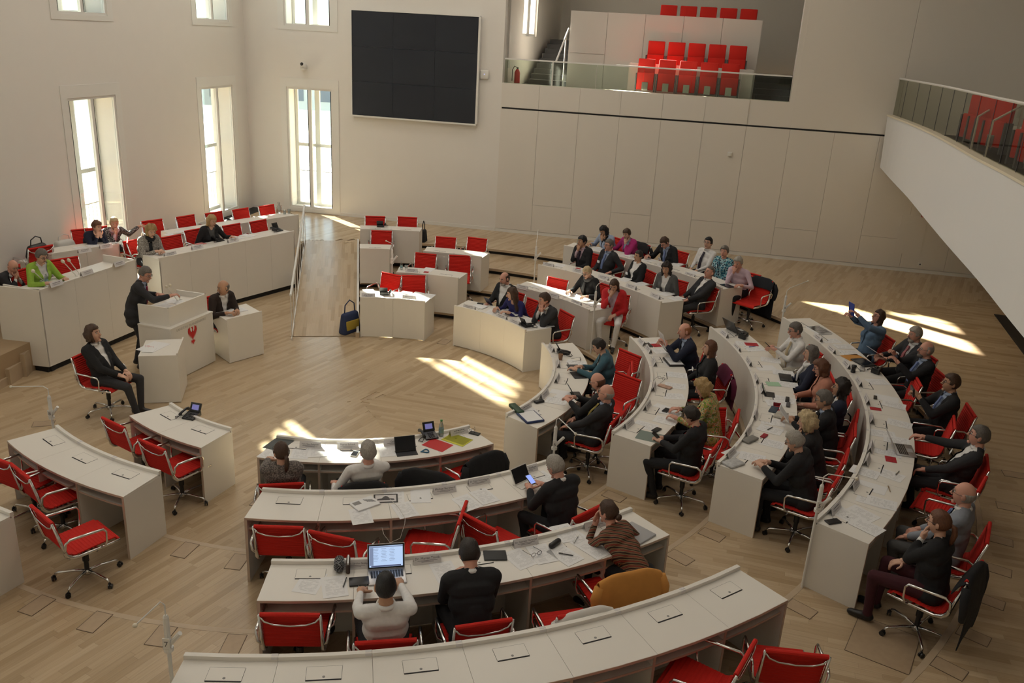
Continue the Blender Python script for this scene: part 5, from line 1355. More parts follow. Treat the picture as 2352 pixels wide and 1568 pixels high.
PE = [
 # presidium and benches on the left
 dict(label='bald man in a dark suit with hands clasped at his chin on the presidium', px=30, py=612, level=4, az=2, legL=(-.08, .12, .085), legR=(.08, .12, .085), lean=42, sz=.92, yaw=-38, nod=14, L='chin', R='chin', top='white', jacket='char', tie='grey', hair='dgrey', hs='bald', sk='pink'),
 dict(label='grey-haired woman in a bright green jacket on the presidium', px=95, py=588, level=4, az=-22, line=L1_, lean=10, nod=14, yaw=-5, top='white', jacket='green', hair='dgrey', hs='pixie', glasses=True, fem=True),
 dict(label='dark-haired woman in navy with both hands at her mouth by the tall window', px=222, py=520, level=4, az=-40, line=L0_, lean=20, yaw=18, nod=4, L='chin', R='chin', top='navy', jacket='navy', hair='auburn', hs='pixie', fem=True),
 dict(label='woman with sunglasses in her hair and a speckled cardigan, one arm stretched aside', px=262, py=512, level=4, az=-35, line=L0_, lean=6, yaw=-18, nod=2, R='chin', L=(-.60, .16, .86), top='pink', jacket='speckle', hair='lblond', hs='short', fem=True, scarf='pink'),
 dict(label='blond woman in a grey poncho with a black scarf, hands folded on the bench', px=346, py=530, level=4, az=GZ_-12, line=L2_, lean=10, yaw=-10, nod=10, L='cross', R='cross', top='black', jacket='poncho', hair='blond', hs='curly', fem=True, scarf='black', badge=False, open_j=.3),
 dict(label='woman with a blond bob and dark cardigan on the long raised bench', px=486, py=507, level=4, az=GZ_-12, line=L2_, lean=6, yaw=0, nod=4, R='lap', L=(-.30, .44, .78), top='grey', jacket='black', hair='blond', hs='bob', fem=True),
 # around the rostrum
 dict(label='man in dark suit and red tie standing at the rostrum, arm stretched out', px=333, py=629, level=0, az=12, lean=17, yaw=-30, nod=14, L=(-.22, .30, 1.15), R=(.10, .55, 1.22), top='lblue', jacket='char', tie='red', hair='dgrey', hs='short', sk='pink', glasses=True, stand=True, vox=.013, sz=1.0),
 dict(label='man with long dark hair in a dark suit, seated left of the rostrum', px=213, py=767, level=0, az=-8, lean=-12, yaw=0, nod=-2, L='lap', R='lap', top='white', jacket='black', legs='char', hair='brown', hs='mid', badge=False, vox=.013, legR=(.12, .52, .085), legL=(-.10, .44, .085)),
 dict(label='balding man in a brown jacket writing at the right small desk by the rostrum', px=514, py=660, level=0, az=-30, lean=20, yaw=-105, legL=(-.1,.16,.085), legR=(.1,.16,.085), nod=4, L='cross', R='desk', top='white', jacket='brown', hair='dgrey', hs='bald', sk='tan', badge=False),
 # far blocks
 dict(label='bearded man in an open dark jacket reading a dark booklet', px=1160, py=640, level=0, az=-135, lean=-4, yaw=-8, nod=20, L='lap', R=(.08, .34, .72), top='white', jacket='black', hair='brown', hs='fringe', beard='grey', sk='pink', badge=False, open_j=1.5),
 dict(label='woman in a navy top with long dark curly hair, arms crossed on the desk', px=1177, py=675, level=0, lean=18, yaw=-38, nod=0, L='cross', R='wide', top='royal', hair='brown', hs='long', fem=True, badge=False, vox=.014),
 dict(label='man in a dark suit and striped tie with clasped hands at his mouth', px=1252, py=688, level=0, lean=14, yaw=-20, nod=4, L='chin', R='chin', top='white', jacket='char', tie='striped', hair='brown', hs='short', badge=False, sk='pink', vox=.014),
 dict(label='blond woman in black with a grey scarf reading papers', px=1349, py=625, level=1, lean=12, yaw=0, nod=20, L='wide', R='desk', top='black', jacket='black', hair='lblond', hs='short', fem=True, scarf='grey', badge=False, glasses=True),
 dict(label='woman in a red jacket and long dark hair, hand at her forehead', px=1411, py=655, level=1, dz=40, lean=12, yaw=-6, nod=22, L='lap', R='face', top='pink', jacket='red', legs='white', hair='brown', hs='long', fem=True),
 dict(label='dark-haired man in a dark suit with a hand over his mouth', px=1338, py=554, level=2, dz=-15, lean=6, yaw=-10, nod=6, L='lap', R='chin', top='pink', jacket='black', tie='dark', hair='black', hs='short', sk='tan', badge=False),
 dict(label='man in a grey suit with blue tie and glasses, arms resting', px=1399, py=563, level=2, dz=-18, lean=-4, yaw=0, nod=4, L='arm', R='lap', top='lblue', jacket='char', tie='blue', hair='dgrey', hs='short', sk='pink', glasses=True, badge=True),
 dict(label='woman in a black jacket and white printed tee with drawn-back hair', px=1467, py=588, level=2, dz=-16, lean=-2, yaw=6, nod=2, L='lap', R='lap', top='white', jacket='black', hair='dark', hs='bun', fem=True, sk='tan', open_j=1.4),
 dict(label='woman in a grey blazer with dark curly hair, seen in profile', px=1531, py=617, level=2, dz=14, lean=2, yaw=10, nod=4, L='lap', R='lap', top='white', jacket='grey', hair='dark', hs='curlylong', fem=True, sk='tan'),
 dict(label='man in a dark grey suit turned away with his legs stretched out', px=1630, py=626, level=2, dz=-12, lean=-14, yaw=10, nod=0, L='lap', R='lap', top='white', jacket='char', legs='char', hair='dgrey', hs='crop', sk='pink', badge=False, vox=.014),
 dict(label='black-haired woman in a pale blue cardigan leaning her face on her hands', px=1387, py=530, level=3, dz=-14, lean=16, yaw=0, nod=18, L='face', R='wide', top='black', jacket='lblue', hair='black', hs='mid', fem=True, sk='tan'),
 dict(label='short-haired woman in a magenta blazer, chin on her hand', px=1440, py=537, level=3, dz=-14, lean=14, yaw=12, nod=10, L='chin', R='wide', top='lblue', jacket='magenta', hair='brown', hs='pixie', fem=True, badge=False),
 dict(label='man in a black suit looking down at the farthest desk', px=1527, py=556, level=3, dz=-8, lean=14, yaw=0, nod=32, L='lap', R='wide', top='lblue', jacket='black', tie='blue', hair='brown', hs='short', sk='pink', glasses=True),
 dict(label='man in a white shirt with dark tie and glasses, leaning back', px=1627, py=558, level=3, dz=-6, lean=-8, yaw=14, nod=0, L='lap', R='lap', top='white', tie='dark', legs='black', hair='black', hs='short', glasses=True, sk='fair', badge=False),
 dict(label='woman in a turquoise patterned top beside the white-shirted man', px=1664, py=578, level=3, dz=8, lean=0, yaw=12, nod=0, L='lap', R='lap', top='tealprint', jacket='tealprint', hair='dgrey', hs='pixie', fem=True, sk='pink', badge=False, open_j=.5),
 dict(label='grey-haired man in a pink shirt resting his mouth on his hand', px=1696, py=603, level=3, dz=12, lean=20, yaw=6, nod=6, L='wide', R='chin', top='pink', legs='black', hair='grey', hs='short', sk='pink', badge=False),
 # right block, inner row
 dict(label='woman in a teal cardigan with dark hair, touching a tablet', px=1377, py=795, level=0, lean=16, yaw=0, nod=20, L=(-.14, .50, .79), R='cross', top='white', jacket='teal', legs='black', hair='dark', hs='pixie', fem=True, badge=False, vox=.013, open_j=.8),
 dict(label='balding bearded man in a dark suit writing on a propped tablet', px=1374, py=877, level=0, lean=10, yaw=0, nod=14, L=(-.10, .42, .84), R=(.06, .42, .84), top='white', jacket='black', tie='striped', hair='auburn', hs='bald', beard='dgrey', sk='pink', glasses=True, vox=.013),
 dict(label='bald man with yellow tie and dark-rimmed glasses leaning back in a dark suit', px=1393, py=904, level=0, lean=-6, yaw=4, nod=2, L='thigh', R='thigh', top='lblue', jacket='char', legs='char', tie='yellow', hair='grey', hs='bald', sk='pink', glasses=True, vox=.013, dz=6),
 # right block, second row
 dict(label='ginger-haired balding man in a navy jacket holding up a sheet', px=1574, py=760, level=1, lean=12, yaw=0, nod=6, L=(-.10, .42, .95), R=(.04, .44, .92), top='lblue', jacket='navy', hair='ginger', hs='fringe', sk='pink', badge=False),
 dict(label='woman with long brown hair in black, beside the ginger-haired man', px=1631, py=800, level=1, dz=6, lean=-2, yaw=0, nod=0, L='lap', R='lap', top='black', jacket='black', hair='auburn', hs='long', fem=True),
 dict(label='blond curly woman in a yellow-green flowered blouse bent over her phone', px=1616, py=892, level=1, lean=30, yaw=6, nod=22, L='wide', R='cross', top='black', jacket='floral', hair='blond', hs='curly', fem=True, badge=False, sk='pink', vox=.013),
 dict(label='short dark-haired woman with glasses in black over red, reading her phone', px=1590, py=955, level=1, dz=2, lean=10, yaw=-2, nod=30, L=(-.05, .34, .74), R=(.05, .36, .74), top='red', jacket='black', legs='black', hair='dark', hs='pixie', fem=True, glasses=True, badge=False, vox=.013),
 # right block, third row
 dict(label='man in a white shirt and pale tie with glasses, typing on a phone', px=1828, py=758, level=2, lean=4, yaw=0, nod=12, L=(-.06, .36, .86), R=(.06, .36, .86), top='white', tie='cream', legs='cream', hair='dgrey', hs='short', sk='pink', glasses=True, badge=False),
 dict(label='woman with long grey-blond hair in a dark jacket and white scarf', px=1864, py=812, level=2, lean=2, yaw=-4, nod=2, L='thigh', R='thigh', top='white', jacket='navy', hair='dgrey', hs='long', fem=True, scarf='white'),
 dict(label='woman with an auburn bob and glasses in a peach jacket', px=1887, py=845, level=2, lean=8, yaw=0, nod=14, L='lap', R=(.06, .36, .70), top='peach', jacket='peach', legs='beige', hair='auburn', hs='bob', fem=True, glasses=True, badge=False, sk='pink'),
 dict(label='woman with dark shoulder-length curls in a navy jacket by the curved panel', px=1932, py=892, level=2, dz=-2, lean=-4, yaw=4, nod=0, L='lap', R='lap', top='white', jacket='navy', legs='black', hair='dark', hs='curlylong', fem=True, glasses=True, sk='tan', badge=False),
 dict(label='grey-haired man with glasses in a black suit and blue shirt holding a booklet', px=1894, py=918, level=2, dz=0, lean=8, yaw=0, nod=8, L=(-.10, .42, .84), R='desk', top='lblue', jacket='black', hair='dgrey', hs='short', sk='tan', glasses=True, badge=False),
 dict(label='woman with tousled blond hair in black, hands near her chin', px=1855, py=970, level=2, dz=2, lean=16, yaw=0, nod=4, L='chin', R='chin', top='black', jacket='black', hair='lblond', hs='curly', fem=True, badge=False),
 dict(label='short grey-haired woman with glasses in black, writing', px=1827, py=1014, level=2, dz=2, lean=22, yaw=0, nod=14, L=(-.10, .46, .79), R=(.04, .44, .79), top='black', jacket='black', legs='black', hair='grey', hs='pixie', fem=True, glasses=True, badge=False, vox=.013),
 # right block, outer row
 dict(label='long-haired woman in a blue-grey cardigan holding up a blue booklet', px=2018, py=728, level=3, dz=6, lean=-10, yaw=0, nod=-6, L=(-.12, .34, 1.22), R=(.02, .38, 1.18), top='bluegrey', jacket='bluegrey', legs='black', hair='brown', hs='long', fem=True, glasses=True, sk='pink', badge=False, open_j=.5),
 dict(label='grey-bearded man in a dark suit with a striped tie reading a paper', px=2103, py=768, level=3, dz=8, lean=-6, yaw=0, nod=12, L=(-.06, .40, .80), R=(.10, .38, .80), top='white', jacket='char', tie='striped', legs='black', hair='grey', hs='short', beard='grey', sk='pink'),
 dict(label='balding bearded man in a black suit gesturing with raised hands', px=2128, py=804, level=3, dz=2, lean=-6, yaw=0, nod=2, L=(-.10, .34, .98), R=(.06, .36, 1.06), top='lblue', jacket='black', tie='blue', legs='black', hair='grey', hs='fringe', beard='dgrey', sk='pink', glasses=True),
 dict(label='brown-haired man with glasses filming with a dark device', px=2186, py=880, level=3, dz=2, lean=-2, yaw=0, nod=0, L=(-.10, .34, .95), R=(.08, .34, .92), top='lblue', jacket='black', tie='blue', legs='black', hair='brown', hs='short', glasses=True, sk='tan', badge=False),
 dict(label='grey-haired man in an open dark suit leaning far back, arm to his laptop', px=2250, py=1002, level=3, dz=-4, lean=-20, yaw=0, nod=6, L='thigh', R=(.22, .66, .86), top='white', jacket='char', legs='char', hair='dgrey', hs='short', glasses=True, sk='pink', vox=.013, open_j=1.7, legL=(-.1, .62, .085)),
 dict(label='bald man with glasses in a light grey jacket near the right edge', px=2216, py=1136, level=3, dz=0, lean=-6, yaw=0, nod=4, L='thigh', R='lap', top='white', jacket='lgrey', legs='grey', tie='blue', hair='grey', hs='bald', glasses=True, sk='pink', vox=.013, badge=False),
 dict(label='woman with a brown ponytail and glasses in a dark jacket, hand at her mouth', px=2158, py=1200, level=3, dz=0, lean=4, yaw=0, nod=2, L='chin', R='lap', top='white', jacket='black', legs='wine', hair='auburn', hs='pony', fem=True, glasses=True, vox=.013, badge=False),
 # middle block
 dict(label='woman with a ponytail in a tweed jacket, seen from behind', px=646, py=1038, level=0, dz=14, lean=4, yaw=28, nod=4, L='desk', R='lap', top='tweed', jacket='tweed', legs='black', hair='brown', hs='pony', fem=True, glasses=True, badge=False, vox=.012, open_j=.4),
 dict(label='grey-haired man in a white shirt seen from behind, leaning left', px=846, py=1038, level=0, dz=8, lean=2, yaw=6, nod=6, L='arm', R='desk', top='white', legs='black', hair='grey', hs='short', sk='pink', badge=False, vox=.012, side=.05),
 dict(label='grey-haired man in a black suit from behind, thumbing a phone', px=1277, py=1072, level=1, dz=6, lean=20, yaw=6, nod=22, L='type', R='type', top='white', jacket='black', legs='black', hair='grey', hs='short', sk='pink', badge=False, vox=.012),
 dict(label='man with very short black hair in a white pullover, working at the lit laptop', px=886, py=1348, level=2, dz=0, lean=14, yaw=0, nod=14, L='desk', R=(.14, .50, .80), top='white', legs='black', hair='black', hs='crop', sk='tan', badge=False, vox=.011),
 dict(label='dark-haired man in a black suit with elbows on the desk, seen from behind', px=1079, py=1272, level=2, dz=-4, lean=18, yaw=0, nod=26, L='cross', R='cross', top='white', jacket='black', legs='black', hair='dark', hs='short', sk='pink', badge=False, vox=.011),
 dict(label='woman with a low bun in a chevron-striped sweater, hand raised to her face', px=1398, py=1176, level=2, dz=14, seat=False, maxd=1.12, lean=8, yaw=6, nod=0, L='face', R='wide', top='stripes', legs='black', hair='brown', hs='bun', fem=True, sk='pink', badge=False, vox=.011),
]
SHORT = ['bald man on the presidium', 'woman in bright green', 'dark-haired woman in navy by the window', 'woman in a speckled cardigan', 'woman in a grey poncho', 'woman with a blond bob at the long bench', 'standing speaker', 'long-haired man left of the rostrum', 'man in a brown jacket right of the rostrum', 'bearded man reading a booklet', 'woman in a navy top', 'man with a striped tie and clasped hands', 'blond woman with a grey scarf', 'woman in a red jacket', 'dark-haired man covering his mouth', 'man in a grey suit and blue tie', 'woman in black jacket and white tee', 'woman in a grey blazer', 'man in grey with outstretched legs', 'woman in a pale blue cardigan', 'woman in magenta', 'man in black looking down', 'man in a white shirt and dark tie', 'woman in turquoise print', 'man in a pink shirt', 'woman in a teal cardigan', 'bearded man with a propped tablet', 'bald man with a yellow tie', 'ginger-haired man in navy', 'long-haired woman beside the ginger-haired man', 'woman in a flowered blouse', 'short-haired woman in black over red', 'man in a white shirt and pale tie', 'woman with long grey-blond hair', 'woman in a peach jacket', 'curly dark-haired woman by the curved panel', 'grey-haired man with a booklet', 'woman with tousled blond hair', 'short grey-haired woman writing', 'woman raising a blue booklet', 'grey-bearded man reading a paper', 'bearded man gesturing with raised hands', 'man filming with a dark device', 'grey-haired man leaning far back', 'bald man in a light grey jacket', 'woman with a ponytail and dark jacket', 'ponytailed woman in tweed', 'grey-haired man in a white shirt', 'grey-haired man in black with a phone', 'man in a white pullover at the laptop', 'man in a black suit with elbows on the desk', 'woman in a chevron-striped sweater']
assert len(SHORT) == len(PE)
for d, k_ in zip(PE, SHORT): person(chair='red swivel chair under the '+k_, **d)
finish_people()

# ================================================================== THINGS ON THE DESKS
def near_person(x, y):
    b = min(range(len(TODO)), key=lambda i: (TODO[i]['o'][0]-x)**2+(TODO[i]['o'][1]-y)**2+(0 if i != 6 else .5)); return SHORT[b], math.hypot(TODO[b]['o'][0]-x, TODO[b]['o'][1]-y)
stackz = {}
def desk_pos(px, py, level, h=0, zt=None):
    z = (level*S+TOP if level < 4 else 1.247) if zt is None else zt
    p = W(px, py, z+h); return p, z
def rot_of(p, off, level):
    return rad((ang(p)+90 if level < 4 else 60)+off)
def zlift(x, y):
    k = 0
    for (a, b) in list(stackz): 
        if (a-x)**2+(b-y)**2 < .09: k += 1
    stackz[(x, y)] = 1; return .0016+.0013*k
def item(px, py, level, name, lab, cat, off=0, group=None, h=0, zt=None, lift=False, absrz=None):
    p, z = desk_pos(px, py, level, h, zt); rz = rot_of(p, off, level) if absrz is None else rad(absrz)
    t = thing(name, (p[0], p[1], z+(zlift(*p) if lift else .0016)), rz, lab, cat, group); return t
PSH = {}; SHEETS = []
def paper(px, py, level, off=0, blank=False, w_=.21, l_=.297, lab=None, colr=None):
    p, z = desk_pos(px, py, level)
    if lab is None:
        k, d = near_person(*p); lab = ('blank' if blank else 'printed')+' white sheet on the desk by the '+k; grp = 'sheets by the '+k if not blank else 'blank sheets by the '+k
    else: grp = None
    key = (w_, l_, blank, colr)
    if key not in PSH:
        mb = MB(); mb.box((0, 0, 0), (w_, l_, .001)); PSH[key] = mb.mesh('paper_sheet', (mat('paper_'+colr[0], colr[1], .6) if colr else (M_blank if blank else M_paper)))
    o = addobj('paper_sheet' if not colr else 'coloured_sheet', PSH[key]); o.location = (p[0], p[1], z+zlift(*p)); o.rotation_euler = (0, 0, rot_of(p, off, level)); tag(o, lab, 'paper'); SHEETS.append((o, grp, py)) if grp else None; return o
rq = random.Random(21)
PAP = {0: [(624, 1040), (691, 1040), (778, 1046), (730, 1036), (891, 1035), (1323, 833), (1287, 903), (1278, 921), (1300, 912), (1132, 716), (1166, 716), (1210, 735), (1251, 748), (848, 669), (930, 674), (958, 676), (984, 680)],
       1: [(905, 1138), (966, 1138), (930, 1171), (829, 1185), (1073, 1154), (1112, 1140), (1250, 1098), (1498, 790), (1520, 806), (1547, 834), (1555, 861), (1551, 886), (1547, 910), (1524, 938), (1540, 945), (1529, 966), (1483, 977), (1224, 659), (1285, 670), (1316, 680), (1360, 698), (1387, 705), (984, 619)],
       2: [(712, 1338), (768, 1347), (1022, 1313), (1194, 1283), (1245, 1272), (1298, 1275), (1321, 1234), (1299, 1224), (1364, 1261), (1712, 790), (1731, 801), (1759, 845), (1798, 856), (1809, 883), (1801, 917), (1785, 926), (1775, 969), (1769, 987), (1772, 1018), (1692, 1045), (1728, 1050), (1285, 610), (1343, 620), (1435, 642), (1472, 652), (1530, 675), (1554, 685), (1770, 827)],
       3: [(1909, 783), (1938, 796), (1951, 810), (2015, 877), (2037, 915), (2053, 930), (2066, 973), (2027, 996), (2059, 1011), (2040, 1038), (2043, 1090), (1986, 1084), (2002, 1119), (2002, 1150), (2025, 1155), (1980, 1180), (1950, 1186), (1991, 1210), (1374, 571), (1442, 588), (1489, 598), (1554, 607), (1591, 627)],
       4: [(362, 582), (541, 546), (569, 541), (420, 533), (395, 539), (146, 640), (232, 613), (187, 570), (253, 556), (215, 565)]}
for lv, ls in PAP.items():
    for (x, y) in ls: paper(x, y, lv, rq.uniform(-16, 16), blank=rq.random() < .12)
for x, y, w_, l_, c_, lv, off, lab in (
 (1005, 1022, .31, .235, ('red', (.55, .02, .02)), 0, -58, 'open red folder half on the innermost middle desk'),
 (1050, 1010, .235, .32, ('yellow', (.62, .60, .05)), 0, 28, 'yellow folder under a white pad beside the red folder'),
 (2011, 939, .10, .14, ('crimson', (.42, .01, .02)), 3, 0, 'small crimson booklet on the outermost desk before the filming man'),
 (2046, 1055, .15, .12, ('crimson', (.42, .01, .02)), 3, 10, 'crimson booklet on the outermost desk below the grey laptop'),
 (1726, 791, .15, .21, ('crimson', (.42, .01, .02)), 2, -8, 'crimson folder at the far end of the third right desk'),
 (1507, 793, .15, .15, ('crimson', (.42, .01, .02)), 1, 8, 'crimson sheet at the far end of the second right desk'),
 (979, 625, .10, .10, ('crimson', (.42, .01, .02)), 1, 0, 'small crimson card on the desk with the bottle'),
 (1327, 617, .12, .12, ('crimson', (.42, .01, .02)), 2, 0, 'small crimson card beside the dark-haired man covering his mouth'),
 (1960, 821, .24, .32, ('orange', (.60, .28, .06)), 3, 20, 'orange folder on the outermost desk near the camera'),
 (1776, 882, .16, .2, ('mint', (.40, .62, .42)), 2, 10, 'pale green sheet on the third right desk'),
 (460, 560, .2, .16, ('rose', (.62, .22, .20)), 4, 0, 'rose-coloured sheet on the long raised bench'),
 (1494, 1003, .27, .33, ('greygreen', (.20, .25, .22)), 1, 10, 'grey-green folder at the near end of the second right desk'),
 (640, 1020, .24, .31, ('slate', (.07, .08, .08)), 0, -10, 'dark folder at the left end of the innermost middle desk'),
 (1785, 934, .28, .10, ('crimson', (.42, .01, .02)), 2, 0, 'narrow crimson folder under papers on the third right desk')):
    paper(x, y, lv, off, False, w_, l_, lab, c_)
paper(1052, 1008, 0, 28, True, .21, .297, 'white pad on the yellow folder')
# picture print with dark border, magazine, zebra-patterned bag, scheme on the stenographer's desk
t = item(886, 1145, 1, 'picture_print', 'black-bordered print of a domed building on the second middle desk', 'picture', -4, lift=True)
mb = MB(); mb.box((0, 0, .001), (.25, .17, .002)); mb.build('border', M_blackp, t); mb = MB(); mb.box((0, 0, .0025), (.215, .135, .001)); mb.build('image', M_card, t)
mb = MB(); mb.add([(-.09, -.04, .0035), (.09, -.04, .0035), (.085, -.01, .0035), (.04, .0, .0035), (.02, .035, .0035), (0, .045, .0035), (-.02, .035, .0035), (-.04, 0, .0035), (-.085, -.01, .0035)], [tuple(range(9))]); mb.build('silhouette', M_dgrey, t)
t = item(838, 1158, 1, 'magazine', 'opened white magazine with a striped crest beside the picture print', 'magazine', 30, lift=True)
mb = MB(); mb.box((0, 0, .006), (.26, .19, .012)); mb.build('pages', M_blank, t); mb = MB(); mb.box((-.07, .04, .0125), (.08, .06, .001)); mb.build('photo', M_grey, t)
mb = MB()
for i in range(6): mb.box((.03+.014*i, .035-.008*i, .0125), (.006, .07, .001), .3)
mb.build('crest', M_dgrey, t)
t = item(1881, 760, 3, 'zebra_bag', 'black and white zebra-patterned bag at the far end of the outermost desk', 'bag', 5, lift=True)
mb = MB(); mb.box((0, 0, .012), (.36, .26, .024)); mb.build('fabric', M_blank, t); mb = MB()
for i in range(9):
    x = -.16+.04*i; vs = []
    for j in range(7): y = -.12+.04*j; w_ = .014+.003*math.sin(j*1.7+i); xo = .012*math.sin(j*1.1+i*.8); vs += [(x+xo-w_, y, .0245), (x+xo+w_, y, .0245)]
    mb.add(vs, [(2*j, 2*j+1, 2*j+3, 2*j+2) for j in range(6)])
mb.build('stripes', M_blackp, t)
p = W(352, 795, ZQ+.01)
t = thing('seating_plan', (p[0], p[1], ZQ+.001), rad(165), 'laminated seating plan with red rows on the left small desk', 'paper'); mb = MB(); mb.box((0, 0, .001), (.30, .42, .002)); mb.build('sheet', M_blank, t)
mb = MB()
for r_ in range(3):
    for k in range(7): a = rad(20+k*20); mb.box((.04+(.05+.025*r_)*math.cos(a), -.03+(.05+.025*r_)*math.sin(a), .0025), (.012, .008, .001), a)
mb.build('red_rows', mat('emblem_red', (.6, .02, .02)), t)
p = W(343, 803, ZQ+.006); mb = MB(); mb.box((0, 0, 0), (.21, .16, .002)); o = mb.build('white_card', M_blank); o.location = (p[0], p[1], ZQ+.006); o.rotation_euler = (0, 0, rad(95)); tag(o, 'white card lying on the seating plan', 'paper')
p = W(545, 712, ZQ+.006); mb = MB(); mb.box((0, 0, 0), (.30, .21, .002)); o = mb.build('paper_sheet', M_paper); o.location = (p[0], p[1], ZQ+.004); o.rotation_euler = (0, 0, rad(45)); tag(o, 'printed sheet under the hands of the man in a brown jacket', 'paper')
zz = RT-.09
for i, (x, y, lab) in enumerate(((404, 693, 'manuscript page lying on the rostrum under the hand of the speaker'), (380, 703, 'white page at the near end of the rostrum reading top'))):
    p = W(x, y, zz); mb = MB(); mb.box((0, 0, 0), (.21, .30, .002)); o = mb.build('paper_sheet', M_paper); o.location = (p[0], p[1], zz+.003); o.rotation_euler = (0, 0, rad(75-20*i)); tag(o, lab, 'paper')

# ---- name cards
def card_mesh():
    mb = MB(); w_, h_ = .125, .078
    for s_ in (-1, 1):
        mb.add([(-w_, s_*.032, 0), (w_, s_*.032, 0), (w_, s_*.003, h_), (-w_, s_*.003, h_), (-w_, s_*.030, 0), (w_, s_*.030, 0), (w_, s_*.001, h_), (-w_, s_*.001, h_)], [(0, 1, 2, 3), (4, 5, 6, 7), (0, 4, 5, 1), (3, 2, 6, 7), (0, 3, 7, 4), (1, 5, 6, 2)])
    return mb.mesh('card', M_card)
CM = card_mesh(); LM = None
def lines_mesh():
    mb = MB(); rl = random.Random(4)
    for s_ in (-1, 1):
        for z, h_, hw, n_ in ((.050, .011, .075, 2), (.033, .004, .085, 4), (.024, .004, .060, 3)):
            x = -hw
            while x < hw:
                wd = rl.uniform(.012, .03); x1 = min(hw, x+wd); f = z/.078; y = s_*(.032*(1-f)+.003*f+.0012)
                mb.add([(x, y, z), (x1, y, z), (x1, y-s_*.0004*h_/.01, z+h_), (x, y-s_*.0004*h_/.01, z+h_)], [(0, 1, 2, 3)]); x = x1+.006
    return mb.mesh('lettering', mat('card_ink', (.22, .20, .21), .7))
LM = lines_mesh()
ROWN = {'C1': (0, 'innermost middle desk'), 'C2': (1, 'second middle desk'), 'C3': (2, 'third middle desk'), 'R1': (0, 'innermost right desk'), 'R2': (1, 'second right desk'), 'R3': (2, 'third right desk'), 'R4': (3, 'outermost right desk'),
        'B1': (0, 'desk of the woman in a navy top'), 'B2': (1, 'desk of the woman in a red jacket'), 'B3': (2, 'desk of the woman in black and white'), 'B4': (3, 'farthest desk with the pink-shirted man'), 'M1': (0, 'two-seat desk at the foot of the ramp'), 'M2': (1, 'desk with the bottle'),
        'G1': (4, 'presidium bench'), 'G2': (4, 'long raised bench'), 'G0': (4, 'short bench by the tall window')}
CARDS = {'C1': [(713, 1022, 'Vera Haas-Gelejinski'), (799, 1023, 'Marco Schank'), (905, 1016, 'Gabriel'), (1052, 990, 0)], 'C2': [(1021, 1124, 'Michael Bernhard'), (1100, 1105, 'Dr. Peter Fichtenbauer'), (1212, 1078, 'Werner Herbert')],
 'C3': [(815, 1296, 'Erzsebet Sándor-Szalay'), (981, 1284, 'Dr. Marian Török'), (1206, 1243, 'Dr. Gabriele Morandell'), (1365, 1204, 'Liina L.')],
 'R1': [(1267, 799, 0), (1280, 834, 0), (1280, 869, 0), (1250, 906, 0), (1199, 934, 0)], 'R2': [(1474, 785, 0), (1490, 802, 0), (1503, 831, 0), (1502, 888, 0), (1487, 932, 0), (1444, 973, 0)],
 'R3': [(1664, 767, 0), (1693, 799, 0), (1720, 831, 0), (1737, 870, 0), (1752, 893, 0), (1733, 952, 0), (1717, 990, 0), (1677, 1040, 0)],
 'R4': [(1879, 776, 0), (1910, 803, 0), (1945, 837, 0), (1973, 877, 0), (1991, 918, 0), (2000, 961, 0), (1997, 1026, 0), (1987, 1055, 0), (1958, 1110, 0), (1914, 1166, 0)],
 'B1': [(1076, 707, 0), (1152, 728, 0), (1183, 740, 0)], 'B2': [(1200, 660, 0), (1272, 680, 0), (1324, 696, 0)], 'B3': [(1257, 610, 0), (1328, 623, 0), (1386, 638, 0), (1450, 659, 0), (1505, 680, 0)],
 'B4': [(1459, 592, 0), (1523, 610, 0), (1585, 632, 0)], 'M1': [(846, 679, 'Jörg Mitzlaff'), (940, 684, 0)], 'M2': [(945, 622, 0)], 'G1': [(128, 652, 0), (199, 627, 0), (273, 606, 0)], 'G2': [(391, 584, 0), (453, 568, 0), (535, 552, 0)], 'G0': [(194, 576, 0), (243, 566, 0)]}
for k_, ls in CARDS.items():
    lv, nm = ROWN[k_]
    for i, (x, y, txt) in enumerate(ls):
        zt = None
        if k_ == 'G1': zt = 1.37
        p, z = desk_pos(x, y, lv, .03, zt)
        if lv < 4:
            a_ = ang(p); r_ = max(np.linalg.norm(p-C), RST[lv]+.085); p = P(r_, a_) if r_ < RST[lv]+.3 else p
        rz = rad(ang(p)-90) if lv < 4 else (rad(-16+90) if k_ == 'G1' else rad(58))
        end = 'left' if k_[0] in 'CMGB' else 'far'
        lab = 'name card, %s from %s end, %s' % (ORD[i], end, nm)
        t = thing('name_card', (p[0], p[1], z+.001), rz, lab, 'name card'); addobj('card', CM, t)
        if txt:
            me = text_mesh(txt, .031 if len(txt) < 17 else .024); me.materials.clear(); me.materials.append(M_dgrey)
            f = .045/.078; sl_ = math.atan2(.029, .078)
            if True:   # outer side (towards the sitters for the desks) and the other side
                o = addobj('lettering', me, t, loc=(0, .032*(1-f)+.003*f+.0015, .042), rot=(PI/2+sl_*0, 0, PI)); o.rotation_euler = Euler((PI/2-sl_, 0, PI), 'XYZ')
                o = addobj('lettering', me, t, loc=(0, -(.032*(1-f)+.003*f+.0015), .042)); o.rotation_euler = Euler((PI/2-sl_, 0, 0), 'XYZ')
            mb = MB()
            for s_ in (-1, 1):
                for z_, hw in ((.030, .09), (.020, .055)):
                    ff = z_/.078; y_ = s_*(.032*(1-ff)+.003*ff+.0012); mb.add([(-hw, y_, z_), (hw, y_, z_), (hw, y_-s_*.0012, z_+.004), (-hw, y_-s_*.0012, z_+.004)], [(0, 1, 2, 3)])
            mb.build('small_print', mat('card_ink', (.22, .20, .21)), t)
        else: addobj('lettering', LM, t)

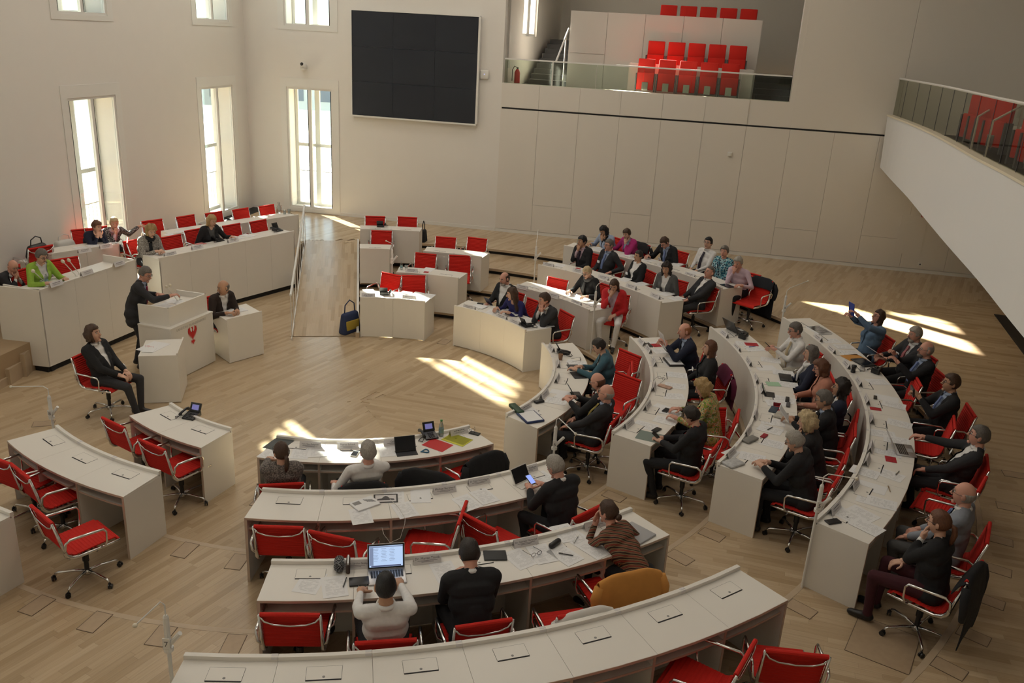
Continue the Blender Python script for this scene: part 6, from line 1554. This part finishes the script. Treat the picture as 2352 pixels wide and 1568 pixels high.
# ---- telephones
def phone(px, py, level, off, lab, lit=False, zt=None, absrz=None):
    t = item(px, py, level, 'desk_telephone', lab, 'telephone', off, zt=zt, absrz=absrz)
    mb = MB(); mb.prism([(-.06, -.09), (.10, -.09), (.10, .09), (-.06, .09)], 0, [.018, .018, .055, .055]); mb.build('base', M_blackp, t)
    R = Matrix.Rotation(rad(62), 3, 'X'); mb = MB(); mb.box((.03, .085, .10), (.15, .115, .014), R=R); h = mb.build('display', M_blackp, t)
    mb = MB(); mb.box((.03, .0775, .104), (.095, .065, .002), R=R); mb.build('screen', emis('phone_screen', (.16, .15, .35), .8) if lit else M_screen, h)
    mb = MB()
    for i in range(4):
        for j in range(3): mb.box((.0+.026*j, -.065+.026*i, .026+.0055*i), (.018, .014, .006))
    mb.build('keypad', mat('key_grey', (.06, .06, .06), .5), t)
    mb = MB(); mb.tube([(-.085, -.085, .045), (-.085, -.05, .068), (-.085, .05, .080), (-.085, .09, .062)], [.024, .015, .015, .024], 8); mb.tube([(-.085, -.085, .04), (-.12, -.12, .01), (-.16, -.08, .008), (-.12, -.03, .01), (-.08, -.02, .02)], .005, 5); mb.build('handset', M_blackp, t, smooth=True)
phone(984, 1003, 0, 0, 'black desk telephone with lit display before the red folder', True)
phone(437, 957, 0, 20, 'black desk telephone on the two-seat desk at left', True)
phone(1294, 812, 0, 0, 'black desk telephone at the far end of the innermost right desk')
phone(1212, 749, 0, 0, 'black desk telephone before the man with clasped hands')
phone(886, 675, 0, 0, 'black desk telephone on the desk at the foot of the ramp')
phone(876, 520, 3, 0, 'small black desk telephone at the head of the ramp')
phone(500, 553, 4, 0, 'nearer black telephone on the long raised bench', zt=1.247, absrz=60)
phone(636, 530, 4, 0, 'farther black telephone on the long raised bench', zt=1.247, absrz=60)

# ---- computers and tablets
def laptop(px, py, level, off, lab, col, w_=.325, d_=.225, open_=105, lit=False, name='laptop', logo=False):
    t = item(px, py, level, name, lab, 'laptop' if name == 'laptop' else 'tablet', off)
    mb = MB(); mb.box((0, 0, .007), (w_, d_, .014)); bev(mb.build('base', col, t), .004)
    if name == 'laptop':
        mb = MB()
        for i in range(5):
            for j in range(12): mb.box((-w_*.40+j*w_*.073, d_*.30-i*.021, .0145), (w_*.058, .016, .003))
        mb.build('keyboard', M_blackp, t); mb = MB(); mb.box((0, -d_*.28, .0145), (.10, .06, .001)); mb.build('touchpad', mat('touchpad', (.4, .4, .41), .4), t)
    a = rad(open_-90); R = Matrix.Rotation(-a, 3, 'X'); c_ = Vector((0, d_/2+math.sin(a)*d_/2, .012+math.cos(a)*d_/2))
    R2 = Matrix.Rotation(rad(90)-a, 3, 'X')
    mb = MB(); mb.box(c_, (w_, d_, .008), R=R2); lid = mb.build('lid', col, t)
    n_ = R2 @ Vector((0, 0, 1)); mb = MB(); mb.box(c_+n_*.0048, (w_*.97, d_*.95, .0012), R=R2); mb.build('bezel', M_blackp, lid)
    mb = MB(); mb.box(c_+n_*.0058, (w_*.90, d_*.84, .0012), R=R2); sc_ = mb.build('screen', M_lit if lit else M_screen, lid)
    if lit:
        mb = MB()
        for i in range(9):
            for j in range(3): mb.box(c_+n_*.0068+R2 @ Vector((-w_*.28+j*w_*.22, d_*.30-i*d_*.06, 0)), (w_*(.16-.03*((i+j) % 3)), .003, .0006), R=R2)
        mb.box(c_+n_*.0068+R2 @ Vector((0, d_*.38, 0)), (w_*.90, .010, .0006), R=R2); mb.box(c_+n_*.0068+R2 @ Vector((-w_*.39, 0, 0)), (w_*.10, d_*.7, .0006), R=R2)
        mb.build('window_contents', emis('screen_text', (.30, .38, .58), .55), lid)
        mb = MB(); mb.box(c_+n_*.0068+R2 @ Vector((0, -d_*.385, 0)), (w_*.80, .012, .0006), R=R2); mb.build('task_bar', emis('screen_dock', (.12, .14, .28), .5), lid)
    if logo: mb = MB(); mb.ball(c_-n_*.0045, (.014, .014, .001), R=R2); mb.build('lid_emblem', M_blank, lid)
    return t
M_alu = mat('brushed_aluminium', (.55, .55, .56), .35, .8)
laptop(889, 1325, 2, 0, 'open silver laptop with a lit screen on the third middle desk', M_alu, lit=True)
laptop(2076, 1035, 3, 12, 'open grey laptop before the grey-haired man leaning far back', M_alu, open_=118, logo=True)
laptop(1694, 760, 2, 10, 'open black laptop at the far end of the third right desk', M_blackp, open_=120)
def tablet_stand(px, py, level, off, lab, col, w_=.25, h_=.18, tilt=30):
    t = item(px, py, level, 'tablet', lab, 'tablet', off); a = rad(90-tilt); R = Matrix.Rotation(a, 3, 'X'); c_ = Vector((0, .02, .008+h_/2*math.cos(rad(tilt))))
    mb = MB(); mb.box(c_, (w_, h_, .009), R=R); f = mb.build('frame', col, t); n_ = R @ Vector((0, 0, 1)); mb = MB(); mb.box(c_+n_*.0052, (w_*.92, h_*.90, .001), R=R); mb.build('screen', M_screen, f)
    mb = MB(); mb.box((0, -.06, .003), (w_, .14, .006)); mb.build('cover', col, t)
    return t
tablet_stand(931, 1035, 0, 0, 'black tablet propped in its cover on the innermost middle desk', M_blackp)
tablet_stand(1197, 1106, 1, 14, 'white-framed tablet propped before the grey-haired man in black', M_whitep)
tablet_stand(1314, 907, 0, 30, 'dark tablet propped before the bearded man', M_blackp, .2, .15)
tablet_stand(1757, 905, 2, 0, 'dark tablet propped beside a name card on the third right desk', M_blackp, .18, .14)
def flat(px, py, level, off, size, lab, cat, name, m1, m2=None, zt=None):
    t = item(px, py, level, name, lab, cat, off, lift=True, zt=zt); mb = MB(); mb.box((0, 0, size[2]/2), size); bev(mb.build('case', m1, t), min(size)*.3)
    if m2: mb = MB(); mb.box((0, 0, size[2]+.0003), (size[0]*.9, size[1]*.86, .0006)); mb.build('screen', m2, t)
    return t
for a in ((1318, 845, 0, 10, (.25, .18, .009), 'lit tablet under the finger of the woman in teal', 'tablet', 'tablet', M_blackp, mat('tablet_screen', (.05, .06, .08), .15)),
          (1328, 862, 0, 20, (.26, .19, .008), 'black tablet cover nearer the camera than the lit tablet', 'cover', 'tablet_cover', mat('dark_slate', (.025, .026, .028), .6), None),
          (1671, 657, 3, 0, (.26, .18, .012), 'black tablet at the end of the farthest desk', 'tablet', 'tablet', M_blackp, M_screen),
          (1983, 834, 3, 18, (.32, .23, .02), 'closed black laptop beside the camera on the outermost desk', 'laptop', 'closed_laptop', M_blackp, M_screen),
          (1804, 868, 2, -5, (.28, .18, .012), 'black folder with papers before the woman with long grey-blond hair', 'folder', 'folder', M_blackp, None),
          (815, 1043, 0, -15, (.075, .14, .010), 'smartphone on white papers beside the grey-haired man in a white shirt', 'phone', 'smartphone', M_whitep, M_screen),
          (1090, 996, 0, 30, (.075, .14, .010), 'black smartphone at the right end of the innermost middle desk', 'phone', 'smartphone', M_blackp, M_screen),
          (825, 1337, 2, 3, (.17, .12, .014), 'black notebook under a smartphone on the third middle desk', 'notebook', 'notebook', M_blackp, None),
          (832, 1344, 2, 6, (.072, .135, .012), 'grey smartphone lying on the black notebook', 'phone', 'smartphone', mat('phone_grey', (.10, .14, .14), .3), M_screen),
          (1913, 1199, 3, 60, (.08, .15, .014), 'black and gold smartphone at the near end of the outermost desk', 'phone', 'smartphone', M_blackp, M_screen),
          (1530, 943, 1, 80, (.075, .14, .012), 'black smartphone on sheets before the flowered blouse', 'phone', 'smartphone', M_blackp, M_screen),
          (1508, 988, 1, 80, (.075, .14, .012), 'black smartphone near the grey-green folder', 'phone', 'smartphone', M_blackp, M_screen),
          (1808, 919, 2, 85, (.05, .17, .02), 'dark spectacle case beside the woman in a peach jacket', 'case', 'spectacle_case', M_blackp, None),
          (1810, 931, 2, 85, (.05, .15, .02), 'grey spectacle case below the dark one on the third right desk', 'case', 'spectacle_case', M_dgrey, None),
          (1777, 941, 2, 80, (.10, .22, .006), 'landscape postcard on the third right desk', 'card', 'postcard', mat('dark_landscape', (.03, .05, .08), .4, noise=.8, nscale=30), None),
          (1793, 955, 2, 75, (.14, .22, .02), 'stacked illustrated booklets below the postcard', 'booklet', 'booklet', mat('booklet_cover', (.45, .42, .36), .5, noise=.5, nscale=25), None),
          (1755, 1002, 2, 80, (.06, .13, .012), 'crimson phone pouch before the short grey-haired woman', 'case', 'phone_pouch', mat('crimson_leather', (.32, .01, .02), .5), None),
          (1723, 1012, 2, 70, (.10, .22, .03), 'grey fabric pouch on the third right desk', 'pouch', 'pouch', mat('grey_fabric', (.25, .24, .22), .9), None),
          (1684, 1066, 2, 70, (.16, .23, .025), 'stack of grey booklets at the near end of the third right desk', 'booklet', 'booklet', mat('booklet_grey', (.50, .50, .50), .5, noise=.4, nscale=30), None),
          (2010, 914, 3, 80, (.045, .12, .014), 'black spectacle case before the filming man', 'case', 'spectacle_case', M_blackp, None),
          (1980, 849, 3, 70, (.07, .14, .03), 'grey compact camera on the outermost desk', 'camera', 'compact_camera', M_alu, None),
          (1213, 945, 0, 62, (.31, .24, .012), 'papers with a crimson edge above the blue binder', 'folder', 'folder', M_blank, None),
          (1218, 960, 0, 62, (.33, .26, .03), 'thick blue ring binder at the near end of the innermost right desk', 'binder', 'binder', mat('binder_blue', (.02, .04, .13), .5), M_blank),
          (1238, 924, 0, 60, (.07, .14, .03), 'black spectacle case beside the blue binder', 'case', 'spectacle_case', M_blackp, None),
          (1186, 943, 0, 62, (.30, .10, .05), 'dark green folder standing by the nearest name card of the innermost right desk', 'folder', 'folder', mat('dark_green', (.02, .06, .03), .5), None),
          (1102, 705, 0, 0, (.24, .2, .02), 'stack of booklets left of the woman in a navy top', 'booklet', 'booklet', M_blank, None),
          (1103, 700, 0, 20, (.12, .06, .035), 'black spectacle case on the stack of booklets', 'case', 'spectacle_case', M_blackp, None),
          (1180, 722, 0, 8, (.26, .2, .015), 'dark open notebook before the woman in a navy top', 'notebook', 'notebook', mat('dark_slate', (.025, .026, .028), .6), M_blank),
          (1547, 833, 1, 8, (.34, .25, .03), 'black folder bursting with papers on the second right desk', 'folder', 'folder', M_blackp, M_blank),
          (1490, 793, 1, 5, (.16, .08, .01), 'small black phone by the far cards of the second right desk', 'phone', 'smartphone', M_blackp, M_screen),
          (1527, 889, 1, 65, (.20, .09, .02), 'flesh-coloured brochure with a portrait on the second right desk', 'brochure', 'brochure', mat('brochure_print', (.5, .32, .24), .4, noise=.6, nscale=22), None),
          (1137, 1277, 2, -15, (.21, .15, .012), 'dark tablet cover beside the man with elbows on the desk', 'cover', 'tablet_cover', mat('dark_slate', (.025, .026, .028), .6), None),
          (1460, 1226, 2, 10, (.26, .30, .02), 'grey folder at the right end of the third middle desk', 'folder', 'folder', mat('folder_grey', (.42, .42, .43), .5), None)):
    flat(*a)
# ---- cases, pens, spectacles, drinks, camera
t = item(1274, 1253, 2, 'spectacle_case', 'rounded black spectacle case on the third middle desk', 'case', 24); mb = MB(); mb.capsule((-.055, 0, .026), (.055, 0, .026), .028, .028, 12); mb.build('shell', M_blackp, t, smooth=True)
t = item(779, 1307, 2, 'pencil_case', 'black dotted pencil case standing left of the laptop', 'case', 0); mb = MB(); mb.capsule((-.0, -.04, .05), (-.0, .06, .05), .045, .045, 12); mb.build('pouch', pattern('dotted_black', [(.01, .01, .012), (.015, .015, .017), (.3, .3, .3)], 120), t, smooth=True)
t = item(800, 1307, 2, 'wallet', 'brown wallet with papers between pencil case and laptop', 'wallet', 0); mb = MB(); mb.box((0, 0, .045), (.035, .15, .09)); bev(mb.build('cover', mat('brown_leather', (.06, .035, .025), .6), t), .01); mb = MB(); mb.box((0, 0, .06), (.012, .13, .09)); mb.build('papers', M_blank, t)
def pen(px, py, lv, off, lab, m):
    t = item(px, py, lv, 'pen', lab, 'pen', off, lift=True); mb = MB(); mb.tube([(0, -.07, .006), (0, -.06, .006), (0, .07, .006)], [.001, .005, .005], 7); mb.build('barrel', m, t); mb = MB(); mb.box((.006, .045, .009), (.003, .035, .003)); mb.build('clip', M_chrome, t)
pen(1300, 1275, 2, 50, 'dark pen on a sheet right of the black spectacle case', M_blackp); pen(792, 1340, 2, -10, 'dark pen on a sheet left of the black notebook', M_blackp); pen(1322, 1240, 2, -50, 'silver pen on papers before the chevron-striped sweater', M_chrome)
pen(2061, 1087, 3, 80, 'silver pen on a pad before the grey-haired man leaning far back', M_chrome); pen(2042, 1124, 3, -70, 'brown pencil on the outermost desk near the bald man in grey', mat('pencil_brown', (.3, .2, .1), .5)); pen(1769, 985, 2, 70, 'dark pen on a pad before the woman with tousled blond hair', M_blackp); pen(1728, 797, 2, 20, 'blue pen on the crimson folder', mat('pen_blue', (.05, .05, .3), .4))
def specs(px, py, lv, off, lab, s_=1.0, fold=True, m=None):
    t = item(px, py, lv, 'spectacles', lab, 'glasses', off, lift=True); mb = MB()
    for sd in (-1, 1):
        mb.tube([(sd*.034+.024*math.cos(a_), 0, .024+.020*math.sin(a_)) for a_ in [2*PI*i/12 for i in range(13)]], .0022, 5)
        mb.tube([(sd*.06, 0, .030), (sd*.064, .07, .016), (sd*.060, .135, .004)], .0022, 5)
    mb.tube([(-.010, 0, .026), (.010, 0, .026)], .0022, 5); mb.build('frame', m or M_blackp, t)
specs(1232, 1278, 2, 10, 'thin black reading spectacles lying on papers, third middle desk'); specs(1080, 992, 0, -30, 'sunglasses on the white plate at the right end of the innermost middle desk'); specs(1333, 828, 0, 0, 'folded spectacles on a sheet before the woman in teal'); specs(1519, 872, 1, 60, 'reading spectacles beside the brochure on the second right desk')
def bottle(px, py, lv, lab, h=.2, r=.032, cap=(.05, .3, .08), zt=None):
    t = item(px, py, lv, 'water_bottle', lab, 'bottle', 0, zt=zt); mb = MB(); mb.lathe([(r*.9, 0), (r, .01), (r, h*.62), (r*.45, h*.85), (r*.42, h*.93)], seg=14); mb.build('glass', M_clear, t, smooth=True)
    mb = MB(); mb.lathe([(r*.46, h*.92), (r*.46, h)], seg=10); mb.build('cap', mat('cap_%d' % int(cap[1]*100), cap, .4), t); mb = MB(); mb.lathe([(r*1.02, h*.22), (r*1.02, h*.48)], seg=14); mb.build('label', mat('bottle_label', (.25, .40, .42), .5), t)
bottle(1013, 1001, 0, 'clear water bottle with green cap on the innermost middle desk', .22); bottle(922, 619, 1, 'small glass bottle on the two-seat desk beside the ramp', .17, .028, (.4, .4, .4)); bottle(108, 652, 4, 'small water bottle on the presidium before the woman in green', .17, .028, (.4, .4, .4), zt=1.25)
bottle(1327, 566, 3, 'pink-labelled small bottle behind the dark-haired man covering his mouth', .17, .028, (.6, .3, .4))
def tumbler(px, py, lv, lab, zt=None):
    t = item(px, py, lv, 'drinking_glass', lab, 'glass', 0, zt=zt); mb = MB(); mb.lathe([(.028, 0), (.034, .10), (.031, .10), (.026, .008)], seg=14); mb.build('glass', M_clear, t, smooth=True)
tumbler(933, 620, 1, 'drinking glass beside the small bottle at the ramp'); tumbler(98, 658, 4, 'nearer drinking glass on the presidium', 1.25); tumbler(664, 490, 4, 'drinking glass at the end of the rearmost bench', 1.247); tumbler(654, 492, 4, 'drinking glass beside the carafe on the rearmost bench', 1.247)
t = item(641, 488, 4, 'water_carafe', 'glass water carafe at the right end of the rearmost bench', 'carafe', 0, zt=1.247); mb = MB(); mb.lathe([(.05, 0), (.055, .02), (.055, .12), (.028, .19), (.03, .23), (.035, .24)], seg=16); mb.build('glass', M_clear, t, smooth=True); mb = MB(); mb.tube([(.05, 0, .15), (.09, 0, .16), (.09, 0, .08), (.055, 0, .05)], .007, 6); mb.build('handle', M_clear, t)
t = item(1287, 826, 0, 'paper_cup', 'brown paper cup beside the telephone on the innermost right desk', 'cup', 0); mb = MB(); mb.lathe([(.028, 0), (.038, .095), (.036, .095), (.027, .01)], seg=14); mb.build('cup', mat('cup_brown', (.28, .15, .08), .7), t, smooth=True)
def slr(px, py, lv, off, lab):
    t = item(px, py, lv, 'photo_camera', lab, 'camera', off); mb = MB(); mb.box((0, 0, .045), (.13, .05, .09)); mb.box((0, 0, .10), (.05, .05, .03)); bev(mb.build('body', M_blackp, t), .01)
    mb = MB(); mb.tube([(0, -.02, .045), (0, -.12, .045)], [.036, .040], 14); mb.build('lens', M_blackp, t, smooth=True); mb = MB(); mb.tube([(.065, 0, .08), (.12, .02, .02), (.16, -.06, .006), (.10, -.12, .006), (.03, -.09, .006)], .006, 5); mb.build('strap', M_blackp, t)
slr(1704, 778, 2, 30, 'black photo camera beside the black laptop on the third right desk'); slr(2010, 858, 3, 40, 'black photo camera with strap on the outermost right desk')
t = item(1959, 855, 3, 'camera_lens', 'black camera lens standing on the outermost right desk', 'lens', 0); mb = MB(); mb.lathe([(.034, 0), (.034, .02), (.030, .022), (.030, .07), (.036, .075), (.036, .11)], seg=16); mb.build('barrel', M_blackp, t, smooth=True)
t = item(975, 1037, 0, 'lanyard', 'blue lanyard coiled beside the red folder', 'lanyard', 0); mb = MB(); mb.tube([(.05*math.cos(a_), .03*math.sin(a_*1.0)+.02*math.sin(a_*2), .006) for a_ in [i*.5 for i in range(13)]], .008, 5); mb.build('ribbon', mat('lanyard_blue', (.03, .14, .25), .6), t)
t = item(914, 1180, 1, 'cable', 'thin white charging cable hanging over the edge of the second middle desk', 'cable', 0)
mb = MB(); mb.tube([(-.05, .30, .004), (.02, .12, .004), (.06, -.10, .003), (.05, -.16, -.02), (.0, -.20, -.16), (-.10, -.20, -.20), (-.16, -.16, -.12), (-.17, -.10, -.08)], .0028, 5); mb.build('wire', M_whitep, t)
# presidium microphones
for (bx, tx, lab) in (((104, 648), (78, 624), 'single gooseneck microphone before the woman in green'), ((176, 634), (147, 603), 'left gooseneck microphone of the pair in the middle of the presidium'), ((183, 629), (160, 600), 'right gooseneck microphone of the pair in the middle of the presidium')):
    b = W(*bx, 1.25); e = W(*tx, 1.25+.27); L_ = math.sqrt(.27**2+np.sum((e-b)**2)); goose('gooseneck_microphone', (b[0], b[1], 1.25), (e-b)/L_, L_, lab, ball=.028)
# things held in hands
def held(i, off, size, R, m, name, lab, cat, m2=None):
    q = TODO[i]; M = q['M']; o = thing(name, M @ Vector(off), 0, lab, cat); mb = MB(); mb.box((0, 0, 0), size); mb.build('cover', m, o)
    if m2: mb = MB(); mb.box((0, 0, size[2]/2+.0006), (size[0]*.9, size[1]*.88, .001)); mb.build('screen', m2, o)
    o.rotation_euler = (M.to_3x3().normalized() @ Euler(R).to_matrix()).to_euler(); return o
held(9, (.03, .36, .76), (.15, .22, .008), (rad(55), 0, 0), mat('booklet_dark', (.03, .04, .08), .4), 'booklet', 'dark booklet in the hands of the bearded man', 'booklet')
held(28, (-.04, .47, 1.00), (.21, .29, .002), (rad(70), 0, rad(10)), M_paper, 'paper_sheet', 'printed sheet held up by the ginger-haired man', 'paper')
held(31, (.0, .42, .77), (.07, .13, .01), (rad(35), 0, 0), M_blackp, 'smartphone', 'phone in the hands of the short-haired woman in black over red', 'phone', M_screen)
held(32, (0, .45, .90), (.07, .13, .01), (rad(40), 0, 0), M_blackp, 'smartphone', 'phone in the hands of the man with a pale tie', 'phone', M_screen)
held(39, (-.04, .42, 1.30), (.15, .21, .008), (rad(80), 0, 0), mat('booklet_blue', (.03, .07, .38), .4), 'booklet', 'blue booklet held up by the woman in a blue-grey cardigan', 'booklet')
held(40, (.02, .50, .86), (.30, .24, .003), (rad(30), 0, 0), M_paper, 'paper_sheet', 'open paper read by the grey-bearded man', 'paper')
held(42, (-.01, .42, 1.00), (.17, .11, .02), (rad(80), 0, 0), M_blackp, 'camera_phone', 'dark device in the hands of the filming man', 'phone', M_screen)
held(36, (-.10, .52, .92), (.15, .21, .01), (rad(50), 0, 0), M_blank, 'booklet', 'white booklet held by the grey-haired man in a black suit', 'booklet')
held(48, (.0, .54, .82), (.07, .13, .01), (rad(25), 0, 0), M_blackp, 'smartphone', 'lit phone in the hands of the grey-haired man in black', 'phone', emis('phone_lit', (.3, .4, .9), .9))

# ---- coats over chair backs
def by_label(s_):
    return next(o for o in COL.objects if o.parent is None and s_ in str(o.get('label', '')))
def coat(ch, lab, m, L_=.55, name='coat', wd=.27, front=.16, slip=0):
    t = thing(name, ch.location, ch.rotation_euler[2], lab, 'coat'); t.scale = ch.scale
    rg_ = random.Random(len(lab)); nx, path = 17, []
    for i in range(5): f = i/4; path.append((-.225-.07*f, .85-front*(1-f)))
    path += [(-.32, .885), (-.355, .875)]
    for i in range(1, 11): f = i/10; path.append((-.365-.025*math.sin(f*3), .86-L_*f))
    vs = []; k = len(path)
    for j, (y, z) in enumerate(path):
        for i in range(nx):
            u = -1+2*i/(nx-1); drop = .055*max(0, abs(u)-.55)/.45; fall = max(0, j-6)/10
            x = u*(wd+.03*fall*math.sin(i*1.9)); fold = .018*math.sin(i*1.5+j*.25)*fall+.006*rg_.uniform(-1, 1)
            vs.append((x, y-abs(fold)-.012*fall, z+.016-drop*(1 if j >= 4 else .4)-.05*fall*(rg_.random()*.3+abs(math.sin(i*.9))*.3)+slip*u))
    mb = MB(); mb.add(vs, [(j*nx+i, j*nx+i+1, (j+1)*nx+i+1, (j+1)*nx+i) for j in range(k-1) for i in range(nx-1)])
    o = mb.build('cloth', m, t, smooth=True); md = o.modifiers.new('thick', 'SOLIDIFY'); md.thickness = .014; md.offset = 1; sb_ = o.modifiers.new('sub', 'SUBSURF'); sb_.levels = 1; sb_.render_levels = 1
    mb = MB()
    for s_ in (-1, 1): mb = MB(); mb.tube([(s_*(wd-.01), -.34, .80), (s_*(wd+.025), -.36, .70), (s_*(wd+.02), -.37, .58), (s_*(wd+.0), -.37, .50)], [.045, .05, .042, .036], 8, flat=.8); mb.build('sleeve', m, t, smooth=True)
    pass
M_bk = mat('cloth_black', CL['black'], .9)
coat(by_label('red swivel chair with a black jacket over its back at'), 'black jacket hung over a chair at the innermost middle desk', M_bk, .45, 'jacket')
coat(by_label('red swivel chair hidden under a camel coat'), 'camel-coloured coat hung over the chair behind the chevron-striped sweater', M_tan, .58, wd=.30, front=.22)
coat(by_label('carrying a crumpled white garment'), 'crumpled white garment over a chair back behind the long empty desk', mat('white_linen', (.72, .69, .64), .9), .30, 'white_garment', .24, .10, .03)
coat(by_label('with a dark coat, beside the man'), 'dark coat spread over the chair beside the man in a white shirt', M_bk, .40, 'coat', .30, .25)
coat(by_label('with a long black coat at the end'), 'long black coat hanging from the chair at the end of the farthest desk', mat('coat_ink', (.012, .014, .02), .9), .70, 'coat', .26)
coat(by_label('black jacket, right of the woman in magenta'), 'black jacket on the chair right of the woman in magenta', M_bk, .35, 'jacket')
coat(by_label('red swivel chair under the woman with a ponytail and dark jacket'), 'long black coat hanging behind the woman with a ponytail and dark jacket', M_bk, .62, 'coat', .25)
coat(by_label('red swivel chair under the long-haired woman beside'), 'wine-red coat over the chair of the long-haired woman', mat('wine_cloth', (.12, .01, .04), .9), .5, 'coat', .25)
coat(by_label('red swivel chair under the grey-haired man in a white shirt'), 'dark jacket on the chair of the man in a white shirt', M_bk, .35, 'jacket', .26)
# ---- bags
def bag(x, y, z, rz, lab, m, size, strap=True, m2=None, lean_=0):
    t = thing('bag', (x, y, z), rad(rz), lab, 'bag'); mb = MB(); sx, sy, sz_ = size
    mb.add([(-sx/2, -sy/2, 0), (sx/2, -sy/2, 0), (sx/2, sy/2, 0), (-sx/2, sy/2, 0), (-sx*.42, -sy*.28+lean_, sz_), (sx*.42, -sy*.28+lean_, sz_), (sx*.42, sy*.28+lean_, sz_), (-sx*.42, sy*.28+lean_, sz_)], [(0, 3, 2, 1), (4, 5, 6, 7), (0, 1, 5, 4), (1, 2, 6, 5), (2, 3, 7, 6), (3, 0, 4, 7)])
    o = mb.build('body', m, t, smooth=True); s_ = o.modifiers.new('soft', 'BEVEL'); s_.width = min(size)*.28; s_.segments = 4
    if m2: mb = MB(); mb.box((0, -sy*.40, sz_*.42), (sx*.7, sy*.12, sz_*.45)); bev(mb.build('flap', m2, t), .02)
    if strap: mb = MB(); mb.tube([(-sx*.3, 0, sz_*.8), (-sx*.25, .0, sz_*1.35), (0, 0, sz_*1.55), (sx*.25, 0, sz_*1.35), (sx*.3, 0, sz_*.8)], .011, 6); mb.build('handle', m, t, smooth=True)
p = W(806, 764, 0); bag(p[0]-.02, p[1], .0, 55, 'blue and yellow messenger bag leaning against the ramp upstand', mat('bag_blue', (.02, .035, .10), .7), (.46, .20, .42), True, mat('bag_yellow', (.45, .32, .04), .6))
p = W(50, 583, Z4+.62); bag(TBL.location[0]-.12, TBL.location[1]-.30, Z4+.62, 75, 'black leather handbag on the side table at the window wall', mat('black_leather', (.012, .012, .013), .35), (.46, .22, .26))
bag(TBL.location[0]+.05, TBL.location[1]+.35, Z4+.62, 60, 'rumpled white tote bag with a black strap beside the handbag', mat('white_canvas', (.66, .64, .60), .9), (.40, .26, .20), True)
p = W(962, 540, 3*S+.4); bag(p[0]+.05, p[1]+.55, 3*S+.02, 80, 'black bag on the floor at the head-of-ramp desk', M_bk, (.34, .16, .40))
p = W(1958, 1040, 2*S); bag(p[0]-.2, p[1], 2*S, 20, 'black shoulder bag on the floor behind the curly dark-haired woman', M_bk, (.36, .16, .40))
p = W(690, 1382, 2*S+.5); bag(p[0], p[1]+.25, 2*S+.0, 10, 'dark jacket bundle under the left end of the third middle desk', M_bk, (.50, .26, .28), False)

# every sheet gets the label that tells it from the others by the same person
byg = {}
for o, g_, y in SHEETS: byg.setdefault(g_, []).append((y, o))
for g_, ls in byg.items():
    ls.sort(key=lambda q: q[0]); k = g_.split(' by the ')[1]
    kind = 'blank white sheet' if g_.startswith('blank') else 'printed sheet'
    for i, (y, o) in enumerate(ls):
        o['label'] = kind+' by the '+k+('' if len(ls) == 1 else ', '+(['upper', 'lower'][i] if len(ls) == 2 else (ORD[i]+' down')))
        if len(ls) > 1: o['group'] = g_
for o in COL.objects:
    if o.get('label') and o.parent is None and len(o['label'].split()) > 16: print('LONG', o['label'])
